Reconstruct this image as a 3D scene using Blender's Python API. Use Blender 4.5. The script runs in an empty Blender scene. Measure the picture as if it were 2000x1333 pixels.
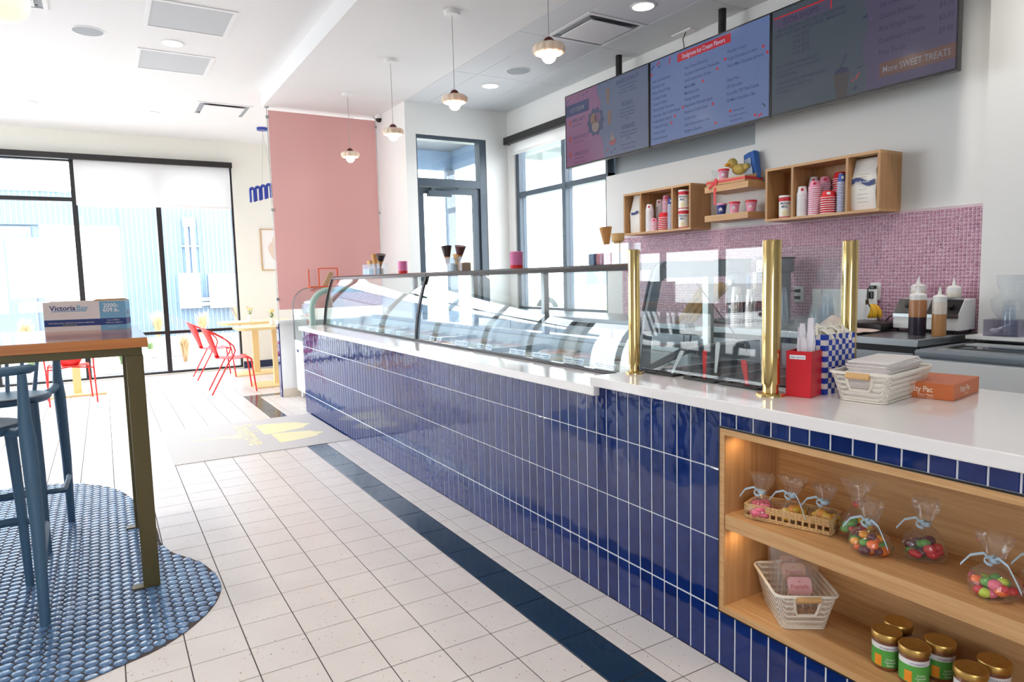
import bpy, bmesh, math, random
from mathutils import Vector, Matrix, noise as mnoise
random.seed(7)
S = bpy.context.scene
COL = S.collection
# ------------------------------------------------------------------ camera
def _basis(yaw, pitch, roll):
    cy, sy, cp, sp = math.cos(yaw), math.sin(yaw), math.cos(pitch), math.sin(pitch)
    f = Vector((-sy*cp, cy*cp, sp)); r = Vector((cy, sy, 0)); u = r.cross(f)
    cr, sr = math.cos(roll), math.sin(roll)
    return cr*r + sr*u, -sr*r + cr*u, f
CAM = Vector((-1.766, -2.822, 1.374))
_r, _u, _f = _basis(-0.538738, -0.094816, -0.024705)
cd = bpy.data.cameras.new('camera'); cam = bpy.data.objects.new('camera', cd); COL.objects.link(cam)
cam.matrix_world = Matrix(((_r.x, _u.x, -_f.x, CAM.x), (_r.y, _u.y, -_f.y, CAM.y), (_r.z, _u.z, -_f.z, CAM.z), (0, 0, 0, 1)))
cd.sensor_width = 36; cd.lens = 1327.66/2000*36; cd.clip_start = .05; cd.clip_end = 200
S.camera = cam
# ------------------------------------------------------------------ world, exposure
W = bpy.data.worlds.new('sky'); S.world = W; W.use_nodes = True
nt = W.node_tree; nt.nodes.clear()
wo = nt.nodes.new('ShaderNodeOutputWorld'); wb = nt.nodes.new('ShaderNodeBackground')
tc = nt.nodes.new('ShaderNodeTexCoord'); wn = nt.nodes.new('ShaderNodeTexNoise'); wr = nt.nodes.new('ShaderNodeValToRGB')
wn.inputs['Scale'].default_value = 1.5; wn.inputs['Detail'].default_value = 3
wr.color_ramp.elements[0].color = (.84, .92, 1, 1); wr.color_ramp.elements[1].color = (1, 1, 1, 1)
nt.links.new(tc.outputs['Generated'], wn.inputs['Vector']); nt.links.new(wn.outputs['Fac'], wr.inputs['Fac'])
nt.links.new(wr.outputs['Color'], wb.inputs['Color']); nt.links.new(wb.outputs[0], wo.inputs[0])
wb.inputs['Strength'].default_value = 6.5
S.view_settings.view_transform = 'Standard'; S.view_settings.look = 'None'
S.view_settings.gamma = 1; S.view_settings.use_curve_mapping = False
S.view_settings.exposure = 0.42
S.cycles.transparent_max_bounces = 40; S.cycles.max_bounces = 10; S.cycles.diffuse_bounces = 5
S.cycles.glossy_bounces = 5; S.cycles.transmission_bounces = 6
S.cycles.caustics_reflective = False; S.cycles.caustics_refractive = False
S.cycles.sample_clamp_indirect = 6
def portal(name, loc, rot, sx, sy):
    l = bpy.data.lights.new(name, 'AREA'); l.shape = 'RECTANGLE'; l.size = sx; l.size_y = sy
    l.cycles.is_portal = True
    o = bpy.data.objects.new(name, l); COL.objects.link(o); o.location = loc; o.rotation_euler = rot
# sky light enters through the window openings (portals only guide sampling, they give off no light)
portal('portal_far', (-2.9, 8.95, 1.6), (-math.pi/2, 0, 0), 6.2, 3.2)
portal('portal_left', (-6.1, 5.8, 1.6), (0, -math.pi/2, 0), 3.2, 5.4)
portal('portal_kitchen', (2.86, 3.58, 2.0), (0, math.pi/2, 0), 2.1, 1.85)
portal('portal_door', (1.92, 4.78, 1.5), (-math.pi/2, 0, 0), .95, 3.1)
portal('portal_back', (-4.4, -7.1, 1.6), (math.pi/2, 0, 0), 2.4, 3.0)
# ------------------------------------------------------------------ helpers
def lin(r, g, b):
    def f(c):
        c /= 255
        return c/12.92 if c <= .04045 else ((c+.055)/1.055)**2.4
    return (f(r), f(g), f(b), 1)
MATS = {}
def _new(name):
    m = bpy.data.materials.new(name); m.use_nodes = True; n = m.node_tree
    return m, n, n.nodes['Principled BSDF']
def mat(name, rgb, rough=.5, metal=0, var=.06, scale=6, bump=0, bscale=80, emit=0, ergb=None, coat=0, spec=.5, sub=0, stretch=None):
    """a plain surface with slight procedural mottling (and optional fine relief)"""
    m, n, p = _new(name)
    c = lin(*rgb)
    p.inputs['Roughness'].default_value = rough; p.inputs['Metallic'].default_value = metal
    p.inputs['Coat Weight'].default_value = coat; p.inputs['Specular IOR Level'].default_value = spec
    p.inputs['Coat Roughness'].default_value = .05
    t = n.nodes.new('ShaderNodeTexCoord'); no = n.nodes.new('ShaderNodeTexNoise'); no.inputs['Scale'].default_value = scale
    no.inputs['Detail'].default_value = 4
    src = t.outputs['Object']
    if stretch:
        mp = n.nodes.new('ShaderNodeMapping'); mp.inputs['Scale'].default_value = stretch; n.links.new(src, mp.inputs[0]); src = mp.outputs[0]
    n.links.new(src, no.inputs['Vector'])
    mx = n.nodes.new('ShaderNodeMix'); mx.data_type = 'RGBA'
    mx.inputs[6].default_value = (c[0]*(1-var), c[1]*(1-var), c[2]*(1-var), 1)
    mx.inputs[7].default_value = (min(1, c[0]*(1+var)), min(1, c[1]*(1+var)), min(1, c[2]*(1+var)), 1)
    n.links.new(no.outputs['Fac'], mx.inputs[0]); n.links.new(mx.outputs[2], p.inputs['Base Color'])
    if bump:
        nb = n.nodes.new('ShaderNodeTexNoise'); nb.inputs['Scale'].default_value = bscale; n.links.new(src, nb.inputs['Vector'])
        bp = n.nodes.new('ShaderNodeBump'); bp.inputs['Strength'].default_value = bump; bp.inputs['Distance'].default_value = .01
        n.links.new(nb.outputs['Fac'], bp.inputs['Height']); n.links.new(bp.outputs[0], p.inputs['Normal'])
    if emit:
        p.inputs['Emission Color'].default_value = lin(*(ergb or rgb)); p.inputs['Emission Strength'].default_value = emit
    if sub:
        p.inputs['Subsurface Weight'].default_value = sub
    MATS[name] = m
    return m
def wood(name, a, b, axis='y', scale=1.0, rough=.45):
    m, n, p = _new(name)
    t = n.nodes.new('ShaderNodeTexCoord'); mp = n.nodes.new('ShaderNodeMapping')
    mp.inputs['Scale'].default_value = {'x': (1.5*scale, 45*scale, 45*scale), 'y': (45*scale, 1.5*scale, 45*scale), 'z': (45*scale, 45*scale, 1.5*scale)}[axis]
    no = n.nodes.new('ShaderNodeTexNoise'); no.inputs['Scale'].default_value = 2.2; no.inputs['Detail'].default_value = 6; no.inputs['Roughness'].default_value = .65
    cr = n.nodes.new('ShaderNodeValToRGB'); cr.color_ramp.elements[0].position = .3; cr.color_ramp.elements[1].position = .72
    cr.color_ramp.elements[0].color = lin(*a); cr.color_ramp.elements[1].color = lin(*b)
    n.links.new(t.outputs['Object'], mp.inputs[0]); n.links.new(mp.outputs[0], no.inputs['Vector'])
    n.links.new(no.outputs['Fac'], cr.inputs['Fac']); n.links.new(cr.outputs[0], p.inputs['Base Color'])
    p.inputs['Roughness'].default_value = rough
    bp = n.nodes.new('ShaderNodeBump'); bp.inputs['Strength'].default_value = .08; bp.inputs['Distance'].default_value = .004
    n.links.new(no.outputs['Fac'], bp.inputs['Height']); n.links.new(bp.outputs[0], p.inputs['Normal'])
    MATS[name] = m
    return m
def glass(name, tint=(.93, .98, .98), ior=1.5, rough=0.0, haze=0.0, hcol=(.9, .95, 1)):
    """thin clear pane: fresnel reflection over straight see-through"""
    m = bpy.data.materials.new(name); m.use_nodes = True; n = m.node_tree; n.nodes.clear()
    o = n.nodes.new('ShaderNodeOutputMaterial'); tr = n.nodes.new('ShaderNodeBsdfTransparent'); gl = n.nodes.new('ShaderNodeBsdfGlossy')
    fr = n.nodes.new('ShaderNodeFresnel'); mx = n.nodes.new('ShaderNodeMixShader')
    fr.inputs['IOR'].default_value = ior; gl.inputs['Roughness'].default_value = rough; tr.inputs['Color'].default_value = (*tint, 1)
    gl.inputs['Color'].default_value = (.97, .99, 1, 1)
    # the same dielectric fresnel on both faces of the pane
    ge = n.nodes.new('ShaderNodeNewGeometry'); iv = n.nodes.new('ShaderNodeMix'); iv.data_type = 'FLOAT'
    iv.inputs[2].default_value = ior; iv.inputs[3].default_value = 1/ior
    n.links.new(ge.outputs['Backfacing'], iv.inputs[0])
    n.links.new(iv.outputs[0], fr.inputs['IOR'])
    n.links.new(fr.outputs[0], mx.inputs[0]); n.links.new(tr.outputs[0], mx.inputs[1]); n.links.new(gl.outputs[0], mx.inputs[2])
    last = mx
    if haze:
        df = n.nodes.new('ShaderNodeBsdfDiffuse'); df.inputs['Color'].default_value = (*hcol, 1)
        m2 = n.nodes.new('ShaderNodeMixShader'); m2.inputs[0].default_value = haze
        n.links.new(mx.outputs[0], m2.inputs[1]); n.links.new(df.outputs[0], m2.inputs[2]); last = m2
    n.links.new(last.outputs[0], o.inputs[0])
    MATS[name] = m
    return m
def translucent(name, rgb, mixf=.5, rough=.6, spec=.3):
    m = bpy.data.materials.new(name); m.use_nodes = True; n = m.node_tree
    p = n.nodes['Principled BSDF']; o = n.nodes['Material Output']
    p.inputs['Base Color'].default_value = lin(*rgb); p.inputs['Roughness'].default_value = rough; p.inputs['Specular IOR Level'].default_value = spec
    t = n.nodes.new('ShaderNodeBsdfTranslucent'); t.inputs['Color'].default_value = lin(*rgb)
    no = n.nodes.new('ShaderNodeTexNoise'); no.inputs['Scale'].default_value = 300
    bp = n.nodes.new('ShaderNodeBump'); bp.inputs['Strength'].default_value = .05; n.links.new(no.outputs['Fac'], bp.inputs['Height']); n.links.new(bp.outputs[0], p.inputs['Normal'])
    mx = n.nodes.new('ShaderNodeMixShader'); mx.inputs[0].default_value = mixf
    n.links.new(p.outputs[0], mx.inputs[1]); n.links.new(t.outputs[0], mx.inputs[2]); n.links.new(mx.outputs[0], o.inputs[0])
    MATS[name] = m
    return m
def screenmat(name, rgb, k=1.0, rough=.12):
    """a lit display surface: the picture glows a little, the cover glass reflects the room"""
    m = mat(name, rgb, rough, 0, .04, 3)
    p = m.node_tree.nodes['Principled BSDF']; c = lin(*rgb)
    mx = [x for x in m.node_tree.nodes if x.type == 'MIX'][0]
    mx.inputs[6].default_value = (.012, .013, .015, 1); mx.inputs[7].default_value = (.018, .019, .022, 1)
    p.inputs['Emission Color'].default_value = c; p.inputs['Emission Strength'].default_value = k*.72
    return m

class MB:
    """collects simple solids; build() links them as one mesh object"""
    def __init__(s): s.v = []; s.f = []
    def add(s, vs, fs):
        o = len(s.v); s.v += [tuple(x) for x in vs]; s.f += [tuple(i+o for i in f) for f in fs]; return s
    def box(s, x0, y0, z0, x1, y1, z1):
        x0, x1 = min(x0, x1), max(x0, x1); y0, y1 = min(y0, y1), max(y0, y1); z0, z1 = min(z0, z1), max(z0, z1)
        return s.add([(x0,y0,z0),(x1,y0,z0),(x1,y1,z0),(x0,y1,z0),(x0,y0,z1),(x1,y0,z1),(x1,y1,z1),(x0,y1,z1)],
                     [(0,3,2,1),(4,5,6,7),(0,1,5,4),(1,2,6,5),(2,3,7,6),(3,0,4,7)])
    def rbox(s, c, sx, sy, sz, rz=0, taper=1.0, seg=0):
        """box standing on c (centre of base), turned by rz; top scaled by taper"""
        ca, sa = math.cos(rz), math.sin(rz); vs = []
        for z, k in ((0, 1), (sz, taper)):
            for a, b in ((-1,-1),(1,-1),(1,1),(-1,1)):
                x, y = a*sx/2*k, b*sy/2*k
                vs.append((c[0]+x*ca-y*sa, c[1]+x*sa+y*ca, c[2]+z))
        return s.add(vs, [(0,3,2,1),(4,5,6,7),(0,1,5,4),(1,2,6,5),(2,3,7,6),(3,0,4,7)])
    def cyl(s, p0, p1, r0, r1=None, n=16, caps=True):
        p0, p1 = Vector(p0), Vector(p1); r1 = r0 if r1 is None else r1
        d = (p1-p0).normalized(); a = d.orthogonal().normalized(); b = d.cross(a); vs = []
        for p, r in ((p0, r0), (p1, r1)):
            for i in range(n):
                t = 2*math.pi*i/n; vs.append(p + a*math.cos(t)*r + b*math.sin(t)*r)
        fs = [(i, (i+1) % n, n+(i+1) % n, n+i) for i in range(n)]
        if caps: fs += [tuple(range(n-1, -1, -1)), tuple(range(n, 2*n))]
        return s.add(vs, fs)
    def tube(s, pts, r, n=8, flat=None, closed=False):
        pts = [Vector(p) for p in pts]; m = len(pts); rs = r if isinstance(r, (list, tuple)) else [r]*m; vs = []
        ref = None
        for i, p in enumerate(pts):
            d = ((pts[(i+1) % m] if closed else pts[min(i+1, m-1)]) - (pts[i-1] if closed else pts[max(i-1, 0)])).normalized()
            if ref is None: ref = d.orthogonal().normalized() if flat is None else Vector(flat)
            a = (ref - d*ref.dot(d))
            a = a.normalized() if a.length > 1e-6 else d.orthogonal().normalized()
            ref = a; b = d.cross(a)
            for k in range(n):
                t = 2*math.pi*k/n + (math.pi/n if n == 4 else 0)
                vs.append(p + a*math.cos(t)*rs[i] + b*math.sin(t)*rs[i])
        fs = []
        for i in range(m if closed else m-1):
            j = (i+1) % m
            fs += [(i*n+k, i*n+(k+1) % n, j*n+(k+1) % n, j*n+k) for k in range(n)]
        if not closed: fs += [tuple(range(n-1, -1, -1)), tuple(range((m-1)*n, m*n))]
        return s.add(vs, fs)
    def lathe(s, prof, c=(0,0,0), n=20, sx=1, sy=1, wob=None):
        vs = []; m = len(prof)
        for j, (r, z) in enumerate(prof):
            for i in range(n):
                t = 2*math.pi*i/n; k = r*(wob(t, z) if wob else 1)
                vs.append((c[0]+math.cos(t)*k*sx, c[1]+math.sin(t)*k*sy, c[2]+z))
        fs = [(j*n+i, j*n+(i+1) % n, (j+1)*n+(i+1) % n, (j+1)*n+i) for j in range(m-1) for i in range(n)]
        if prof[0][0] > 1e-5: fs.append(tuple(range(n-1, -1, -1)))
        if prof[-1][0] > 1e-5: fs.append(tuple(range((m-1)*n, m*n)))
        return s.add(vs, fs)
    def prism(s, poly, a, b, axis='z'):
        """poly: 2d outline; axis z -> (x,y), y -> (x,z), x -> (y,z)"""
        f = {'z': lambda u, w, h: (u, w, h), 'y': lambda u, w, h: (u, h, w), 'x': lambda u, w, h: (h, u, w)}[axis]
        n = len(poly); vs = [f(u, w, a) for u, w in poly] + [f(u, w, b) for u, w in poly]
        return s.add(vs, [tuple(range(n-1, -1, -1)), tuple(range(n, 2*n))] + [(i, (i+1) % n, n+(i+1) % n, n+i) for i in range(n)])
    def sphere(s, c, r, n=12, m=8, sc=(1,1,1)):
        prof = [(max(1e-6, math.sin(math.pi*j/m))*r, -math.cos(math.pi*j/m)*r) for j in range(m+1)]
        vs = []
        for rr, z in prof:
            for i in range(n):
                t = 2*math.pi*i/n; vs.append((c[0]+math.cos(t)*rr*sc[0], c[1]+math.sin(t)*rr*sc[1], c[2]+z*sc[2]))
        return s.add(vs, [(j*n+i, j*n+(i+1) % n, (j+1)*n+(i+1) % n, (j+1)*n+i) for j in range(m) for i in range(n)])
    def strip(s, a, b, th=None):
        """surface between two polylines; th = thickness vector"""
        n = len(a)
        if th is None:
            return s.add(list(a)+list(b), [(i, i+1, n+i+1, n+i) for i in range(n-1)])
        t = Vector(th); A = [Vector(p) for p in a]; B = [Vector(p) for p in b]
        vs = A + B + [p+t for p in A] + [p+t for p in B]; fs = []
        for i in range(n-1):
            fs += [(i, i+1, n+i+1, n+i), (2*n+i, 3*n+i, 3*n+i+1, 2*n+i+1), (i, 2*n+i, 2*n+i+1, i+1), (n+i, n+i+1, 3*n+i+1, 3*n+i)]
        fs += [(0, n, 3*n, 2*n), (n-1, 3*n-1, 4*n-1, 2*n-1)]
        return s.add(vs, fs)
    def xf(s, M, start=0):
        s.v[start:] = [tuple(M @ Vector(p)) for p in s.v[start:]]; return s
    def mesh(s, name, off=(0,0,0), smooth=35):
        me = bpy.data.meshes.new(name)
        me.from_pydata([(x-off[0], y-off[1], z-off[2]) for x, y, z in s.v], [], s.f)
        bm = bmesh.new(); bm.from_mesh(me); bmesh.ops.remove_doubles(bm, verts=bm.verts, dist=1e-6)
        bmesh.ops.recalc_face_normals(bm, faces=bm.faces); bm.to_mesh(me); bm.free()
        if smooth:
            me.polygons.foreach_set('use_smooth', [True]*len(me.polygons)); me.set_sharp_from_angle(angle=math.radians(smooth))
        return me
def root_loc(o):
    while o.parent: o = o.parent
    return o.location
def obj(name, mb, m, parent=None, smooth=35, bev=0, seg=2, label=None, kind=None):
    off = root_loc(parent) if parent else (0, 0, 0)
    me = mb if isinstance(mb, bpy.types.Mesh) else mb.mesh(name, off, smooth)
    o = bpy.data.objects.new(name, me); COL.objects.link(o); o.parent = parent
    if m is not None:
        me.materials.clear(); me.materials.append(MATS[m] if isinstance(m, str) else m)
    if bev:
        b = o.modifiers.new('bevel', 'BEVEL'); b.width = bev; b.segments = seg; b.limit_method = 'ANGLE'; b.angle_limit = .6
        me.polygons.foreach_set('use_smooth', [True]*len(me.polygons)); b.harden_normals = False
        me.set_sharp_from_angle(angle=math.radians(50))
    if label: o['label'] = label
    if kind: o['kind'] = kind
    return o
def tag(o, label, cat, group=None, kind=None):
    o['label'] = label; o['category'] = cat
    if group: o['group'] = group
    if kind: o['kind'] = kind
    return o
def thing(name, label, cat, loc=(0,0,0), group=None, kind=None):
    o = bpy.data.objects.new(name, None); COL.objects.link(o); o.location = loc; o.empty_display_size = .05
    return tag(o, label, cat, group, kind)
def struct(name, mb, m, **k):
    o = obj(name, mb, m, **k); o['kind'] = 'structure'; return o
def sroot(name, loc=(0,0,0)):
    o = bpy.data.objects.new(name, None); COL.objects.link(o); o.location = loc; o['kind'] = 'structure'; return o
def dup(o, loc=None, rz=None, label=None, parent=None, **props):
    c = o.copy(); COL.objects.link(c); c.parent = parent
    if loc is not None: c.location = loc
    if rz is not None: c.rotation_euler = (0, 0, rz)
    if label: c['label'] = label
    for k, v in props.items(): c[k] = v
    for ch in [x for x in bpy.data.objects if x.parent == o]: dup(ch, parent=c)
    return c
_TX = {}
def txt(mb, s, o, right, up, size, align='L', bold=0, depth=.0004, sp=1.0, wx=1.0):
    """flat lettering appended to mb; o = baseline start/centre, right/up unit vectors"""
    key = (s, bold, sp)
    if key not in _TX:
        cu = bpy.data.curves.new('t', 'FONT'); cu.body = s; cu.size = 1; cu.resolution_u = 2; cu.offset = bold; cu.space_character = sp
        ob = bpy.data.objects.new('t', cu); COL.objects.link(ob)
        me = bpy.data.meshes.new_from_object(ob)
        _TX[key] = ([tuple(v.co) for v in me.vertices], [tuple(p.vertices) for p in me.polygons])
        bpy.data.objects.remove(ob); bpy.data.curves.remove(cu); bpy.data.meshes.remove(me)
    vs, fs = _TX[key]
    if not vs: return mb
    x0, x1 = min(v[0] for v in vs), max(v[0] for v in vs)
    sh = {'L': x0, 'C': (x0+x1)/2, 'R': x1}[align]
    o, right, up = Vector(o), Vector(right), Vector(up); nrm = right.cross(up)*depth
    return mb.add([o + nrm + right*((x-sh)*size*wx) + up*(y*size) for x, y, z in vs], fs)
def copy_mesh_obj(name, me, parent, loc, rot=(0,0,0), kind=None):
    o = bpy.data.objects.new(name, me); COL.objects.link(o); o.parent = parent
    o.location = Vector(loc) - Vector(root_loc(parent)) if parent else loc
    o.rotation_euler = rot
    if kind: o['kind'] = kind
    return o
# ------------------------------------------------------------------ materials
T = .2032
mat('wall_paint', (238, 239, 238), .6, var=.015, scale=2, bump=.03, bscale=400)
mat('wall_cream', (236, 236, 228), .6, var=.015, scale=2, bump=.03, bscale=400)
mat('ceiling_paint', (240, 241, 242), .7, var=.012, scale=2, bump=.03, bscale=300)
mat('ceiling_tile', (228, 232, 236), .75, var=.02, scale=3, bump=.1, bscale=350)
mat('grout_dark', (74, 66, 66), .85, var=.1, scale=30)
mat('grout_white', (226, 228, 232), .8, var=.05, scale=40)
mat('black_metal', (30, 27, 29), .35, var=.08, scale=10)
mat('flare_slate_metal', (70, 84, 98), .35, var=.06, scale=10)  # window flare is mixed into the slate blue colour of these frames
mat('white_gloss', (242, 243, 244), .28, var=.015, scale=5)
mat('quartz', (240, 238, 238), .12, var=.015, scale=25, coat=.3)
mat('spandrel', (176, 184, 190), .5, var=.03)
mat('steel', (176, 180, 184), .28, 1, .05, 8, stretch=(1, 12, 12))
mat('alu', (170, 172, 174), .35, 1, .04, 8)
mat('brass', (222, 192, 130), .09, 1, .03, 12)
mat('brass_satin', (204, 178, 120), .3, 1, .05, 12)
mat('dark_rail', (66, 62, 64), .3, .6, .05, 9)
mat('navy_floor', (20, 48, 72), .16, var=.1, scale=9)
mat('beige', (226, 214, 198), .5, var=.03)
mat('navy_paint', (28, 40, 74), .4, var=.05)
mat('black_plastic', (20, 20, 22), .3, var=.1)
mat('white_plastic', (240, 240, 240), .4, var=.02)
mat('rubber', (40, 40, 42), .8, var=.1)
glass('pane', (.97, .99, 1.0), 1.5)
glass('case_glass', (.955, .985, .98), 1.5)
glass('acrylic', (.97, .98, .985), 1.49)
wood('oak', (186, 138, 88), (214, 172, 122), 'y', .8, .45)
wood('oak_z', (170, 124, 80), (202, 158, 110), 'z', .8, .45)
wood('oak_x', (186, 138, 88), (214, 172, 122), 'x', .8, .45)
def navy_tile():
    m, n, p = _new('navy_glaze')
    oi = n.nodes.new('ShaderNodeObjectInfo'); ge = n.nodes.new('ShaderNodeNewGeometry')
    no = n.nodes.new('ShaderNodeTexNoise'); no.inputs['Scale'].default_value = 22; no.inputs['Detail'].default_value = 3
    n.links.new(ge.outputs['Position'], no.inputs['Vector'])
    ad = n.nodes.new('ShaderNodeMath'); ad.operation = 'MULTIPLY_ADD'; ad.inputs[1].default_value = .35; n.links.new(oi.outputs['Random'], ad.inputs[0]); n.links.new(no.outputs['Fac'], ad.inputs[2])
    cr = n.nodes.new('ShaderNodeValToRGB'); cr.color_ramp.elements[0].position = .25; cr.color_ramp.elements[1].position = .95
    cr.color_ramp.elements[0].color = lin(4, 26, 82); cr.color_ramp.elements[1].color = lin(10, 42, 112)
    n.links.new(ad.outputs[0], cr.inputs[0]); n.links.new(cr.outputs[0], p.inputs['Base Color'])
    p.inputs['Roughness'].default_value = .06; p.inputs['Coat Weight'].default_value = .0; p.inputs['Coat Roughness'].default_value = .03
    n2 = n.nodes.new('ShaderNodeTexNoise'); n2.inputs['Scale'].default_value = 9; n.links.new(ge.outputs['Position'], n2.inputs['Vector'])
    bp = n.nodes.new('ShaderNodeBump'); bp.inputs['Strength'].default_value = .1; bp.inputs['Distance'].default_value = .02
    n.links.new(n2.outputs['Fac'], bp.inputs['Height']); n.links.new(bp.outputs[0], p.inputs['Normal']); n.links.new(bp.outputs[0], p.inputs['Coat Normal'])
    MATS['navy_glaze'] = m
navy_tile()
def terrazzo():
    m, n, p = _new('terrazzo')
    ge = n.nodes.new('ShaderNodeNewGeometry')
    base = n.nodes.new('ShaderNodeTexNoise'); base.inputs['Scale'].default_value = 5; n.links.new(ge.outputs['Position'], base.inputs['Vector'])
    b0 = n.nodes.new('ShaderNodeValToRGB'); b0.color_ramp.elements[0].color = lin(214, 207, 204); b0.color_ramp.elements[1].color = lin(226, 221, 218)
    n.links.new(base.outputs['Fac'], b0.inputs[0]); last = b0.outputs[0]
    for sc, th, rgbs in ((75, .17, ((70, 92, 130), (150, 98, 60), (96, 96, 104), (206, 150, 96))), (150, .16, ((176, 150, 130), (120, 130, 150), (200, 170, 150), (150, 150, 150)))):
        dn = n.nodes.new('ShaderNodeTexNoise'); dn.inputs['Scale'].default_value = sc*.9; n.links.new(ge.outputs['Position'], dn.inputs['Vector'])
        va = n.nodes.new('ShaderNodeVectorMath'); va.operation = 'MULTIPLY_ADD'; va.inputs[1].default_value = (.012,)*3
        n.links.new(dn.outputs['Color'], va.inputs[0]); n.links.new(ge.outputs['Position'], va.inputs[2])
        vo = n.nodes.new('ShaderNodeTexVoronoi'); vo.inputs['Scale'].default_value = sc; n.links.new(va.outputs[0], vo.inputs['Vector'])
        sp = n.nodes.new('ShaderNodeSeparateColor'); n.links.new(vo.outputs['Color'], sp.inputs[0])
        # chip size varies per cell; most cells hold none
        th1 = n.nodes.new('ShaderNodeMath'); th1.operation = 'SUBTRACT'; th1.inputs[1].default_value = .62; n.links.new(sp.outputs[1], th1.inputs[0])
        th2 = n.nodes.new('ShaderNodeMath'); th2.operation = 'MULTIPLY'; th2.inputs[1].default_value = th/.3; n.links.new(th1.outputs[0], th2.inputs[0])
        ls = n.nodes.new('ShaderNodeMath'); ls.operation = 'LESS_THAN'; n.links.new(vo.outputs['Distance'], ls.inputs[0]); n.links.new(th2.outputs[0], ls.inputs[1])
        cc = n.nodes.new('ShaderNodeValToRGB'); cc.color_ramp.interpolation = 'CONSTANT'
        els = cc.color_ramp.elements; els[0].color = lin(*rgbs[0]); els[1].color = lin(*rgbs[1]); els[1].position = .25
        for k, pos in ((2, .5), (3, .75)):
            e = els.new(pos); e.color = lin(*rgbs[k])
        n.links.new(sp.outputs[0], cc.inputs[0])
        mx = n.nodes.new('ShaderNodeMix'); mx.data_type = 'RGBA'; n.links.new(ls.outputs[0], mx.inputs[0]); n.links.new(last, mx.inputs[6]); n.links.new(cc.outputs[0], mx.inputs[7]); last = mx.outputs[2]
    n.links.new(last, p.inputs['Base Color']); p.inputs['Roughness'].default_value = .3; p.inputs['Specular IOR Level'].default_value = .4
    MATS['terrazzo'] = m
terrazzo()
def penny():
    m, n, p = _new('penny_glaze')
    oi = n.nodes.new('ShaderNodeObjectInfo'); ge = n.nodes.new('ShaderNodeNewGeometry')
    vo = n.nodes.new('ShaderNodeTexVoronoi'); vo.inputs['Scale'].default_value = 26; n.links.new(ge.outputs['Position'], vo.inputs['Vector'])
    sp = n.nodes.new('ShaderNodeSeparateColor'); n.links.new(vo.outputs['Color'], sp.inputs[0])
    cr = n.nodes.new('ShaderNodeValToRGB'); cr.color_ramp.elements[0].color = lin(76, 104, 142); cr.color_ramp.elements[1].color = lin(110, 146, 186)
    n.links.new(sp.outputs[0], cr.inputs[0]); n.links.new(cr.outputs[0], p.inputs['Base Color']); p.inputs['Roughness'].default_value = .2
    MATS['penny_glaze'] = m
penny()
translucent('pink_acrylic', (240, 200, 198), .35, .35, .4)
translucent('shade_fabric', (236, 236, 236), .35, .9, .1)

def chip_box(sx, sy, sz, c):
    """flat block, centre of top face at origin, chamfered top edge (20 tris)"""
    m = MB(); a, b = sx/2, sy/2
    vs = [(-a,-b,-sz),(a,-b,-sz),(a,b,-sz),(-a,b,-sz),(-a,-b,-c),(a,-b,-c),(a,b,-c),(-a,b,-c),(-a+c,-b+c,0),(a-c,-b+c,0),(a-c,b-c,0),(-a+c,b-c,0)]
    fs = [(i, (i+1) % 4, 4+(i+1) % 4, 4+i) for i in range(4)] + [(4+i, 4+(i+1) % 4, 8+(i+1) % 4, 8+i) for i in range(4)] + [(8,9,10,11)]
    return m.add(vs, fs)
_cache = {}
def shared(key, fn, m, smooth=20):
    if key not in _cache:
        me = fn().mesh(key if isinstance(key, str) else 'piece', smooth=smooth); me.materials.append(MATS[m]); _cache[key] = me
    return _cache[key]
# ------------------------------------------------------------------ floor
floor = struct('floor', MB().box(-6.2, -7.2, -.1, 2.9, 8.9, -.0025), 'grout_dark')
BLOB = [(-6.2,2.9),(-2.466,2.903),(-2.292,2.891),(-2.08,2.826),(-1.863,2.60),(-1.744,2.364),(-1.668,1.995),(-1.612,1.669),(-1.593,1.367),(-1.598,1.198),(-1.567,1.023),(-1.506,.904),(-1.438,.768),(-1.401,.602),(-1.391,.446),(-1.416,.33),(-1.461,.221),(-1.533,.115),(-1.615,.029),(-1.698,-.029),(-1.792,-.063),(-1.901,-.105),(-2.1,-.16),(-2.5,-.2),(-6.2,-.2)]
def smooth_poly(P, it=2):
    for _ in range(it):
        Q = []
        for i in range(len(P)-1):
            a, b = P[i], P[i+1]; Q += [(a[0]*.75+b[0]*.25, a[1]*.75+b[1]*.25), (a[0]*.25+b[0]*.75, a[1]*.25+b[1]*.75)]
        P = [P[0]] + Q + [P[-1]]
    return P
BLOB = smooth_poly(BLOB)
def inside(x, y, P=BLOB):
    c = False; j = len(P)-1
    for i in range(len(P)):
        if (P[i][1] > y) != (P[j][1] > y) and x < (P[j][0]-P[i][0])*(y-P[i][1])/(P[j][1]-P[i][1])+P[i][0]: c = not c
        j = i
    return c
def near_edge(x, y, r):
    return any((x-a)**2+(y-b)**2 < r*r for a, b in DENSE)
DENSE = []
for i in range(len(BLOB)-1):
    a, b = BLOB[i], BLOB[i+1]; k = max(1, int(math.hypot(b[0]-a[0], b[1]-a[1])/.01))
    if a[0] < -2.6 and b[0] < -2.6: continue
    DENSE += [(a[0]+(b[0]-a[0])*t/k, a[1]+(b[1]-a[1])*t/k) for t in range(k)]
G = .0040
XS = lambda i: (i-6.8133)*T
SL, SR, XR = XS(4.895), XS(5.70), XS(6.03)
cells = []   # x0,x1,y0,y1,kind
cols = [(XS(i), XS(i+1)) for i in range(-26, 4)] + [(XS(4), SL), (SR, XR), (XR, XR+T), (XR+T, XR+2*T), (XR+2*T, XR+3*T), (XR+3*T, XR+4*T), (XR+4*T, XR+5*T), (XR+5*T, XR+6*T)]
YC0, YC1 = 5.72, 5.885
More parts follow.
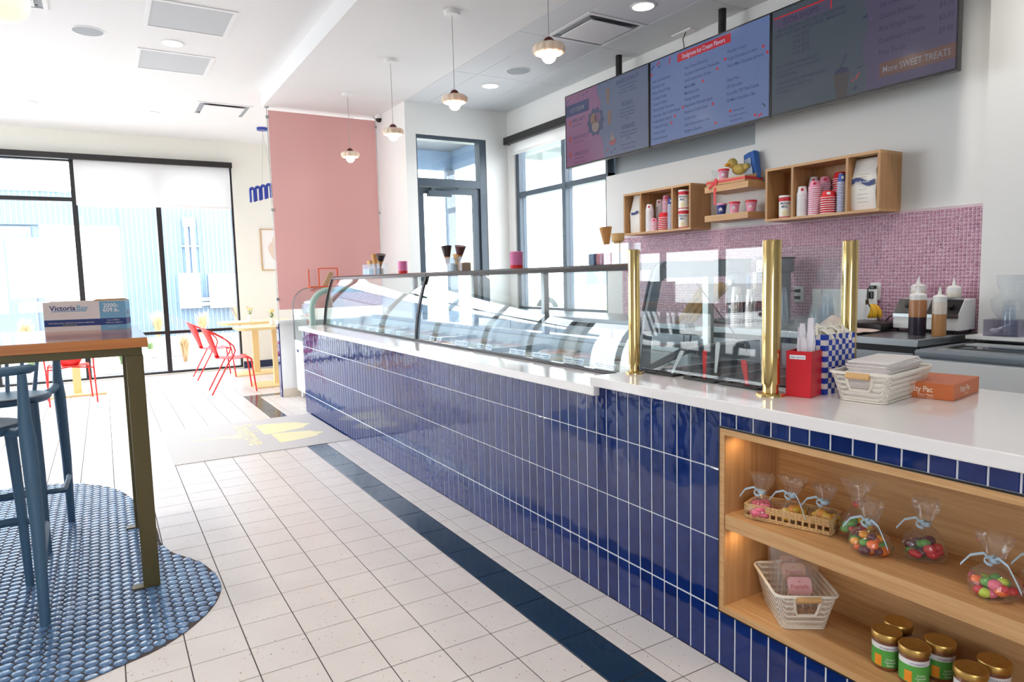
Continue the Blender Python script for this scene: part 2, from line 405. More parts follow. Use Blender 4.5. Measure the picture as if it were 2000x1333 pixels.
MAT = (-1.388, -.012, 2.86, 4.26)
for j in range(-30, 44):
    y0, y1 = j*T, (j+1)*T
    for x0, x1 in cols:
        if x0 >= -.005 and y1 < 4.45: continue
        if inside(x0, y0) and inside(x1, y0) and inside(x0, y1) and inside(x1, y1): continue
        if x0 >= MAT[0]-.01 and x1 <= 0.2 and y0 >= MAT[2]-.01 and y1 <= MAT[3]+.01: continue
        cells.append([x0, min(x1, 0) if (x0 < 0 and y1 < 4.45) else x1, y0, min(y1, 8.76), 'terrazzo'])
# navy border strip, longer blocks
y = -6.0
while y < 5.87:
    y1 = min(y+.325, 5.885)
    if not (y > MAT[2] and y1 < MAT[3]): cells.append([SL, SR, y, y1, 'navy_floor'])
    y += .325
x = SR
while x < .2:
    cells.append([x, x+.325, YC0, YC1, 'navy_floor']); x += .325
def overlap_navy(c):
    return c[4] == 'terrazzo' and c[0] > SL-.01 and c[2] < YC1 and c[3] > YC0 and c[0] < .1
out = []
for c in cells:
    if overlap_navy(c):
        if c[2] < YC0-.02: out.append([c[0], c[1], c[2], YC0, c[4]])
        if c[3] > YC1+.02: out.append([c[0], c[1], YC1, c[3], c[4]])
    else: out.append(c)
# beyond the corner the wide tiles close the strip's gap
for j in range(28, 44):
    y0, y1 = max(j*T, YC1), (j+1)*T
    if y1 > y0+.02: out.append([SL, SR, y0, min(y1, 8.76), 'terrazzo'])
cells = out
def view(c):
    p = Vector(((c[0]+c[1])/2, (c[2]+c[3])/2, 0)) - CAM; d = p.dot(_f)
    if d < .3: return None
    u, w = p.dot(_r)/d*1327.66+1000, 666.5-p.dot(_u)/d*1327.66
    return (u, w, d) if -90 < u < 2090 and -60 < w < 1400 else None
vis = sorted((c for c in cells if view(c) and c[4] == 'terrazzo'), key=lambda c: view(c)[2])
near = set(map(id, vis[:290]))
far_mb = MB(); far_navy = MB()
for c in cells:
    sx, sy = c[1]-c[0]-G, c[3]-c[2]-G
    if sx < .01 or sy < .01: continue
    cx, cyy = (c[0]+c[1])/2, (c[2]+c[3])/2
    if id(c) in near or (c[4] == 'navy_floor' and view(c)):
        me = shared((round(sx, 3), round(sy, 3), c[4]), lambda: chip_box(sx, sy, .008, .0012), c[4])
        copy_mesh_obj('floor_tile' if c[4] == 'terrazzo' else 'border_tile', me, floor, (cx, cyy, 0))
    elif view(c) or (c[3] > -3 and c[0] > -4):
        b = far_mb if c[4] == 'terrazzo' else far_navy
        st = len(b.v); cb = chip_box(sx, sy, .008, .0012); b.add([(v[0]+cx, v[1]+cyy, v[2]) for v in cb.v], cb.f)
obj('far_floor_tile', far_mb, 'terrazzo', floor, kind='stuff', smooth=20)
if far_navy.v: obj('far_border_tile', far_navy, 'navy_floor', floor, kind='stuff', smooth=20)
bed = obj('mosaic_bed', MB().prism(BLOB, -.003, .0012), 'grout_dark', floor)
pts, edge = [], []
i = 0; x = -1.36
while x > -3.4:
    y = -.4 + (.0255 if i % 2 else 0)
    while y < 3.0:
        if inside(x, y): (edge if near_edge(x, y, .026) else pts).append((x, y))
        y += .051
    x -= .0446; i += 1
def penny_mesh():
    m = MB(); n = 10; R = .0240
    vs = [(math.cos(2*math.pi*k/n)*R*s, math.sin(2*math.pi*k/n)*R*s, z) for s, z in ((1, 0), (.97, .003), (.85, .0042)) for k in range(n)]
    fs = [(j*n+k, j*n+(k+1) % n, (j+1)*n+(k+1) % n, (j+1)*n+k) for j in range(2) for k in range(n)] + [tuple(range(2*n, 3*n))]
    return m.add(vs, fs)
pv = [(view([p[0], p[0], p[1], p[1]]), p) for p in pts]
pv = sorted([(v[2], p) for v, p in pv if v and v[0] > -20 and v[1] < 1345])
pm = shared('penny', penny_mesh, 'penny_glaze', 25)
nearp = set(p for d, p in pv[:290]); rest = MB(); pmb = penny_mesh()
for p in pts:
    if p in nearp: copy_mesh_obj('penny_tile', pm, bed, (p[0], p[1], .0012))
    else: rest.add([(v[0]+p[0], v[1]+p[1], v[2]+.0012) for v in pmb.v], pmb.f)
cutp = MB()
for x, y in edge:      # tiles cut to the curved border
    vv = []
    for v in pmb.v:
        a, b = v[0]+x, v[1]+y
        if not inside(a, b) or near_edge(a, b, .004):
            c_ = min(DENSE, key=lambda q: (q[0]-a)**2+(q[1]-b)**2); a, b = c_[0]+(x-c_[0])*.1, c_[1]+(y-c_[1])*.1
        vv.append((a, b, v[2]+.0012))
    cutp.add(vv, pmb.f)
obj('cut_penny_tile', cutp, 'penny_glaze', bed, kind='stuff', smooth=25)
obj('far_penny_tile', rest, 'penny_glaze', bed, kind='stuff', smooth=25)
# ------------------------------------------------------------------ walls
def wall_open(name, axis, pos, th, u0, u1, z0, z1, holes, m):
    """wall slab with rectangular holes (u0,u1,z0,z1); axis 'y': runs along x at y=pos; axis 'x': runs along y at x=pos"""
    b = MB(); us = sorted({u0, u1, *[h[0] for h in holes], *[h[1] for h in holes]}); zs = sorted({z0, z1, *[h[2] for h in holes], *[h[3] for h in holes]})
    for a, c in zip(us, us[1:]):
        zz = [z for z in zs]; run = None
        for p, q in zip(zz, zz[1:]):
            solid = not any(h[0] <= (a+c)/2 <= h[1] and h[2] <= (p+q)/2 <= h[3] for h in holes)
            if solid and run is None: run = p
            if run is not None and (not solid or q == zz[-1]):
                top = q if solid else p
                if axis == 'y': b.box(a, pos, run, c, pos+th, top)
                else: b.box(pos, a, run, pos+th, c, top)
                run = None
    return struct(name, b, m, smooth=0)
wall_open('wall_far', 'y', 8.78, .16, -6.2, 1.45, 0, 3.7, [(-6.0, .10, .02, 3.2)], 'wall_cream')
wall_open('wall_left', 'x', -6.16, .16, -7.1, 8.94, 0, 3.7, [(3.2, 8.4, .05, 3.2)], 'wall_paint')
wall_open('wall_back', 'y', -7.16, .16, -6.2, 2.9, 0, 3.7, [(-5.6, -3.2, .5, 3.1)], 'wall_paint')
wr_ = wall_open('wall_right', 'x', 2.69, .16, -7.1, 4.8, 0, 3.7, [(2.69, 4.47, .95, 3.02), (.85, 2.69, 2.357, 3.02)], 'wall_paint')
obj('spandrel_panel', MB().box(2.80, .86, 2.36, 2.84, 2.68, 3.02), 'spandrel', wr_)
wall_open('wall_door', 'y', 4.63, .16, 1.331, 2.69, 0, 3.7, [(1.46, 2.385, .0, 3.045)], 'wall_paint')
struct('wall_side', MB().box(1.33, 4.632, 0, 1.46, 8.78, 3.7), 'wall_paint', smooth=0)
struct('wall_corner', MB().box(2.60, -7.0, 0, 2.69, -.825, 3.7), 'wall_paint', smooth=0)
hw = struct('wall_low', MB().box(.0, 5.5, 0, 1.33, 5.62, .885), 'white_gloss', smooth=0)
obj('cap', MB().box(-.02, 5.48, .885, 1.33, 5.64, .92), 'white_gloss', hw)
obj('baseboard', MB().box(.0, 5.488, 0, 1.33, 5.5, .10), 'beige', hw)
obj('end_tile', MB().box(-.012, 5.5, 0, .0, 5.62, .885), 'navy_glaze', hw)
struct('baseboard_far', MB().box(.11, 8.765, 0, 1.33, 8.78, .11), 'navy_paint', smooth=0)
# ceilings
ceil = struct('ceiling', MB().box(-6.2, -7.2, 3.58, -.0, 8.9, 3.7).box(-.0, 5.6, 3.58, 1.45, 8.9, 3.7).box(0, -7.2, 3.69, 2.8, 5.6, 3.72), 'ceiling_paint', smooth=0)
obj('soffit', MB().box(-.035, -7.2, 3.40, 1.335, 5.62, 3.69), 'ceiling_paint', ceil, smooth=0)
grid = obj('ceiling_grid', MB().box(1.335, -3, 3.408, 2.69, 4.63, 3.42), 'grout_white', ceil, smooth=0)
ys = [4.63, 4.57, 3.36, 2.15, .94, -.28, -1.5]; xs_ = [1.337, 1.61, 2.22, 2.688]
for a, b in zip(ys, ys[1:]):
    for c, d in zip(xs_, xs_[1:]):
        if abs(a-2.15) < .01 and c == 1.61:      # the diffuser fills half of this bay
            a2 = 1.54
        else: a2 = a
        sx, sy = d-c-.006, a2-b-.006
        me = shared(('act', round(sx, 3), round(sy, 3)), lambda: chip_box(sx, sy, .012, .002).xf(Matrix.Rotation(math.pi, 4, 'X')), 'ceiling_tile')
        copy_mesh_obj('ceiling_panel', me, grid, ((c+d)/2, (a2+b)/2, 3.4))
# ------------------------------------------------------------------ windows and doors
def window(name, frame_mb, panes, fm, loc):
    r = sroot(name, loc); obj('frame', frame_mb, fm, r, smooth=0)
    for p in panes: obj('pane', MB().box(*p), 'pane', r, smooth=0)
    return r
f = MB(); xsM = [-6.0, -5.23, -4.17, -3.11, -2.054, -.992, .07]; pan = []
for k, x in enumerate(xsM): f.box(x, 8.79, .0, x+.066, 8.90, 3.2)
for z0, z1, a in ((0, .05, -6.0), (.625, .67, -6.0), (3.15, 3.2, -6.0)): f.box(a, 8.795, z0, .13, 8.895, z1)
f.box(-6.0, 8.795, 2.59, -2.02, 8.895, 2.645)
for a, b in zip(xsM, xsM[1:]):
    zz = [.05, .625, .67, 2.59, 2.645, 3.15] if b <= -2.0 else [.05, .625, .67, 3.15]
    for z0, z1 in zip(zz[::2], zz[1::2]): pan.append((a+.066, 8.84, z0, b, 8.848, z1))
window('window_1', f, pan, 'black_metal', (-2.9, 8.84, 0))
f = MB(); pan = []
for y0, y1 in ((4.40, 4.47), (3.43, 3.50), (2.69, 2.73)): f.box(2.71, y0, .95, 2.81, y1, 3.02)
for z0, z1 in ((.95, 1.0), (2.34, 2.40), (2.97, 3.02)): f.box(2.715, 2.69, z0, 2.805, 4.47, z1)
for a, b in ((3.50, 4.40), (2.73, 3.43)):
    for z0, z1 in ((1.0, 2.34), (2.40, 2.97)): pan.append((2.755, a, z0, 2.763, b, z1))
window('window_2', f, pan, 'flare_slate_metal', (2.76, 3.58, .95))
for nme, box_, wins in (('window_3', 'x', [(3.2, 8.4, .05, 3.2)]), ('window_4', 'y', [(-5.6, -3.2, .5, 3.1)])):
    f = MB()
    for u0, u1, z0, z1 in wins:
        n = max(1, round((u1-u0)/1.3))
        for k in range(n+1):
            u = u0+(u1-u0-.06)*k/n
            f.box(*((-6.12, u, z0, -6.02, u+.06, z1) if box_ == 'x' else (u, -7.12, z0, u+.06, -7.02, z1)))
        for z in (z0, z1-.06): f.box(*((-6.12, u0, z, -6.02, u1, z+.06) if box_ == 'x' else (u0, -7.12, z, u1, -7.02, z+.06)))
    struct(nme, f, 'black_metal', smooth=0)
# door with transom light
d = sroot('door_1', (1.92, 4.68, 0))
f = MB().box(1.462, 4.64, 0, 1.475, 4.76, 3.04).box(2.295, 4.64, 0, 2.383, 4.76, 3.04).box(1.47, 4.642, 3.0, 2.30, 4.758, 3.04).box(1.47, 4.642, 2.455, 2.30, 4.758, 2.55)
obj('frame', f, 'flare_slate_metal', d, smooth=0)
f = MB().box(1.478, 4.67, .02, 1.548, 4.72, 2.45).box(2.21, 4.67, .02, 2.292, 4.72, 2.45).box(1.548, 4.671, 2.375, 2.21, 4.719, 2.45).box(1.548, 4.671, .02, 2.21, 4.719, .28)
obj('leaf', f, 'flare_slate_metal', d, smooth=0)
obj('door_glass', MB().box(1.548, 4.692, .28, 2.21, 4.70, 2.375), 'pane', d, smooth=0)
obj('transom_glass', MB().box(1.475, 4.692, 2.55, 2.295, 4.70, 3.0), 'pane', d, smooth=0)
cl = obj('door_closer', MB().box(1.585, 4.60, 2.335, 1.885, 4.67, 2.405), 'flare_slate_metal', d, bev=.006)
obj('closer_arm', MB().box(1.63, 4.62, 2.405, 1.68, 4.66, 2.44).tube([(1.66, 4.63, 2.43), (1.98, 4.62, 2.425), (1.99, 4.66, 2.45)], .007, 6), 'flare_slate_metal', cl)
# roller shades and their valances
r = thing('roller_shade', 'white roller shade half lowered over the wide far window', 'window shade', (-.97, 8.72, 3.2))
obj('valance', MB().box(-6.0, 8.66, 3.165, .095, 8.78, 3.245), 'black_metal', r, smooth=0)
sh = obj('shade', MB().box(-2.0, 8.716, 2.56, .055, 8.719, 3.165), 'shade_fabric', r, smooth=0)
obj('hem_bar', MB().box(-2.0, 8.708, 2.53, .055, 8.726, 2.565), 'white_plastic', sh, bev=.005)
r = thing('roller_shade', 'short white roller shade rolled up above the kitchen window behind the menu screen', 'window shade', (2.64, 3.6, 3.0))
obj('valance', MB().box(2.60, 2.7, 2.99, 2.688, 4.575, 3.075), 'black_metal', r, smooth=0)
sh = obj('shade', MB().box(2.655, 2.72, 2.875, 2.658, 4.50, 2.995), 'shade_fabric', r, smooth=0)
obj('hem_bar', MB().box(2.648, 2.72, 2.85, 2.665, 4.50, 2.88), 'white_plastic', sh, bev=.005)
# ------------------------------------------------------------------ floor mat with the yellow cone logo
def mat_weave():
    m, n, p = _new('mat_weave')
    t = n.nodes.new('ShaderNodeNewGeometry'); mp = n.nodes.new('ShaderNodeMapping'); mp.inputs['Rotation'].default_value = (0, 0, .0)
    n.links.new(t.outputs['Position'], mp.inputs[0])
    ws = []
    for d in ('X', 'Y'):
        w = n.nodes.new('ShaderNodeTexWave'); w.bands_direction = d; w.inputs['Scale'].default_value = 22; n.links.new(mp.outputs[0], w.inputs['Vector']); ws.append(w)
    mn = n.nodes.new('ShaderNodeMath'); mn.operation = 'MINIMUM'; n.links.new(ws[0].outputs['Fac'], mn.inputs[0]); n.links.new(ws[1].outputs['Fac'], mn.inputs[1])
    cr = n.nodes.new('ShaderNodeValToRGB'); cr.color_ramp.elements[0].color = lin(176, 174, 176); cr.color_ramp.elements[1].color = lin(226, 222, 220); cr.color_ramp.elements[1].position = .35
    n.links.new(mn.outputs[0], cr.inputs[0]); n.links.new(cr.outputs[0], p.inputs['Base Color']); p.inputs['Roughness'].default_value = .6
    MATS['mat_weave'] = m
mat_weave()
mat('logo_yellow', (246, 238, 186), .35, var=.03)
fm = thing('floor_mat', 'grey woven floor mat with a pale yellow ice cream logo beside the tiled counter', 'mat', (-.7, 3.56, 0))
obj('weave', MB().box(MAT[0], MAT[2], -.002, MAT[1], MAT[3], .005), 'mat_weave', fm, smooth=0)
lg = MB()
def blob(c, pts, z=.0056): lg.prism([(c[0]+a, c[1]+b) for a, b in pts], .0045, z)
def scoop(x0, x1, y0, y1, n=18, wav=.06, half=0):
    P = []
    for k in range(n+1):
        t = math.pi*k/n; P.append((x0+(x1-x0)*math.sin(t)*(1+wav*math.sin(9*t)), y0+(y1-y0)*(.5-.5*math.cos(t))))
    return P
lg.prism(scoop(-.60, -.16, 3.52, 3.98), .0045, .0058); lg.prism(scoop(-.55, -.15, 3.12, 3.50), .0045, .0058)
lg.prism([(-.80, 3.62), (-.80, 3.48), (-.92, 3.58), (-.98, 3.60), (-1.02, 3.585), (-1.2, 3.66), (-1.02, 3.64), (-.93, 3.66)], .0045, .0058)
obj('logo', lg, 'logo_yellow', fm, smooth=0)
lt = MB(); txt(lt, 'Snelgrove', (-.79, 4.07, .0058), (0, -1, 0), (1, 0, 0), .235, 'L', .012, .0004)
obj('lettering', lt, 'logo_yellow', fm, smooth=0)
# ------------------------------------------------------------------ service counter
GY, TP = .005, .0681
NY0, NY1, NZ0, NZ1, ND = -2.6, -1.231, .199, .845, .28
sc_ = thing('service_counter', 'long counter faced with glossy navy blue vertical tiles and white grout', 'counter', (.4, 1, 0))
core = MB().box(.002, NY1, 0, .27, 4.425, .864).box(.27, NY1, 0, .80, 4.425, .80)
core.box(ND+.03, NY0, 0, .80, NY1, .905).box(.002, NY0, 0, ND+.03, NY1, NZ0-.001).box(.002, NY0, NZ1+.001, ND+.03, NY1, .905)
core.box(.002, -3.2, 0, .8, NY0, .905).box(.002, NY1, .864, .80, -.53, .905)
obj('core', core, 'grout_white', sc_, smooth=0)
rows = [(.0, .195), (.199+.0015, .446), (.450, .697), (.701, .8635)]
tiles = []
k = -74
while True:
    y1 = -.618 - TP*k; y0 = y1 - TP
    if y1 < -3.15: break
    for r, (z0, z1) in enumerate(rows):
        if r == 3: z1 = .8635 if y0 > -.60 else .9035
        a, b = y0+GY/2, y1-GY/2
        if y1 <= NY1+.01 and y0 >= NY0-.02:
            if r in (1, 2): continue
            if r == 3: z0 = NZ1+.006
            if r == 0: z1 = NZ0-.008
        tiles.append((a, b, z0, z1))
    k += 1
def vdist(t):
    return (Vector((0, (t[0]+t[1])/2, (t[2]+t[3])/2))-CAM).length
tiles.sort(key=vdist)
def front_tile(h, w): return chip_box(h, w, .008, .0016).xf(Matrix.Rotation(-math.pi/2, 4, 'Y'))
fart = MB(); cnt = 0
for t in tiles:
    c = (0, (t[0]+t[1])/2, (t[2]+t[3])/2); h, w = t[3]-t[2], t[1]-t[0]
    p = Vector(c)-CAM; d_ = p.dot(_f)
    invw = d_ > .2 and -100 < 1000+1327.66*p.dot(_r)/d_ < 2080
    if invw and cnt < 298:
        cnt += 1
        me = shared(('ct', round(h, 3), round(w, 3)), lambda: front_tile(h, w), 'navy_glaze')
        # hand-set tiles: each sits a hair out of plane
        copy_mesh_obj('counter_tile', me, sc_, c, (0, random.uniform(-.0025, .0025), random.uniform(-.006, .006)))
    else:
        ft = front_tile(h, w); M = Matrix.Translation(c) @ Matrix.Rotation(random.uniform(-.008, .008), 4, 'Z')
        fart.add([M @ Vector(v) for v in ft.v], ft.f)
obj('far_counter_tile', fart, 'navy_glaze', sc_, kind='stuff', smooth=20)
# far end of the counter, tiled too
obj('end_tile', MB().box(.002, 4.426, 0, .8, 4.434, .864), 'navy_glaze', sc_, smooth=0)
# open oak display niche
nb = obj('niche_frame', MB().box(-.003, NY1-.022, NZ0, ND, NY1-.002, NZ1).box(-.003, NY0+.002, NZ0, ND, NY0+.022, NZ1).box(-.003, NY0+.022, NZ1-.022, ND, NY1-.022, NZ1).box(-.003, NY0+.022, NZ0, ND, NY1-.022, NZ0+.022), 'oak', sc_, smooth=0)
obj('side_panel', MB().box(0, NY1-.0235, NZ0+.022, ND, NY1-.0222, NZ1-.022), 'oak_z', nb, smooth=0)
obj('back_panel', MB().box(ND, NY0, NZ0, ND+.012, NY1, NZ1), 'oak', nb, smooth=0)
obj('shelf_board', MB().box(.0, NY0+.022, .497, ND, NY1-.022, .547), 'oak', nb, smooth=0)
tr = MB()
for b in ((-.004, NY0, NZ1, .004, NY1+.004, NZ1+.005), (-.004, NY0, NZ0-.005, .004, NY1+.004, NZ0), (-.004, NY1-.002, NZ0, .004, NY1+.002, NZ1)): tr.box(*b)
obj('edge_trim', tr, 'black_metal', nb, smooth=0)
mat('led', (255, 190, 110), .5, emit=1.5)
for z in (NZ1-.024, .495):
    obj('led_puck', MB().cyl((.045, NY1-.075, z), (.045, NY1-.075, z-.005), .022, n=14), 'led', nb)
    L = bpy.data.lights.new('niche_led', 'AREA'); L.shape = 'DISK'; L.size = .04; L.energy = .11; L.color = (1, .72, .42)
    lo = bpy.data.objects.new('niche_led', L); COL.objects.link(lo); lo.location = (.045, NY1-.075, z-.008)
# worktops
o = obj('low_countertop', MB().box(-.03, -.575, .8645, .2699, 4.455, .905), 'quartz', bev=.003); tag(o, 'long low white quartz countertop running in front of the ice cream display glass', 'countertop')
o = obj('raised_countertop', MB().box(-.03, -3.3, .9055, .82, -.548, .946), 'quartz', bev=.003); tag(o, 'raised white quartz countertop with the brass posts and napkin basket on it', 'countertop')
# ------------------------------------------------------------------ ice cream display cases
PROF = [(.250, .918), (.256, .99), (.268, 1.08), (.284, 1.16), (.301, 1.225), (.322, 1.30), (.338, 1.345), (.354, 1.39)]
mat('liner', (206, 216, 222), .35, var=.03); mat('panel_grey', (120, 130, 140), .4, var=.04)
pastel = [(246, 232, 210), (244, 198, 204), (206, 228, 210), (122, 84, 62), (250, 246, 236), (240, 176, 150)]
for k, c in enumerate(pastel): mat('ice_cream_%d' % k, c, .5, var=.08, scale=30, bump=.5, bscale=60, sub=.1)
def case_module(y0, y1, label, posts):
    c = thing('ice_cream_display_case', label, 'display case', ((.5), (y0+y1)/2, .905), 'ice cream display cases')
    th = .006
    obj('front_glass', MB().strip([(x, y0+.012, z) for x, z in PROF], [(x, y1-.012, z) for x, z in PROF], (th, 0, .001)), 'case_glass', c, smooth=60)
    obj('base_rail', MB().box(.236, y0, .905, .272, y1, .9195), 'dark_rail', c, bev=.003)
    obj('top_rail', MB().prism([(.345, 1.388), (.405, 1.388), (.405, 1.421), (.376, 1.421), (.352, 1.408)], y0, y1, 'y'), 'dark_rail', c, smooth=30)
    obj('top_shelf', MB().box(.405, y0, 1.396, .80, y1, 1.418), 'alu', c, smooth=0)
    for y in (y0+.006, y1-.006):
        obj('end_trim', MB().strip([(x-.007, y-.006, z) for x, z in PROF], [(x-.007, y+.006, z) for x, z in PROF], (.03, 0, .004)), 'dark_rail', c, smooth=40)
    l = MB().box(.272, y0, .800, .285, y1, .906).box(.785, y0, .801, .80, y1, .955).box(.285, y0+.001, .801, .785, y1-.001, .83)
    lin_ = obj('liner', l, 'liner', c, smooth=0)
    obj('rear_sill', MB().box(.77, y0, .955, .86, y1, .985), 'steel', c, bev=.004)
    for y in posts: obj('rear_post', MB().box(.76, y-.02, .985, .80, y+.02, 1.396), 'alu', c, bev=.003)
    for y in posts[:1]: obj('divider_bar', MB().box(.285, y-.02, .885, .77, y+.02, .915), 'alu', c, smooth=0)
    n = int((y1-y0-.1)/.265); k = 0
    for i in range(n):
        for x in (.405, .655):
            y = y0+.14+i*.265
            if any(abs(y-p) < .14 for p in posts[:1]): continue
            t = obj('tub', MB().lathe([(.118, .831), (.122, .90), (.116, .90), (.114, .875), (.11, .874)], (x, y, 0), 24), 'white_plastic', c, smooth=40)
            s = MB().lathe([(.113, .872), (.10, .882), (.06, .892), (.0001, .895)], (x, y, 0), 20, wob=lambda a, z: 1+.02*math.sin(5*a+y*9))
            obj('ice_cream', s, 'ice_cream_%d' % ((i*2+k) % 6), t, smooth=60); k += 1
    return c
case_module(1.975, 4.477, 'far curved-glass ice cream display case, nearest the pink partition', [2.0, 3.2])
c2 = case_module(-.53, 1.969, 'near curved-glass ice cream display case, next to the brass posts', [.99, -.45])
# grey end frame of the near case
ef = [(x-.004, z) for x, z in PROF] + [(.372, 1.412), (.40, 1.424), (.80, 1.424), (.80, 1.35), (.405, 1.35), (.38, 1.335), (.345, 1.20), (.318, 1.07), (.305, .918)]
obj('end_frame', MB().prism(ef, -.55, -.532, 'y'), 'panel_grey', c2, smooth=20)
obj('end_glass', MB().prism([(.31, .92), (.345, 1.19), (.385, 1.345), (.80, 1.35), (.80, .99), (.78, .96)], -.543, -.538, 'y'), 'case_glass', c2, smooth=0)
obj('screw', MB().cyl((.398, -.556, 1.403), (.398, -.549, 1.403), .006, n=10), 'alu', c2)
mat('card', (236, 240, 246), .5, var=.02); mat('card_ink', (110, 128, 168), .5)
cards = [4.25, 4.05, 3.75, 3.55, 3.2, 2.95, 2.7, 2.45, 1.78, 1.66, 1.35, 1.25, 1.02, .92, .62, .53, .36, .27, .06, -.03, -.2, -.28]
proto = None
for i, y in enumerate(cards):
    loc = (.290, y, .9055)
    if proto is None:
        proto = thing('flavor_card', 'small white flavor name card standing along the front glass inside the display case', 'card', loc, 'flavor cards behind the display glass')
        M = Matrix.Rotation(math.radians(16), 4, 'Y')
        obj('card', MB().box(-.001, -.043, .0, .001, .043, .042).xf(M @ Matrix.Translation((0, 0, .0))).xf(Matrix.Translation(loc)), 'card', proto, smooth=0)
        obj('print', MB().box(-.0013, -.034, .027, -.0008, .034, .033).box(-.0013, -.028, .018, -.0008, .02, .022).xf(M).xf(Matrix.Translation(loc)), 'card_ink', proto, smooth=0)
    else:
        dup(proto, loc=loc)
# ------------------------------------------------------------------ brass sneeze guard
sg = thing('sneeze_guard', 'clear sneeze guard held by three polished brass posts on the raised countertop', 'sneeze guard', (.25, -1.0, .946))
glass('guard_glass', (.96, .985, .98), 1.5)
for (x, y, r) in ((.168, -.607, .0245), (.17, -1.30, .0305), (.60, -1.305, .027)):
    p = obj('post', MB().lathe([(r*.86, .947), (r*.86, .985), (r, .987), (r, 1.47), (r*.96, 1.474), (r*.5, 1.475)], (x, y, 0), 28), 'brass', sg, smooth=40)
    obj('flange', MB().lathe([(r*1.62, .946), (r*1.62, .951), (r*1.5, .956), (r*.9, .958)], (x, y, 0), 28), 'brass', p, smooth=40)
obj('front_pane', MB().box(.167, -1.272, .975, .173, -.63, 1.453), 'guard_glass', sg, smooth=0)
obj('side_pane', MB().box(.198, -1.304, .975, .575, -1.298, 1.453), 'guard_glass', sg, smooth=0)
# toppings well behind the guard
ts = thing('topping_station', 'grey steel topping station set behind the sneeze guard glass', 'topping station', (.6, -.75, .946))
side = [(.27, .948), (.30, .948), (.53, 1.004), (.53, .948), (.935, .948), (.935, 1.005), (.92, 1.027), (.89, 1.034), (.525, 1.030)]
obj('side_panel', MB().prism(side, -.578, -.560, 'y'), 'panel_grey', ts, smooth=20)
obj('trim', MB().box(.52, -.60, 1.028, .86, -.556, 1.036).prism([(.262, .948), (.52, 1.030), (.52, 1.038), (.250, .95)], -.60, -.556, 'y'), 'steel', ts, smooth=0)
b = MB()
for x, z in ((.565, 1.0), (.89, 1.012), (.915, .985)): b.cyl((x, -.583, z), (x, -.576, z), .008, n=10)
obj('bolt', b, 'alu', ts)
obj('well', MB().box(.34, -1.27, .9462, .80, -.61, .951), 'black_plastic', ts, smooth=0)
w2 = MB()
for y in (-.77, -.93, -1.10): w2.box(.345, y-.006, .951, .795, y+.006, .958)
obj('divider', w2, 'steel', ts, smooth=0)
obj('prop_rod', MB().tube([(.574, -.57, 1.324), (.869, -.57, 1.035)], .0025, 6), 'alu', ts)
obj('acrylic_flap', MB().prism([(.50, 1.04), (.50, 1.38), (.545, 1.38), (.545, 1.03)], -.572, -.568, 'y'), 'acrylic', ts, smooth=0)
obj('knob', MB().cyl((.528, -.585, 1.118), (.528, -.565, 1.118), .024, n=20).cyl((.528, -.59, 1.118), (.528, -.585, 1.118), .01, n=10), 'panel_grey', ts)
for i, (y0, y1) in enumerate(((-.79, -.615), (-1.015, -.845), (-1.215, -1.03))):
    t = thing('topping_tray', ('black rimmed topping tray nearest the display case', 'middle black rimmed topping tray behind the guard glass', 'black rimmed topping tray beside the corner brass post')[i], 'tray', (.27, (y0+y1)/2, .946), 'topping trays')
    x0, x1 = .212, .335
    obj('rim', MB().box(x0, y0, .9462, x0+.016, y1, .956).box(x1-.016, y0, .9462, x1, y1, .956).box(x0+.016, y0, .9462, x1-.016, y0+.016, .956).box(x0+.016, y1-.016, .9462, x1-.016, y1, .956), 'black_plastic', t, bev=.004)
    obj('pan', MB().box(x0+.016, y0+.016, .9462, x1-.016, y1-.016, .9475), 'rubber', t, smooth=0)
mat('red_plastic', (206, 24, 36), .3, var=.04); mat('clear_plastic', (222, 226, 232), .3, var=.02)
def spatula(lbl, m, base, tip, w=.011):
    t = thing('spatula', lbl, 'spatula', base, 'topping spatulas')
    a, b = Vector(base), Vector(tip); d = (b-a)
    side_ = Vector((0, 1, 0)); P = [a + d*k for k in (0, .3, .7, .93, 1)]; ws = (w*.55, w*.7, w, w*1.05, w*.6)
    mb = MB().strip([p-side_*q for p, q in zip(P, ws)], [p+side_*q for p, q in zip(P, ws)], (.003, 0, 0))
    obj('blade', mb, m, t, smooth=0)
spatula('red spatula standing in the middle topping tray', 'red_plastic', (.27, -.905, .949), (.32, -.86, 1.055))
spatula('red spatula leaning in the topping tray beside the corner post', 'red_plastic', (.27, -1.115, .949), (.31, -1.065, 1.035), .013)
spatula('clear spatula in the topping tray nearest the display case', 'clear_plastic', (.27, -.725, .949), (.31, -.745, 1.045))
spatula('clear spatula behind the red one in the middle topping tray', 'clear_plastic', (.40, -.845, .953), (.42, -.84, 1.08))
spatula('clear spatula deep in the topping well near the rounded grey panel corner', 'clear_plastic', (.55, -.96, .953), (.56, -.95, 1.09))
spatula('red spatula half hidden between the corner brass post and the red spoon holder', 'red_plastic', (.30, -1.20, .957), (.32, -1.19, 1.09), .014)
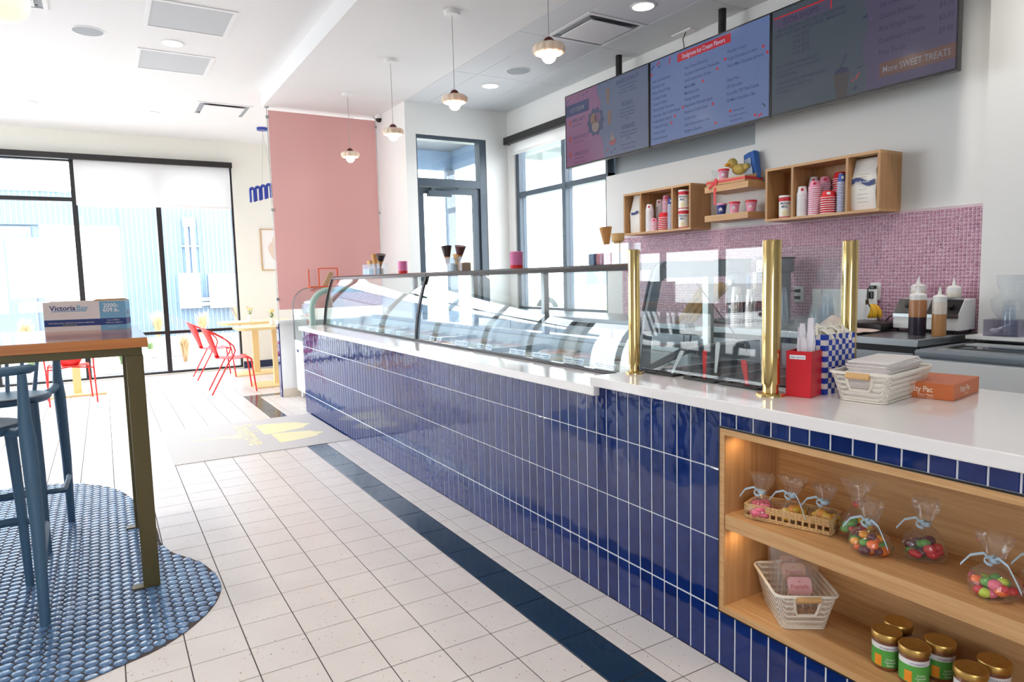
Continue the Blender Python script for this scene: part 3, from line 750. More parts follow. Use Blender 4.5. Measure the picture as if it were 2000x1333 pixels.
# ------------------------------------------------------------------ pink mosaic backsplash
def pink_mosaic():
    m, n, p = _new('pink_mosaic')
    ge = n.nodes.new('ShaderNodeNewGeometry'); wn_ = n.nodes.new('ShaderNodeTexWhiteNoise')
    sn = n.nodes.new('ShaderNodeVectorMath'); sn.operation = 'SNAP'; sn.inputs[1].default_value = (1, .0225, .0225)
    n.links.new(ge.outputs['Position'], sn.inputs[0]); n.links.new(sn.outputs[0], wn_.inputs['Vector'])
    cr = n.nodes.new('ShaderNodeValToRGB'); cr.color_ramp.elements[0].color = lin(176, 118, 146); cr.color_ramp.elements[1].color = lin(200, 146, 172)
    n.links.new(wn_.outputs['Value'], cr.inputs[0]); n.links.new(cr.outputs[0], p.inputs['Base Color'])
    p.inputs['Roughness'].default_value = .08; p.inputs['Coat Weight'].default_value = .6; p.inputs['Coat Roughness'].default_value = .03
    MATS['pink_mosaic'] = m
pink_mosaic()
mat('grout_pink', (226, 208, 216), .7, var=.03)
bs = obj('backsplash', MB().box(2.684, -.822, .972, 2.69, 2.452, 1.735), 'grout_pink', wr_, smooth=0)
mm = MB(); P = .0225; rnd = random.Random(3)
ny, nz = int((2.452+.822)/P), int((1.735-.975)/P)
for i in range(ny):
    for j in range(nz):
        y, z = -.822+P*(i+.5), .977+P*(j+.5); h = P/2-.0011; x = 2.6835; a, b = rnd.gauss(0, .0006), rnd.gauss(0, .0006); c = .0022
        k = h-c
        mm.add([(x+.001, y-h, z-h), (x+.001, y+h, z-h), (x+.001, y+h, z+h), (x+.001, y-h, z+h),
                (x-.0012-a-b, y-k, z-k), (x-.0012+a-b, y+k, z-k), (x-.0012+a+b, y+k, z+k), (x-.0012-a+b, y-k, z+k)],
               [(0, 1, 5, 4), (1, 2, 6, 5), (2, 3, 7, 6), (3, 0, 4, 7), (4, 5, 6, 7)])
obj('mosaic_tile', mm, 'pink_mosaic', bs, smooth=60, kind='stuff')
# ------------------------------------------------------------------ wall shelves
def cubby(y0, y1, divs, label):
    t = thing('wall_cubby', label, 'shelf', (2.57, (y0+y1)/2, 1.727))
    x0, x1, z0, z1, th = 2.45, 2.6895, 1.727, 2.107, .018
    for nm, b in (('top_board', (x0, y0, z1-th, x1, y1, z1)), ('bottom_board', (x0, y0, z0, x1, y1, z0+th))): obj(nm, MB().box(*b), 'oak', t, smooth=0)
    for y in (y0, y1-th): obj('side_board', MB().box(x0, y, z0+th, x1, y+th, z1-th), 'oak_z', t, smooth=0)
    obj('back_board', MB().box(x1-.008, y0+th, z0+th, x1, y1-th, z1-th), 'oak_z', t, smooth=0)
    for y in divs: obj('divider', MB().box(x0+.001, y-th/2, z0+th, x1-.008, y+th/2, z1-th), 'oak_z', t, smooth=0)
cubby(1.30, 2.145, (1.915, 1.515), 'three bay oak wall cubby with stacked cups, nearer the window')
cubby(-.303, .558, (.332, -.08), 'three bay oak wall cubby with stacked cups, nearer the right wall edge')
for z, lb in ((2.0, 'upper floating oak shelf carrying the red ribbon gift box'), (1.771, 'lower floating oak shelf carrying four ice cream cups')):
    o = obj('floating_shelf', MB().box(2.45, .713, z, 2.6895, 1.147, z+.05), 'oak', bev=.002); tag(o, lb, 'shelf')
mat('cup_white', (240, 238, 240), .4); mat('cup_pink', (238, 160, 190), .4); mat('cup_red', (226, 40, 50), .4); mat('cup_blue', (60, 92, 172), .4)
mat('print_red', (210, 40, 60), .5); mat('print_navy', (40, 56, 120), .5); mat('print_white', (244, 244, 246), .5); mat('paper_white', (238, 236, 232), .6, var=.04, scale=14, bump=.25, bscale=18)
ZS = 1.7455
def cup_stack(x, y, r, h, top, pitch, m, label, z0=ZS, logo='print_red', taper=.72):
    """upturned nested paper cups: only the rims of the lower ones show"""
    t = thing('paper_cup_stack', label, 'cup stack', (x, y, z0), 'upturned paper cup stacks on the wall shelves')
    key = (m, round(r, 3), round(h, 3))
    def mk():
        return MB().lathe([(r*1.06, 0), (r*1.06, .005), (r, .0052), (r*taper, h-.003), (r*taper*.93, h-.003), (r*taper*.9, h-.006)], n=16)
    me = shared(('cup', key), mk, m, 40)
    if len(me.materials) < 2:
        me.materials.append(MATS['cup_white'])
        for p in me.polygons:
            if p.center.z < .004 and abs(p.normal.z) < .5: p.material_index = 1
    n = max(1, int((top-z0-h)/pitch))
    for i in range(n+1):
        copy_mesh_obj('paper_cup', me, t, (x, y, z0 + (top-z0-h)*i/max(1, n)))
    zc = top-h*.45; a = math.radians(215); rr = r*(1-(1-taper)*.55)+.0006
    lg_ = MB()
    for k in range(6):
        u = -.5+k/5; aa = a+u*.45; hh = .010*(1-.5*abs(u))
        lg_.add([(x+rr*1.03*math.cos(aa-.05), y+rr*1.03*math.sin(aa-.05), zc-hh), (x+rr*1.03*math.cos(aa+.05), y+rr*1.03*math.sin(aa+.05), zc-hh), (x+rr*.99*math.cos(aa+.05), y+rr*.99*math.sin(aa+.05), zc+hh*1.1), (x+rr*.99*math.cos(aa-.05), y+rr*.99*math.sin(aa-.05), zc+hh*1.1)], [(0, 1, 2, 3)])
    obj('logo', lg_, logo, t, smooth=0)
N1, N2 = 'in the cubby nearer the window', 'in the right hand cubby'
cup_stack(2.50, 1.845, .036, .06, 1.99, .011, 'cup_white', 'front stack of upturned white paper cups '+N1)
cup_stack(2.61, 1.835, .036, .06, 2.035, .011, 'cup_white', 'rear stack of upturned white paper cups '+N1)
cup_stack(2.49, 1.775, .030, .05, 1.862, .012, 'cup_pink', 'short front stack of upturned pink paper cups '+N1)
cup_stack(2.52, 1.69, .046, .05, 1.903, .014, 'cup_red', 'stack of upturned red paper cups with white rims '+N1)
cup_stack(2.61, 1.745, .040, .06, 2.062, .013, 'cup_pink', 'tall rear stack of upturned pink paper cups '+N1)
cup_stack(2.53, 1.60, .034, .06, 2.019, .010, 'cup_blue', 'stack of upturned blue paper cups with white rims '+N1, logo='print_white')
cup_stack(2.63, 1.64, .034, .05, 2.04, .012, 'cup_red', 'rear stack of red paper cups behind the blue ones '+N1)
cup_stack(2.50, .285, .036, .06, 1.955, .011, 'cup_white', 'front stack of upturned white paper cups '+N2)
cup_stack(2.61, .275, .036, .06, 2.025, .011, 'cup_white', 'rear stack of upturned white paper cups '+N2)
cup_stack(2.50, .187, .041, .055, 1.981, .013, 'cup_pink', 'front stack of upturned pink paper cups '+N2)
cup_stack(2.61, .185, .041, .055, 2.015, .013, 'cup_pink', 'rear stack of upturned pink paper cups '+N2)
cup_stack(2.50, .083, .050, .05, 1.90, .014, 'cup_red', 'short front stack of upturned red paper cups with white rims '+N2, logo='print_white')
cup_stack(2.62, .075, .050, .05, 2.03, .014, 'cup_red', 'tall rear stack of upturned red paper cups '+N2, logo='print_white')
cup_stack(2.505, -.014, .031, .06, 2.0, .010, 'cup_blue', 'stack of upturned blue paper cups with white rims '+N2, logo='print_white')
def wrap_text(mb, s, c, r, z, ang, size, align='C', bold=0):
    t = MB(); txt(t, s, (0, 0, 0), (1, 0, 0), (0, 1, 0), size, align, bold, 0)
    mb.add([(c[0]+r*math.cos(ang+u/r), c[1]+r*math.sin(ang+u/r), z+v) for u, v, _ in t.v], t.f)
mat('tin_white', (240, 238, 232), .35); mat('tin_cream', (238, 222, 178), .4)
def tin(x, y, z, label):
    t = thing('malted_milk_tin', label, 'tin', (x, y, z), 'malted milk tins')
    obj('can', MB().lathe([(.044, 0), (.046, .002), (.046, .150), (.044, .152)], (x, y, z), 24), 'tin_white', t)
    obj('lid', MB().lathe([(.0475, .146), (.0475, .157), (.046, .159)], (x, y, z), 24), 'white_plastic', t)
    obj('red_band', MB().lathe([(.0464, .118), (.0464, .145)], (x, y, z), 24), 'print_red', t)
    obj('foot_band', MB().lathe([(.0464, .002), (.0464, .009)], (x, y, z), 24), 'print_red', t)
    w = MB(); wrap_text(w, 'Malted', (x, y), .0465, z+.094, math.radians(212), .026, bold=.01); wrap_text(w, 'Milk', (x, y), .0465, z+.070, math.radians(208), .026, bold=.01)
    obj('lettering', w, 'print_navy', t, smooth=0)
    b = MB()
    for k in range(6):
        a = math.radians(190+7*k); b.add([(x+.0466*math.cos(q), y+.0466*math.sin(q), z+w_) for q, w_ in ((a, .014), (a+.125, .014), (a+.125, .052-.003*(k-2)**2*.4), (a, .052-.003*(k-2)**2*.4))], [(0, 1, 2, 3)])
    obj('picture', b, 'tin_cream', t, smooth=0)
tin(2.50, 1.425, ZS, 'lower of the two stacked malted milk tins beside the pink cup stacks')
tin(2.50, 1.425, ZS+.1595, 'upper of the two stacked malted milk tins beside the pink cup stacks')
tin(2.50, .42, ZS, 'single malted milk tin alone in its cubby bay')
mat('bag_kraft', (190, 172, 150), .6, var=.08, bump=.3, bscale=20)
def paper_bag(x, y, w, h, d, label, rib):
    t = thing('paper_bag', label, 'bag', (x, y, ZS), 'white paper bags in the wall cubbies')
    n = 9; b = MB(); rr = random.Random(int(y*100))
    def ring(z, k, j): return [(x+a*d/2*k+rr.uniform(-j, j), y+c*w/2*(1+(.04 if z < h*.7 else -.06))+rr.uniform(-j, j), ZS+z) for a, c in ((-1, -1), (-1, -.5), (-1, 0), (-1, .5), (-1, 1), (0, 1), (1, 1), (1, 0), (1, -1), (0, -1))]
    L = [(0, .9, .0), (.02, 1.0, .002), (.1, 1.05, .004), (.18, 1.0, .004), (.25, .8, .004), (h-.02, .42, .005), (h, .22, .004)]
    vs = []
    for z, k, j in L: vs += ring(z, k, j)
    m_ = 10; fs = [(i*m_+q, i*m_+(q+1) % m_, (i+1)*m_+(q+1) % m_, (i+1)*m_+q) for i in range(len(L)-1) for q in range(m_)] + [tuple(range(m_-1, -1, -1)), tuple(range((len(L)-1)*m_, len(L)*m_))]
    b.add(vs, fs); obj('bag_body', b, 'paper_white', t, smooth=60)
    if rib:
        r_ = MB(); xx = x-d/2*1.05-.0045
        P_ = [(xx, y+w*.46*(1-2*k/8), ZS+.165+.012*math.sin(k/8*6.3)-.012*(k/8-.5)) for k in range(9)]
        r_.strip(P_, [(p[0], p[1], p[2]+.032) for p in P_]); rb = obj('ribbon_label', r_, 'print_navy', t, smooth=60)
        q = MB()
        for k, (zz, ww) in enumerate(((.225, .5), (.21, .3), (.13, .3), (.10, .45), (.075, .4), (.05, .42))): q.box(xx-.0008, y-w*ww/2, ZS+zz, xx-.0003, y+w*ww/2, ZS+zz+.003)
        obj('print', q, 'bag_kraft', t, smooth=0)
        q = MB(); txt(q, 'Waffle Cone', (xx-.001, y+.055, ZS+.174), (0, -1, .0), (0, 0, 1), .019, 'L', .01); obj('lettering', q, 'print_white', rb, smooth=0)
    else:
        r_ = MB(); xx = x-d/2*1.05-.004; r_.box(xx-.001, y+.0, ZS+.168, xx, y+w*.40, ZS+.190); r_.box(xx-.001, y-.03, ZS+.175, xx, y, ZS+.20)
        obj('label', r_, 'print_navy', t, smooth=0)
paper_bag(2.55, 2.025, .155, .345, .10, 'crumpled white paper bag with a small blue label in the cubby bay by the window', False)
paper_bag(2.55, -.172, .165, .335, .12, 'white paper bag with a wavy navy ribbon label in the right end cubby bay', True)
# cups on the lower floating shelf
def dessert_cup(x, y, m, lid, logo, label, z=1.8215, s=1.0, grp='lidded ice cream cups'):
    t = thing('ice_cream_cup', label, 'cup', (x, y, z), grp)
    obj('cup', MB().lathe([(.030*s, 0), (.0395*s, .078*s), (.040*s, .079*s)], (x, y, z), 24), m, t)
    obj('lid', MB().lathe([(.0435*s, .074*s), (.0435*s, .085*s), (.041*s, .088*s), (.036*s, .086*s)], (x, y, z), 24), lid, t)
    w = MB(); a = math.radians(210); r = .0375*s
    for k in range(5):
        aa = a+(-.5+k/4)*.6; w.add([(x+r*1.0*math.cos(q), y+r*math.sin(q), z+v) for q, v in ((aa-.07, .034*s), (aa+.07, .034*s), (aa+.07, (.056-.006*abs(k-2))*s), (aa-.07, (.056-.006*abs(k-2))*s))], [(0, 1, 2, 3)])
    wrap_text(w, 'snelgrove', (x, y), .0372*s, z+.026*s, a, .011*s); obj('logo', w, logo, t, smooth=0)
mat('cup_navy', (40, 58, 140), .4)
dessert_cup(2.50, 1.015, 'cup_navy', 'cup_pink', 'print_white', 'navy ice cream cup with pink lid at the window end of the lower floating shelf')
dessert_cup(2.50, .885, 'cup_pink', 'cup_red', 'print_white', 'pink ice cream cup with red lid beside the navy cup on the lower shelf')
dessert_cup(2.58, .79, 'cup_navy', 'cup_navy', 'cup_pink', 'navy ice cream cup with navy lid set back between the two pink cups')
dessert_cup(2.535, .715+.04, 'cup_pink', 'cup_red', 'print_white', 'pink ice cream cup with red lid at the right end of the lower floating shelf')
# gift box on the upper floating shelf
mat('kraft', (206, 164, 112), .6, var=.06); mat('ribbon_red', (206, 18, 34), .35, var=.05); mat('plush_yellow', (226, 198, 112), .9, var=.15, scale=60, bump=.6, bscale=160)
mat('duck_beak', (242, 176, 40), .7, var=.08); mat('tote_blue', (52, 106, 190), .6, var=.05); mat('bag_print', (170, 186, 206), .5, var=.2, scale=40)
gz = 2.0505
g = thing('gift_box', 'low kraft gift box tied with a red ribbon bow on the upper floating shelf', 'gift box', (2.55, .93, gz))
side_poly = [(0, 0), (.20, 0), (.20, .075), (.0, .042)]
gb = MB().box(2.46, .755, gz, 2.662, 1.135, gz+.004)
gb.box(2.46, .755, gz, 2.464, 1.135, gz+.045)
for y in (.755, 1.131): gb.prism([(2.464, gz), (2.662, gz), (2.662, gz+.08), (2.464, gz+.045)], y, y+.004, 'y')
gb.box(2.658, .759, gz, 2.662, 1.131, gz+.08)
obj('tray', gb, 'kraft', g, smooth=0)
rb = MB().box(2.4585, .752, gz+.017, 2.4600, 1.138, gz+.037).box(2.46, .7520, gz+.019, 2.664, .7545, gz+.039)
obj('ribbon', rb, 'ribbon_red', g, smooth=0)
bow = MB()
yb = 1.035
bow.strip([(2.456, yb+.014, gz+.055), (2.452, yb+.012, gz), (2.448, yb+.014, gz-.06), (2.45, yb+.016, gz-.148)], [(2.456, yb-.014, gz+.055), (2.452, yb-.012, gz), (2.448, yb-.010, gz-.06), (2.45, yb-.008, gz-.152)], (-.001, 0, 0))
bow.strip([(2.455, yb+.012, gz+.03), (2.444, yb+.05, gz+.0), (2.44, yb+.062, gz-.012)], [(2.455, yb+.0, gz+.012), (2.446, yb+.035, gz-.014), (2.442, yb+.05, gz-.03)], (-.001, 0, 0))
obj('bow', bow, 'ribbon_red', g, smooth=50)
dk = thing('plush_duck', 'yellow plush duck with orange bill sitting in the gift box', 'plush toy', (2.55, .94, gz+.06))
obj('body', MB().sphere((2.57, .90, gz+.115), .048, 16, 10, (1, 1.25, .9)).sphere((2.575, .842, gz+.128), .024, 12, 8, (1, 1.2, 1)), 'plush_yellow', dk, smooth=180)
hd = obj('head', MB().sphere((2.545, .948, gz+.165), .040, 16, 12), 'plush_yellow', dk, smooth=180)
obj('bill', MB().sphere((2.505, .962, gz+.152), .021, 14, 8, (1.15, 1.05, .62)), 'duck_beak', hd, smooth=180)
obj('eye', MB().sphere((2.512, .938, gz+.178), .005, 8, 6), 'black_plastic', hd, smooth=180)
dessert_cup(2.49, .985, 'cup_pink', 'cup_red', 'print_white', 'pink ice cream cup with red lid inside the gift box beside the plush duck', z=gz+.035, s=1.0, grp='lidded ice cream cups')
tb = thing('tote_bag', 'blue folded bag leaning at the back of the gift box', 'bag', (2.62, .80, gz+.01))
M = Matrix.Translation((2.61, .80, gz+.02)) @ Matrix.Rotation(math.radians(-14), 4, 'X') @ Matrix.Rotation(math.radians(8), 4, 'Y')
pr_ = [(-.02, -.055), (.03, -.058), (.04, 0), (.03, .058), (-.02, .055), (-.028, 0)]
obj('bag_body', MB().prism(pr_, 0, .225, 'z').xf(M), 'tote_blue', tb, smooth=50, bev=.008)
obj('print', MB().box(-.031, -.02, .10, -.029, .045, .175).box(-.036, -.03, .03, -.033, .05, .10).xf(M), 'bag_print', tb, smooth=0)
glass('film', (.96, .97, .98), 1.25, .03, .05)
cb = thing('candy_bag', 'clear candy bag with blue ribbon at the front corner of the gift box', 'candy bag', (2.50, 1.09, gz+.006))
obj('candy', MB().sphere((2.50, 1.085, gz+.028), .02, 10, 6).sphere((2.51, 1.06, gz+.028), .018, 10, 6).sphere((2.50, 1.11, gz+.026), .017, 10, 6), 'cup_pink', cb, smooth=180)
obj('film', MB().lathe([(.035, .006), (.045, .025), (.03, .05), (.008, .062), (.02, .09), (.032, .125)], (2.505, 1.085, gz), 14, wob=lambda a, z: 1+.12*math.sin(4*a+z*50)), 'film', cb, smooth=180)
# ------------------------------------------------------------------ back counter
ZC = .975
bc = thing('back_counter', 'stainless steel back counter with a fridge cabinet under the pink mosaic', 'counter', (2.36, .9, 0))
obj('worktop', MB().box(2.03, -.79, .93, 2.683, 4.5, ZC), 'steel', bc, bev=.004)
obj('cabinet', MB().box(2.06, -.775, .05, 2.67, 4.48, .93), 'steel', bc, smooth=0)
for k in range(6): obj('door', MB().box(2.045, -.76+k*.87, .12, 2.06, -.76+k*.87+.85, .90), 'steel', bc, bev=.004)
obj('gasket', MB().box(2.04, -.785, .895, 2.062, 4.48, .93), 'black_plastic', bc, smooth=0)
obj('end_handle', MB().box(2.02, -.80, .4, 2.06, -.776, .915), 'black_plastic', bc, bev=.006)
def outlet(y, z, label, plugged):
    t = thing('wall_outlet', label, 'outlet', (2.68, y, z), 'wall outlets')
    obj('plate', MB().box(2.676, y-.036, z-.058, 2.6822, y+.036, z+.058), 'white_plastic', t, bev=.002)
    for dz in (-.026, .026): obj('socket', MB().box(2.6745, y-.017, z+dz-.014, 2.677, y+.017, z+dz+.014), 'white_gloss', t, bev=.003)
    s = MB()
    for dz in (-.026, .026):
        for dy in (-.006, .006): s.box(2.674, y+dy-.001, z+dz-.002, 2.6748, y+dy+.001, z+dz+.007)
    obj('slot', s, 'black_plastic', t, smooth=0)
outlet(-.156, 1.216, 'white wall outlet with black plugs beside the bananas', True)
outlet(.43, 1.19, 'white wall outlet with dark cords behind the sneeze guard glass', True)
def cord(label, pts, plugs, extra=None):
    t = thing('power_cord', label, 'cord', pts[-1])
    for p in plugs: obj('plug', MB().box(p[0]-.03, p[1]-.018, p[2]-p[3], p[0], p[1]+.018, p[2]+p[3]), 'black_plastic', t, bev=.004)
    obj('cable', MB().tube(pts, .0042, 8), 'black_plastic', t, smooth=60)
cord('black power cord hanging from the outlet to the sauce warmers', [(2.65, -.145, 1.24), (2.635, -.13, 1.235), (2.63, -.13, 1.18), (2.63, -.14, 1.13), (2.62, -.19, 1.06), (2.60, -.24, 1.025), (2.56, -.29, 1.02), (2.54, -.33, 1.05), (2.55, -.36, 1.075), (2.57, -.375, 1.05), (2.575, -.36, 1.0), (2.56, -.30, .985), (2.56, -.35, .982)], [(2.674, -.15, 1.242, .012), (2.674, -.14, 1.190, .024)])
cord('pair of dark cords curving from the far outlet toward the mixers', [(2.65, .43, 1.215), (2.62, .45, 1.22), (2.60, .50, 1.19), (2.60, .55, 1.12), (2.60, .58, 1.0), (2.55, .60, .982)], [(2.674, .43, 1.215, .012), (2.674, .43, 1.165, .012)])
def warmer(y0, y1, label, dial):
    t = thing('sauce_warmer', label, 'warmer', (2.56, (y0+y1)/2, ZC), 'sauce warmers')
    P_ = [(2.46, .995), (2.46, 1.085), (2.525, 1.172), (2.655, 1.178), (2.655, .995)]
    obj('housing', MB().prism(P_, y0, y1, 'y'), 'white_gloss', t, bev=.003)
    obj('control_panel', MB().prism([(2.4585, 1.090), (2.5225, 1.174), (2.5255, 1.172), (2.462, 1.087)], y0+.004, y1-.004, 'y'), 'black_plastic', t, smooth=0)
    obj('lip', MB().box(2.455, y0, 1.066, 2.4615, y1, 1.086), 'steel', t, smooth=0)
    n_ = Vector((-.8, 0, .6)); c = Vector((2.492, y0+.055 if dial else y1-.07, 1.132))
    if dial: obj('dial', MB().cyl(c, c+n_*.02, .021, .017, 18), 'black_plastic', t)
    else: obj('switch', MB().cyl(c, c+n_*.01, .016, .012, 8), 'rubber', t)
    obj('well_rim', MB().lathe([(.052, 1.174), (.054, 1.184), (.046, 1.184), (.044, 1.176)], (2.59, (y0+y1)/2, 0), 24), 'steel', t)
    for x in (2.475, 2.64):
        for y in (y0+.02, y1-.02): obj('foot', MB().cyl((x, y, ZC), (x, y, .996), .009, n=8), 'rubber', t)
warmer(-.565, -.405, 'white sauce warmer with a switch, nearer the wall outlet', False)
warmer(-.785, -.60, 'white sauce warmer with a black dial at the end of the steel counter', True)
mat('bottle_soft', (226, 216, 206), .35, var=.03, sub=.2); mat('sauce_dark', (44, 36, 54), .25); mat('sauce_amber', (176, 120, 78), .3); mat('sauce_caramel', (196, 142, 90), .3)
def bottle(x, y, z, r, h, fill, top, lower, label):
    t = thing('squeeze_bottle', label, 'bottle', (x, y, z), 'squeeze bottles')
    if fill: obj('sauce', MB().lathe([(r*.96, 0), (r, .006), (r, fill)], (x, y, z), 24), lower, t)
    obj('upper_body', MB().lathe([(r*(1 if fill else .96), fill), (r, fill+.004), (r, h-.014), (r*.93, h-.004), (r*.75, h)], (x, y, z), 24), top, t)
    cp = obj('cap', MB().lathe([(r*.97, h-.012), (r*.97, h+.018), (r*.8, h+.024), (r*.45, h+.03)], (x, y, z), 24), 'white_plastic', t)
    obj('nozzle', MB().lathe([(r*.3, h+.028), (r*.24, h+.045), (r*.09, h+.072), (r*.08, h+.076)], (x, y, z), 14), 'white_plastic', cp)
bottle(2.30, -.640, ZC, .046, .215, .105, 'sauce_amber', 'sauce_dark', 'large squeeze bottle half full of dark sauce in front of the warmers')
bottle(2.33, -.745, ZC, .037, .205, .125, 'bottle_soft', 'sauce_caramel', 'squeeze bottle of caramel sauce beside the dark sauce bottle')
bottle(2.59, -.485, 1.180, .044, .055, 0, 'bottle_soft', 'bottle_soft', 'squeeze bottle sunk in the warmer nearer the outlet')
bottle(2.59, -.692, 1.180, .040, .045, 0, 'bottle_soft', 'bottle_soft', 'squeeze bottle sunk in the warmer with the black dial')
o = obj('hot_plate', MB().box(2.36, -.39, ZC+.008, 2.62, -.12, 1.028), 'black_plastic', bev=.008); tag(o, 'flat black hot plate on the steel counter under the bananas', 'hot plate')
mat('banana_skin', (232, 178, 36), .5, var=.12, scale=18); mat('banana_stem', (70, 52, 24), .7)
bn = thing('banana_bunch', 'bunch of ripe bananas by the pink mosaic wall', 'bananas', (2.54, -.20, 1.0285))
for k, (dy, da) in enumerate(((0, -.25), (.035, 0), (.07, .22), (-.03, -.4))):
    P_ = []
    for i in range(8):
        a = -.5+1.9*i/7; P_.append((2.50+.02*k*.4, -.22+dy*.5-.045*math.cos(a)-dy*.5*math.sin(a)+da*.02*i/7, 1.085+.055*math.sin(a-.25)))
    zmin = min(p[2] for p in P_); P_ = [(p[0], p[1], p[2]+max(0, 1.046-zmin)) for p in P_]
    b_ = obj('banana', MB().tube(P_, [.006, .013, .016, .0175, .0175, .016, .011, .005], 8), 'banana_skin', bn, smooth=60)
obj('stem', MB().tube([(2.51, -.205, 1.135), (2.51, -.20, 1.165)], [.011, .008], 8), 'banana_stem', bn)
mat('towel', (226, 206, 196), .9, var=.06, bump=.4, bscale=60)
tw = MB(); n = 12; vs = []
for i in range(n+1):
    for j in range(n+1):
        u, w = i/n, j/n; x = 2.08+.22*u; y = -.42+.34*w
        z = ZC+.004+.085*math.exp(-((w-.72)**2)/.03-((u-.5)**2)/.12)+.02*math.sin(7*u+5*w)*(.3+w)*.5+.01
        vs.append((x+.03*math.sin(4*w), y, max(ZC+.002, z)))
tw.add(vs, [(i*(n+1)+j, (i+1)*(n+1)+j, (i+1)*(n+1)+j+1, i*(n+1)+j+1) for i in range(n) for j in range(n)])
o = obj('towel', tw, 'towel', smooth=180); tag(o, 'crumpled pale peach towel on the steel counter near the third brass post', 'towel')
so_ = o.modifiers.new('th', 'SOLIDIFY'); so_.thickness = .004
# milkshake mixers
def mixer(y, label):
    t = thing('milkshake_mixer', label, 'mixer', (2.42, y, ZC), 'milkshake mixers')
    obj('base', MB().box(2.32, y-.07, ZC, 2.60, y+.07, ZC+.03), 'dark_rail', t, bev=.008)
    obj('column', MB().box(2.46, y-.055, ZC+.03, 2.58, y+.055, 1.37), 'panel_grey', t, bev=.012)
    h = obj('motor_head', MB().box(2.34, y-.066, 1.352, 2.60, y+.066, 1.458), 'panel_grey', t, bev=.014)
    obj('head_cap', MB().box(2.335, y-.068, 1.455, 2.603, y+.068, 1.466), 'dark_rail', h, bev=.004)
    obj('face_plate', MB().box(2.332, y-.06, 1.36, 2.341, y+.06, 1.45), 'alu', h, bev=.003)
    obj('button', MB().box(2.329, y+.0, 1.425, 2.333, y+.04, 1.436), 'white_plastic', h, smooth=0); obj('button', MB().box(2.329, y-.045, 1.425, 2.333, y-.012, 1.436), 'white_plastic', h, smooth=0)
    obj('display', MB().box(2.329, y-.03, 1.394, 2.333, y+.035, 1.415), 'screen_blue', h, smooth=0)
    obj('button', MB().box(2.329, y+.02, 1.372, 2.333, y+.045, 1.384), 'black_plastic', h, smooth=0); obj('button', MB().box(2.329, y-.045, 1.372, 2.333, y-.02, 1.384), 'black_plastic', h, smooth=0)
    obj('spindle', MB().cyl((2.40, y, 1.352), (2.40, y, 1.12), .0045, n=8).cyl((2.40, y, 1.125), (2.40, y, 1.115), .016, n=12), 'alu', t)
    obj('cup_rest', MB().box(2.425, y-.02, 1.26, 2.462, y+.02, 1.31).box(2.43, y-.015, 1.08, 2.462, y+.015, 1.11), 'alu', t, bev=.004)
mat('screen_blue', (120, 130, 230), .3, emit=.6)
mixer(.865, 'silver milkshake mixer standing farther from the corner brass post')
mixer(.475, 'silver milkshake mixer half hidden behind the corner brass post')
mat('chrome', (206, 206, 208), .14, 1, .03)
def malt_cups(x, y, n, label):
    t = thing('malt_cup_stack', label, 'cup stack', (x, y, ZC), 'upturned steel malt cup stacks')
    me = shared('malt_cup', lambda: MB().lathe([(.044, 0), (.045, .003), (.044, .006), (.0425, .008), (.039, .09), (.031, .165), (.029, .168), (.02, .168)], n=20), 'chrome', 40)
    for i in range(n): copy_mesh_obj('malt_cup', me, t, (x, y, ZC+i*.0165))
malt_cups(2.20, .60, 8, 'stack of upturned steel malt cups beside the left mixer')
malt_cups(2.20, .47, 7, 'stack of upturned steel malt cups next to the corner brass post')
mat('handle_blue', (52, 84, 150), .4)
for k, (m_, a, b, lb) in enumerate((('handle_blue', (2.28, .545, 1.0), (2.28, .56, 1.34), 'blue handled spreader standing behind the steel cups'), ('beige', (2.28, .50, 1.0), (2.28, .505, 1.36), 'cream handled spreader with a hole standing behind the steel cups'))):
    t = thing('spreader', lb, 'utensil', a, 'spreaders')
    obj('handle', MB().tube([Vector(a)+(Vector(b)-Vector(a))*.55, b], [.011, .014], 8), m_, t)
    obj('blade', MB().tube([(a[0], a[1], ZC+.001), Vector(a)+(Vector(b)-Vector(a))*.55], .006, 4), 'chrome', t)
glass('cup_clear', (.93, .95, .97), 1.35, .05, .06)
def clear_cups(x, y, z, r, h, label, n=4, top=.7):
    t = thing('clear_cup_stack', label, 'cup stack', (x, y, z), 'stacks of clear plastic cups')
    hh = h*.62
    for i in range(n): obj('clear_cup', MB().lathe([(r, 0), (r*top, hh)], (x, y, z+(h-hh)*i/max(1, n-1)), 18), 'cup_clear', t)
clear_cups(2.18, .20, ZC, .045, .28, 'tall stack of upturned clear cups just right of the corner brass post', 5)
clear_cups(2.22, -.03, ZC, .042, .17, 'short stack of upturned clear cups behind the paper straws')
clear_cups(2.30, -.06, ZC, .045, .24, 'stack of clear cups in a crinkled bag behind the paper straws', 5)
bg = obj('plastic_bag', MB().lathe([(.05, .0), (.055, .14), (.05, .25), (.045, .29), (.07, .36), (.06, .42), (.03, .47)], (2.32, -.075, ZC), 18, sy=1.3, wob=lambda a, z: 1+.10*math.sin(3*a+z*40)+.06*math.sin(7*a-z*70)), 'film', smooth=180)
tag(bg, 'crinkled clear plastic bag rising over the cups behind the paper straws', 'bag')
sg_ = obj('notice_board', MB().box(2.655, -.18, ZC+.002, 2.665, .30, 1.23).xf(Matrix.Translation((0, 0, 0))), 'white_plastic'); tag(sg_, 'plain white board leaning against the mosaic behind the guard glass', 'board')
bn_ = thing('clear_bin', 'low clear plastic bin on the steel counter behind the paper straws', 'bin', (2.25, .1, ZC))
obj('walls', MB().box(2.08, -.16, ZC, 2.084, .33, 1.06).box(2.40, -.16, ZC, 2.404, .33, 1.06).box(2.084, -.16, ZC, 2.40, -.156, 1.06).box(2.084, .326, ZC, 2.40, .33, 1.06), 'cup_clear', bn_, smooth=0)
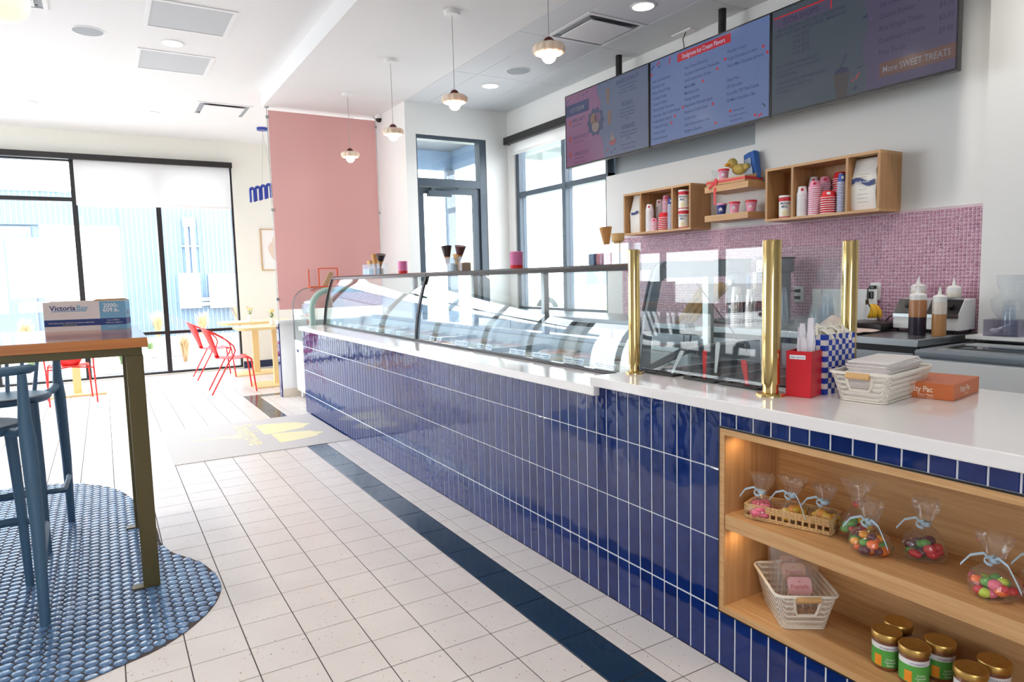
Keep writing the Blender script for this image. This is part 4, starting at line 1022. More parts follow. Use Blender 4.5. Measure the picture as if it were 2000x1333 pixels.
# waffle cones stacked on their side behind the near case
wood('waffle', (178, 118, 62), (222, 170, 104), 'z', .6, .6)
mat('cone_wafer', (228, 184, 122), .6, var=.08, scale=30, bump=.4, bscale=80); mat('choc', (46, 28, 26), .35, var=.15, scale=40, bump=.3, bscale=90); mat('choc_sprinkle', (92, 44, 44), .4, var=.5, scale=120, bump=.6, bscale=150)
cs = thing('waffle_cone_rack', 'black wire rack of stacked waffle cones behind the near display case', 'cone rack', (.90, -.33, .985))
obj('rack', MB().box(.80, -.46, .986, .94, -.18, .992).tube([(.87, -.24, .99), (.87, -.26, 1.12)], .006, 6).tube([(.87, -.34, .99), (.87, -.34, 1.12)], .006, 6), 'black_metal', cs)
for k, dy in enumerate((0, -.045, -.09)):
    obj('cone', MB().cyl((.80, -.25+dy, 1.13), (.955, -.30+dy, 1.30), .010, .032, 14), 'waffle', cs)
    obj('cone', MB().cyl((.79, -.23+dy, 1.11), (.93, -.275+dy, 1.27), .010, .030, 14), 'waffle', cs)
# chest freezer and ledge at the right
cf = thing('chest_freezer', 'white chest freezer with grey rim and sliding glass lids at the right', 'freezer', (2.27, -1.6, 0))
obj('body', MB().box(1.96, -2.4, .05, 2.58, -.83, .885), 'white_gloss', cf, bev=.012)
obj('rim', MB().box(1.945, -2.42, .885, 2.59, -.815, .932), 'panel_grey', cf, bev=.016, seg=3)
obj('frame', MB().box(2.02, -2.3, .932, 2.52, -.90, .938), 'alu', cf, smooth=0)
for a, b in ((-1.55, -.93), (-2.28, -1.58)): obj('glass_lid', MB().box(2.04, a, .938, 2.50, b, .945), 'case_glass', cf, smooth=0)
for a in (-1.28, -2.0): obj('lid_handle', MB().tube([(2.12, a, .95), (2.12, a+.18, .95)], .006, 8), 'panel_grey', cf)
for x in (2.0, 2.54):
    for y in (-.9, -2.3): obj('foot', MB().cyl((x, y, 0), (x, y, .06), .02, n=10), 'rubber', cf)
o = obj('wall_ledge', MB().box(2.592, -2.0, .94, 2.60, -.83, .975).box(2.45, -2.0, .955, 2.592, -.83, .975), 'white_gloss', smooth=0); tag(o, 'narrow white ledge on the right wall behind the chest freezer', 'ledge')
px = thing('acrylic_box', 'smoky clear acrylic box with scoop on the ledge beside the freezer', 'box', (2.53, -.99, ZC))
glass('acrylic_smoke', (.84, .83, .88), 1.49)
for b in ((2.47, -1.08, ZC, 2.474, -.91, 1.068), (2.586, -1.08, ZC, 2.59, -.91, 1.068), (2.474, -1.08, ZC, 2.586, -1.076, 1.068), (2.474, -.914, ZC, 2.586, -.91, 1.068), (2.474, -1.076, ZC, 2.586, -.914, ZC+.004)): obj('panel', MB().box(*b), 'acrylic_smoke', px, smooth=0)
o = thing('scoop', 'white plastic scoop lying in the smoky acrylic box', 'scoop', (2.51, -.95, ZC+.005))
obj('bowl', MB().sphere((2.50, -.955, ZC+.028), .02, 12, 8, (.9, 1.3, .8)), 'white_plastic', o, smooth=180); obj('handle', MB().tube([(2.50, -.97, ZC+.035), (2.52, -1.03, ZC+.07)], .009, 8), 'white_plastic', o)
clear_cups(2.53, -1.01, ZC+.006, .037, .19, 'stack of clear cups in the smoky acrylic box', 4)
clear_cups(2.53, -1.20, ZC, .037, .10, 'stack of clear cups on the ledge at the right edge', 3)
bg = obj('plastic_bag', MB().lathe([(.05, .10), (.075, .15), (.07, .2), (.04, .24), (.06, .29), (.055, .34)], (2.53, -1.02, ZC), 18, sy=1.3, wob=lambda a, z: 1+.10*math.sin(3*a+z*40)+.06*math.sin(7*a-z*70)), 'film', smooth=180)
tag(bg, 'crinkled clear plastic bag over the cups in the smoky acrylic box', 'bag')
# ------------------------------------------------------------------ bar table, box, stools
wood('table_top', (112, 62, 40), (150, 88, 56), 'x', .5, .14); wood('table_edge', (186, 110, 52), (206, 132, 70), 'x', .5, .4)
mat('olive_steel', (96, 85, 52), .4, .3, .05)
bt = thing('bar_table', 'tall bar table with reddish wood top and olive steel legs', 'table', (-2.6, 1.05, 0))
top_ = obj('tabletop', MB().box(-3.62, .565, 1.104, -1.612, 1.575, 1.146), 'table_edge', bt, bev=.002)
obj('top_veneer', MB().box(-3.618, .567, 1.1462, -1.614, 1.573, 1.1470), 'table_top', top_, smooth=0)
obj('apron', MB().box(-3.58, .60, 1.068, -1.635, .64, 1.104).box(-3.58, 1.50, 1.068, -1.635, 1.54, 1.104).box(-3.58, .64, 1.068, -3.54, 1.50, 1.104).box(-1.675, .64, 1.068, -1.635, 1.50, 1.104), 'olive_steel', bt, smooth=0)
for x0, s in ((-1.70, -1), (-3.585, 1)):
    for y0 in (.60, 1.50):
        l = obj('leg', MB().box(x0, y0, .008, x0+.068, y0+.04, 1.068), 'olive_steel', bt, bev=.003)
        xa = x0-.045 if s < 0 else x0+.0
        f_ = obj('foot_plate', MB().box(xa, y0-.005, .006, xa+.113, y0+.045, .012), 'olive_steel', l, smooth=0)
mat('carton_white', (232, 228, 228), .6, var=.03); mat('carton_blue', (120, 178, 214), .6, var=.03); mat('carton_navy', (36, 62, 130), .6, var=.04); mat('carton_brown', (178, 146, 112), .7, var=.06)
bx = thing('carton', 'open white and blue film carton lying on the bar table', 'carton', (-1.855, 1.375, 1.147))
M = Matrix.Translation((-2.035, 1.40, 1.147)) @ Matrix.Rotation(math.radians(-10.8), 4, 'Z')
w_, d_, h_ = .372, .125, .150
R_ = M.to_3x3() @ Vector((1, 0, 0)); U_ = Vector((0, 0, 1)); B_ = M.to_3x3() @ Vector((0, 1, 0))
sh_ = MB().box(0, 0, 0, w_, .003, h_).box(0, d_-.003, 0, w_, d_, h_+.004).box(0, .003, 0, .003, d_-.003, h_).box(w_-.003, .003, 0, w_, d_-.003, h_).box(.003, .003, 0, w_-.003, d_-.003, .003).xf(M)
obj('carton_walls', sh_, 'carton_white', bx, smooth=0)
obj('flap', MB().box(.02, .02, h_-.004, w_-.03, d_-.01, h_-.001).prism([(.20, h_), (w_, h_+.004), (w_-.02, h_+.012), (.22, h_+.010)], .1, .104, 'y').xf(M), 'carton_brown', bx, smooth=0)
obj('film_roll', MB().cyl((.03, d_/2, .07), (w_-.03, d_/2, .07), .05, n=20).xf(M), 'cup_clear', bx)
obj('blue_panel', MB().box(.252, -.0006, 0, w_, 0, h_).box(w_, 0, 0, w_+.0006, d_, h_).xf(M), 'carton_blue', bx, smooth=0)
obj('navy_band', MB().box(0, -.0012, .026, w_, -.0006, .060).box(w_+.0006, 0, .026, w_+.0012, d_, .060).xf(M), 'carton_navy', bx, smooth=0)
obj('hand_hole', MB().box(w_+.0006, .045, .075, w_+.0014, .08, .10).box(.08, -.0018, .028, .145, -.0011, .036).xf(M), 'black_plastic', bx, smooth=0)
def bp(u, v, e=.0016): return M @ Vector((u, -e, v))
t = MB(); txt(t, 'Victoria', bp(.028, .108), R_, U_, .036, 'L', .018); obj('lettering', t, 'carton_navy', bx, smooth=0)
t = MB(); txt(t, 'Bay', bp(.150, .108), R_, U_, .036, 'L', .014); obj('lettering', t, 'carton_blue', bx, smooth=0)
obj('underline', MB().box(.035, -.001, .101, .19, -.0006, .105).xf(M), 'carton_blue', bx, smooth=0)
t = MB(); txt(t, '2000', bp(.270, .118), R_, U_, .030, 'L', .016); txt(t, 'ft', bp(.330, .118), R_, U_, .018); txt(t, '609.6', bp(.268, .094), R_, U_, .030, 'L', .016); txt(t, 'm', bp(.332, .094), R_, U_, .018)
txt(t, 'FOOD SERVICE FILM  /  PELLICULE POUR SERVICE ALIMENTAIRE', bp(.02, .040, .0022), R_, U_, .0072, 'L', .004); txt(t, '12 in x 2000 ft', bp(.285, .047, .0022), R_, U_, .0095); txt(t, '30.48 cm x 609.6 m', bp(.278, .034, .0022), R_, U_, .0095); txt(t, 'victoriabay.com', bp(.285, .012), R_, U_, .0075)
obj('lettering', t, 'print_white', bx, smooth=0)
mat('stool_blue', (72, 104, 130), .5, var=.05, scale=5)
st = thing('bar_stool', 'slate blue low back bar stool on the camera side of the bar table', 'stool', (0, 0, 0), 'slate blue bar stools at the table')
obj('seat', MB().lathe([(.10, .775), (.195, .775), (.21, .79), (.207, .806), (.19, .812), (.14, .806), (.06, .800), (.0001, .799)], n=32, sx=1, sy=.95), 'stool_blue', st, smooth=60)
for s in (-1, 1):
    obj('leg', MB().tube([(s*.148, .225, 0), (s*.145, .19, .40), (s*.135, .145, .78)], [.017, .021, .024], 14), 'stool_blue', st, smooth=60)
    obj('leg', MB().tube([(s*.235, -.26, 0), (s*.238, -.245, .40), (s*.232, -.235, .76), (s*.228, -.235, .86), (s*.232, -.24, 1.035)], [.019, .025, .030, .024, .016], 14), 'stool_blue', st, smooth=60)
    obj('bracket', MB().tube([(s*.165, -.12, .785), (s*.20, -.18, .795), (s*.228, -.235, .82)], [.020, .019, .022], 10), 'stool_blue', st, smooth=60)
    obj('side_stretcher', MB().tube([(s*.147, .20, .315), (s*.20, .19, .31), (s*.238, .16, .30), (s*.245, -.20, .285), (s*.238, -.245, .285)], .014, 4), 'stool_blue', st, smooth=30)
obj('front_stretcher', MB().tube([(-.147, .205, .32), (.147, .205, .32)], .019, 4), 'stool_blue', st, smooth=30)
rl = [(math.sin(a)*.275, -.275+.11*(1-math.cos(a))*1.2, 1.05) for a in [(-1.35+2.7*i/16) for i in range(17)]]
obj('back_rail', MB().tube(rl, [.012]+[.019]*15+[.012], 12), 'stool_blue', st, smooth=60)
for x in (-.15, -.075, 0, .075, .15):
    yb_ = -.275+.11*(1-math.cos(math.asin(min(1, abs(x)/.275))))*1.2
    obj('spindle', MB().tube([(x*.8, -.165, .80), (x, yb_, 1.04)], [.011, .009], 8), 'stool_blue', st)
st2 = dup(st, loc=(-2.252, 1.60, 0), rz=math.pi, label='slate blue low back bar stool on the far window side of the bar table')
st.location = (-2.297, .715, 0)
# ------------------------------------------------------------------ window tables and red chairs
mat('chair_red', (226, 44, 40), .38, var=.04); mat('table_yellow', (244, 228, 184), .45, var=.03); mat('table_edge_y', (236, 208, 150), .5, var=.04)
ch = thing('cafe_chair', 'red metal chair nearer the navy counter at the front yellow table', 'chair', (0, 0, 0), 'red metal cafe chairs')
sp = []
for i in range(9):
    u = i/8; sp.append((-.19+.44*u, .455-.022*math.sin(u*math.pi)-(.05*((u-.85)/.15)**2 if u > .85 else 0)))
obj('seat', MB().strip([(x, -.205+.02*abs(x), z) for x, z in sp], [(x, .205-.02*abs(x), z) for x, z in sp], (0, 0, -.006)), 'chair_red', ch, smooth=60)
A_, B2 = [], []
vs = []; nI, nJ = 8, 8
for i in range(nI+1):
    u = i/nI; half = .075+.15*u**.8; x = -.175-.155*u; z = .45+.39*u
    for j in range(nJ+1):
        w = -1+2*j/nJ; vs.append((x+.09*w*w*(.4+.6*u), half*w, z-.05*w*w*u*u))
fs = [(i*(nJ+1)+j, i*(nJ+1)+j+1, (i+1)*(nJ+1)+j+1, (i+1)*(nJ+1)+j) for i in range(nI) for j in range(nJ)]
bk = obj('backrest', MB().add(vs, fs), 'chair_red', ch, smooth=180)
sm = bk.modifiers.new('th', 'SOLIDIFY'); sm.thickness = .005
for s in (-1, 1):
    arm = [(-.255, s*.212, .785), (-.17, s*.235, .745), (-.06, s*.247, .675), (.015, s*.25, .60), (.035, s*.25, .54), (.01, s*.247, .47), (-.05, s*.243, .39), (-.26, s*.236, 0)]
    obj('arm_leg', MB().tube(arm, .0095, 8), 'chair_red', ch, smooth=60)
    obj('leg', MB().tube([(.15, s*.195, .44), (.20, s*.205, .435), (.222, s*.21, .41), (.262, s*.232, 0)], .0095, 8), 'chair_red', ch, smooth=60)
obj('cross_bar', MB().tube([(-.05, -.243, .40), (-.03, 0, .425), (-.05, .243, .40)], .008, 8).tube([(.19, -.2, .425), (.19, .2, .425)], .008, 8), 'chair_red', ch)
dup(ch, loc=(-.435, 8.01, 0), rz=.02, label='red metal chair at the rear yellow table nearer the window')
dup(ch, loc=(-2.17, 6.86, 0), rz=math.pi/2+.1, label='red metal chair seen under the bar table, back to the camera')
ch.location = (-.425, 6.44, 0); ch.rotation_euler = (0, 0, -.05)
def rrect(cx, cy, a, b, r, n=5):
    P_ = []
    for qx, qy, t0 in ((1, 1, 0), (-1, 1, 90), (-1, -1, 180), (1, -1, 270)):
        for k in range(n+1):
            t_ = math.radians(t0+90*k/n); P_.append((cx+qx*(a-r)+r*math.cos(t_), cy+qy*(b-r)+r*math.sin(t_)))
    return P_
def cafe_table(x, y, label, z=.80, a=.50, b=.33):
    t = thing('cafe_table', label, 'table', (x, y, 0), 'pale yellow cafe tables')
    tp = obj('tabletop', MB().prism(rrect(x, y, a, b, .12), z-.035, z-.001), 'table_edge_y', t, smooth=40)
    obj('surface', MB().prism(rrect(x, y, a-.002, b-.002, .12), z-.001, z), 'table_yellow', tp, smooth=40)
    obj('pedestal', MB().box(x-.045, y-.03, .02, x+.045, y+.03, z-.035), 'table_edge_y', t, bev=.003)
    obj('base_plate', MB().box(x-.32, y-.25, 0, x+.32, y+.25, .022), 'table_edge_y', t, bev=.004)
cafe_table(.17, 8.02, 'pale yellow cafe table at the back by the window wall')
cafe_table(.18, 6.64, 'pale yellow cafe table in front, beside the low white wall')
cafe_table(-2.13, 7.50, 'pale yellow cafe table half hidden behind the bar table', a=.35)
mat('vase_white', (240, 240, 238), .25); mat('petal_a', (250, 226, 140), .6, var=.15, scale=40); mat('petal_b', (246, 196, 170), .6, var=.15, scale=40); mat('leaf_green', (120, 152, 78), .6, var=.2, scale=20); mat('petal_w', (246, 236, 214), .6, var=.1, scale=30)
def flowers(x, y, z, label, cols, seed):
    t = thing('flower_vase', label, 'vase', (x, y, z), 'small flower vases')
    obj('vase', MB().lathe([(.022, 0), (.034, .015), (.036, .04), (.018, .075), (.013, .095), (.017, .105)], (x, y, z), 20), 'vase_white', t, smooth=60)
    r = random.Random(seed)
    for k in range(9):
        a = r.uniform(0, 6.28); d = r.uniform(.01, .062); hh = r.uniform(.155, .225)
        c = (x+d*math.cos(a), y+d*math.sin(a), z+hh)
        fl_ = MB()
        for q in range(6):
            b_ = q*1.047+a; fl_.sphere((c[0]+.013*math.cos(b_), c[1]+.013*math.sin(b_), c[2]+.004*math.sin(3*b_)), .012, 7, 5, (1, 1, .7))
        fl_.sphere((c[0], c[1], c[2]+.004), .010, 7, 5)
        obj('blossom', fl_, cols[k % len(cols)], t, smooth=180)
        obj('stem', MB().tube([(x, y, z+.08), c], .0018, 5), 'leaf_green', t)
    for k in range(7):
        a = r.uniform(0, 6.28); d = r.uniform(.025, .07); hh = r.uniform(.10, .17); c = Vector((x+d*math.cos(a), y+d*math.sin(a), z+hh)); s_ = Vector((-math.sin(a), math.cos(a), 0))*.011
        b0 = Vector((x, y, z+.095)); m_ = (b0+c)/2+Vector((0, 0, .012))
        obj('leaf', MB().add([b0, m_-s_, c, m_+s_], [(0, 1, 2, 3)]), 'leaf_green', t, smooth=0)
flowers(.10, 7.97, .80, 'white bud vase of yellow and peach flowers on the back yellow table', ('petal_a', 'petal_b', 'petal_w'), 4)
flowers(.145, 6.62, .80, 'white bud vase of cream flowers on the front yellow table', ('petal_w', 'petal_a', 'petal_w'), 9)
# picture on the far wall
mat('frame_gold', (206, 168, 104), .35, .4); mat('art_paper', (240, 238, 236), .7, var=.03); mat('art_blush', (226, 206, 192), .7, var=.06)
pc = thing('framed_picture', 'thin gold framed picture with a blush shape on the cream wall', 'picture', (.77, 8.77, 1.57))
obj('frame', MB().box(.475, 8.755, 1.57, .487, 8.779, 2.235).box(1.055, 8.755, 1.57, 1.067, 8.779, 2.235).box(.487, 8.755, 1.57, 1.055, 8.779, 1.582).box(.487, 8.755, 2.223, 1.055, 8.779, 2.235), 'frame_gold', pc, smooth=0)
ap = obj('artwork', MB().box(.487, 8.765, 1.582, 1.055, 8.775, 2.223), 'art_paper', pc, smooth=0)
obj('print', MB().prism([(.74+.15*math.cos(a)*(1+.1*math.sin(3*a)), 1.89+.17*math.sin(a)) for a in [k*.2618 for k in range(24)]], 8.7640, 8.7652, 'y').prism([(.72+.07*math.cos(a), 2.06+.06*math.sin(a)) for a in [k*.524 for k in range(12)]], 8.7642, 8.7653, 'y'), 'art_blush', ap, smooth=0)
# ------------------------------------------------------------------ pink acrylic partition
pp = thing('acrylic_partition', 'tall translucent pink acrylic partition hung above the low white wall', 'partition', (.65, 5.55, .92))
obj('sheet', MB().box(.018, 5.545, 1.045, 1.312, 5.557, 3.362), 'pink_acrylic', pp, smooth=0)
for x in (.006, 1.321):
    obj('cable_rod', MB().cyl((x, 5.551, .92), (x, 5.551, 3.40), .004, n=8), 'alu', pp)
    for z in (1.172, 2.22, 3.285): obj('clamp', MB().box(x-.016, 5.538, z-.016, x+.022 if x < 1 else x+.010, 5.564, z+.016), 'alu', pp, bev=.004)
    obj('ceiling_cup', MB().lathe([(.022, 3.386), (.022, 3.40)], (x, 5.551, 0), 14), 'alu', pp)
# ------------------------------------------------------------------ curved pastry cabinet at the counter's end
mat('sage', (150, 176, 166), .45, var=.04)
pk = thing('pastry_cabinet', 'small white pastry cabinet with arched glass and sage trim at the far counter end', 'display case', (.45, 5.0, 0))
AR = [(.15, .69)] + [(.15, 1.08)] + [(.35-.2*math.cos(a), 1.085+.21*math.sin(a)) for a in [k*math.pi/16 for k in range(1, 9)]] + [(.75, 1.295)]
obj('cabinet_body', MB().box(.15, 4.62, .085, .75, 5.42, .69), 'white_gloss', pk, bev=.008)
obj('badge', MB().box(.1485, 5.25, .55, .150, 5.33, .58), 'print_navy', pk, smooth=0)
obj('arched_glass', MB().strip([(x, 4.66, z) for x, z in AR], [(x, 5.42, z) for x, z in AR], (.004, 0, -.003)), 'case_glass', pk, smooth=60)
obj('far_trim', MB().tube([(x, 5.42, z) for x, z in AR], .007, 6), 'alu', pk, smooth=60)
obj('near_trim', MB().tube([(x+.02, 4.65, z-.02) for x, z in AR], .032, 12), 'sage', pk, smooth=60)
obj('end_panel', MB().prism([(x+.01, z-.01) for x, z in AR] + [(.75, .69)], 5.412, 5.418, 'y'), 'case_glass', pk, smooth=0)
obj('inner_shelf', MB().box(.22, 4.70, .95, .72, 5.38, .958), 'acrylic', pk, smooth=0)
obj('deck', MB().box(.17, 4.68, .69, .73, 5.40, .70), 'sage', pk, smooth=0)
for x in (.20, .70):
    for y in (4.68, 5.36): obj('caster', MB().cyl((x-.012, y, .03), (x+.012, y, .03), .03, n=14).box(x-.015, y-.015, .05, x+.015, y+.015, .086), 'white_plastic', pk)
for nm, y, m_, lb in (('cake', 5.22, 'cup_pink', 'pink frosted cake slice inside the arched pastry cabinet'), ('pastry', 4.98, 'cone_wafer', 'golden pastry inside the arched pastry cabinet')):
    t = thing(nm, lb, nm, (.30, y, .70))
    obj('slice', MB().prism([(.22, y-.07), (.40, y), (.22, y+.07)], .712, .79), m_, t, bev=.01)
    obj('plate', MB().lathe([(.06, .7005), (.10, .711), (.095, .712)], (.29, y, 0), 20), 'white_plastic', t)
mat('orange_acrylic', (222, 92, 52), .25, var=.04)
rb_ = thing('card_stand', 'orange red acrylic display frame on top of the pastry cabinet', 'display stand', (.43, 5.1, 1.30))
z0, z1 = 1.302, 1.525
f_ = MB().box(.265, 5.04, z0, .60, 5.16, z0+.014)
for x in (.37, .588): f_.box(x, 5.05, z0+.014, x+.012, 5.062, z1)
f_.box(.382, 5.05, z1-.012, .588, 5.062, z1).box(.275, 5.12, z0+.014, .285, 5.13, z1-.01)
obj('frame', f_, 'orange_acrylic', rb_, smooth=0)
obj('clear_panel', MB().box(.285, 5.12, z0+.014, .37, 5.124, z1-.01), 'acrylic', rb_, smooth=0)
M = Matrix.Translation((.42, 5.09, z0+.016)) @ Matrix.Rotation(math.radians(28), 4, 'Y')
obj('card_pack', MB().box(0, -.015, 0, .055, .02, .19).xf(M), 'carton_brown', rb_, smooth=0)
# ------------------------------------------------------------------ things along the top of the display cases
ZT = 1.4212
mat('candle_pink', (222, 120, 172), .5); mat('candle_red', (222, 30, 30), .5)
for y, lb in ((2.80, 'pink topped red canister on the far display case'), (.89, 'pink topped red canister on the near display case in front of the window')):
    t = thing('canister', lb, 'canister', (.50, y, ZT-.003), 'pink and red canisters')
    obj('lower_band', MB().lathe([(.040, -.003), (.041, .024)], (.50, y, ZT), 24), 'candle_red', t)
    obj('upper_band', MB().lathe([(.041, .024), (.041, .106), (.036, .109), (.033, .105)], (.50, y, ZT), 24), 'candle_pink', t)
def cone_holder(y0, n, label, fills, cones, w=.075):
    t = thing('cone_holder', label, 'cone holder', (.52, y0, ZT-.003), 'clear acrylic cone holders')
    x0, x1 = .47, .55
    for k in range(n):
        a, b = y0-k*w, y0-(k+1)*w+.006
        for bb in ((x0, b, ZT, x0+.003, a, ZT+.105), (x1, b, ZT, x1+.003, a, ZT+.105), (x0+.003, a-.003, ZT, x1, a, ZT+.105), (x0+.003, b, ZT, x1, b+.003, ZT+.105)): obj('wall', MB().box(*bb), 'acrylic', t, smooth=0)
        if k < len(fills) and fills[k]:
            o_ = obj('sprinkles', MB().box(x0+.004, b+.004, ZT+.001, x1-.001, a-.004, ZT+.062), fills[k], t, bev=.006); o_['kind'] = 'stuff'
    obj('base', MB().box(x0, y0-n*w, ZT-.003, x1+.003, y0, ZT), 'acrylic', t, smooth=0)
    return t
def cone(y, z0_, z1_, r, m, tip, label, x=.51, lean=0, dip=.35, cake=False):
    t = thing('ice_cream_cone', label, 'cone', (x, y, z0_), 'cones standing in the acrylic holders')
    top = Vector((x, y+lean, z1_)); bot = Vector((x, y, z0_)); k = 1-dip if tip else 1
    mid = bot+(top-bot)*k
    if cake:
        obj('wafer', MB().lathe([(.017, 0), (.020, (z1_-z0_)*.52), (.030, (z1_-z0_)*.60), (.034, z1_-z0_), (.030, z1_-z0_), (.028, (z1_-z0_)*.65)], (x, y, z0_), 18), m, t, smooth=40)
    else:
        obj('wafer', MB().cyl(bot, mid, .006, .006+(r-.006)*k, 18), m, t, smooth=40)
        if tip: obj('dip', MB().cyl(mid, top, .0065+(r-.006)*k, r*1.03, 18), tip, t, smooth=40)
mat('sprk_blue', (60, 104, 150), .5, var=.5, scale=160, bump=.8, bscale=120); mat('sprk_pink', (236, 140, 150), .5, var=.35, scale=160, bump=.8, bscale=120); mat('sprk_red', (222, 70, 96), .5, var=.3, scale=160, bump=.8, bscale=120)
mat('sprk_white', (222, 226, 222), .5, var=.35, scale=160, bump=.8, bscale=120); mat('sprk_tan', (190, 150, 118), .6, var=.4, scale=140, bump=.8, bscale=120)
cone_holder(.115, 5, 'acrylic holder of bright sprinkles with cones next to the nearest brass post', ['sprk_blue', 'sprk_pink', 'sprk_red', 'sprk_white', 'sprk_tan'], None, .068)
cone(-.005, ZT+.064, ZT+.196, .034, 'waffle', None, 'rolled waffle cone in the sprinkle holder near the brass post', lean=.01)
cone(-.095, ZT+.064, ZT+.158, .03, 'cone_wafer', None, 'plain cake cone in the sprinkle holder near the brass post', cake=True)
cone_holder(1.955, 4, 'acrylic cone holder with tan crumbs in front of the glass door', [None, 'sprk_white', None, 'sprk_tan'], None, .09)
cone(1.91, ZT+.03, ZT+.195, .042, 'waffle', 'choc', 'chocolate dipped cone at the left of the holder by the door', lean=.02, dip=.5)
cone(1.72, ZT+.06, ZT+.185, .042, 'waffle', 'choc_sprinkle', 'sprinkled chocolate cone leaning in the holder by the door', lean=-.03, dip=.5)
cone(1.77, ZT+.05, ZT+.13, .03, 'cone_wafer', None, 'plain cake cone half hidden in the holder by the door', cake=True, x=.52)
cone_holder(3.79, 5, 'acrylic cone holder at the far end of the display case before the pink partition', ['sprk_white', 'sprk_white', None, 'sprk_tan'], None, .098)
cone(3.50, ZT+.03, ZT+.195, .04, 'waffle', None, 'plain waffle cone in the farthest acrylic holder', lean=.03)
cone(3.40, ZT+.06, ZT+.19, .045, 'waffle', 'choc', 'chocolate dipped cone in the farthest acrylic holder', lean=-.04, dip=.45)
cone(3.66, ZT+.03, ZT+.14, .032, 'cone_wafer', None, 'pale cake cone in the farthest acrylic holder', cake=True)
# ------------------------------------------------------------------ ceiling fixtures
mat('lamp_disc', (255, 244, 226), .5, emit=9); mat('vent_grey', (168, 174, 180), .6, var=.03); mat('vent_white', (240, 241, 242), .5, var=.02)
def perforated():
    m, n, p = _new('perforated')
    ge = n.nodes.new('ShaderNodeNewGeometry'); vo = n.nodes.new('ShaderNodeTexVoronoi'); vo.inputs['Scale'].default_value = 95; vo.inputs['Randomness'].default_value = 0
    n.links.new(ge.outputs['Position'], vo.inputs['Vector'])
    cr = n.nodes.new('ShaderNodeValToRGB'); cr.color_ramp.elements[0].color = lin(120, 126, 132); cr.color_ramp.elements[1].color = lin(206, 210, 214); cr.color_ramp.elements[0].position = .25; cr.color_ramp.elements[1].position = .4
    n.links.new(vo.outputs['Distance'], cr.inputs[0]); n.links.new(cr.outputs[0], p.inputs['Base Color']); p.inputs['Roughness'].default_value = .6
    MATS['perforated'] = m
perforated()
def downlight(x, y, z, label, power=7, inview=True):
    t = thing('downlight', label, 'ceiling light', (x, y, z), 'recessed round downlights')
    obj('trim_ring', MB().lathe([(.098, -.001), (.098, -.006), (.082, -.008), (.080, -.001)], (x, y, z), 28), 'vent_white', t, smooth=40)
    obj('lens', MB().lathe([(.081, -.004), (.0001, -.0045)], (x, y, z), 28), 'lamp_disc', t, smooth=60)
    L = bpy.data.lights.new('downlight_lamp', 'AREA'); L.shape = 'DISK'; L.size = .15; L.energy = power; L.color = (1, .93, .84); L.spread = math.radians(125)
    o = bpy.data.objects.new('downlight_lamp', L); COL.objects.link(o); o.parent = t; o.location = (0, 0, -.012)
DZ, KZ = 3.58, 3.40
for x, y, lb in ((-1.06, 4.29, 'round downlight between the two grey return grilles'), (-1.07, 7.22, 'round downlight near the far window, right of the other two'), (-2.37, 7.25, 'round downlight near the far window at the left'),
                 (-2.37, 4.29, 'round downlight beside the glowing globe'), (-1.06, 1.36, 'round downlight above the bar table end'), (-2.37, 1.36, 'round downlight over the bar stools'), (-1.06, -1.5, 'round downlight above the near floor'), (-2.6, -1.5, 'round downlight behind the camera on the left'),
                 (-3.9, 1.36, 'round downlight over the left dining side'), (-3.9, 4.29, 'round downlight over the left window side'), (-1.06, -4.4, 'round downlight far behind the camera'), (-3.9, -3.0, 'round downlight in the rear left dining corner')):
    downlight(x, y, DZ, lb)
for x, y, lb in ((1.91, 1.26, 'round downlight above the menu screens in the kitchen ceiling'), (1.92, 3.66, 'round downlight in the kitchen ceiling near the door'), (1.91, -1.0, 'round downlight above the chest freezer')):
    downlight(x, y, KZ, lb, 6)
def grille(x, y, z, s, label, perf=True):
    t = thing('ceiling_vent', label, 'vent', (x, y, z), 'square ceiling vents')
    h = s/2; w = .032
    f_ = MB()
    for b in ((-h, -h, h, -h+w), (-h, h-w, h, h), (-h, -h+w, -h+w, h-w), (h-w, -h+w, h, h-w)): f_.box(x+b[0], y+b[1], z-.009, x+b[2], y+b[3], z)
    obj('frame', f_, 'vent_white', t, smooth=0)
    if perf: obj('grille', MB().box(x-h+w, y-h+w, z-.004, x+h-w, y+h-w, z), 'perforated', t, smooth=0)
    else:
        obj('throat', MB().box(x-h+w, y-h+w, z-.001, x+h-w, y+h-w, z), 'vent_grey', t, smooth=0)
        p_ = h-.085
        for k, sg2 in ((0, 1), (1, -1)):
            obj('baffle', MB().box(x-p_-.02, y+sg2*(h-.062)-.018, z-.006, x+p_+.02, y+sg2*(h-.062)+.018, z-.001), 'black_metal', t, smooth=0)
        obj('diffuser_plate', MB().box(x-p_, y-p_, z-.022, x+p_, y+p_, z-.014), 'vent_white', t, bev=.004)
        for a in (-1, 1):
            for b in (-1, 1): obj('spacer', MB().cyl((x+a*p_*.8, y+b*p_*.8, z-.014), (x+a*p_*.8, y+b*p_*.8, z-.001), .006, n=6), 'vent_white', t)
grille(-.985, 3.585, DZ, .66, 'large grey perforated return grille nearest the camera')
grille(-1.0, 4.885, DZ, .67, 'grey perforated return grille behind the nearest one')
grille(-.305, 6.67, DZ, .64, 'white square air diffuser near the pink partition', False)
grille(-2.29, 3.58, DZ, .62, 'white air diffuser half hidden by the glowing globe', False)
grille(1.915, 1.845, KZ+.004, .60, 'white square air diffuser in the kitchen ceiling', False)
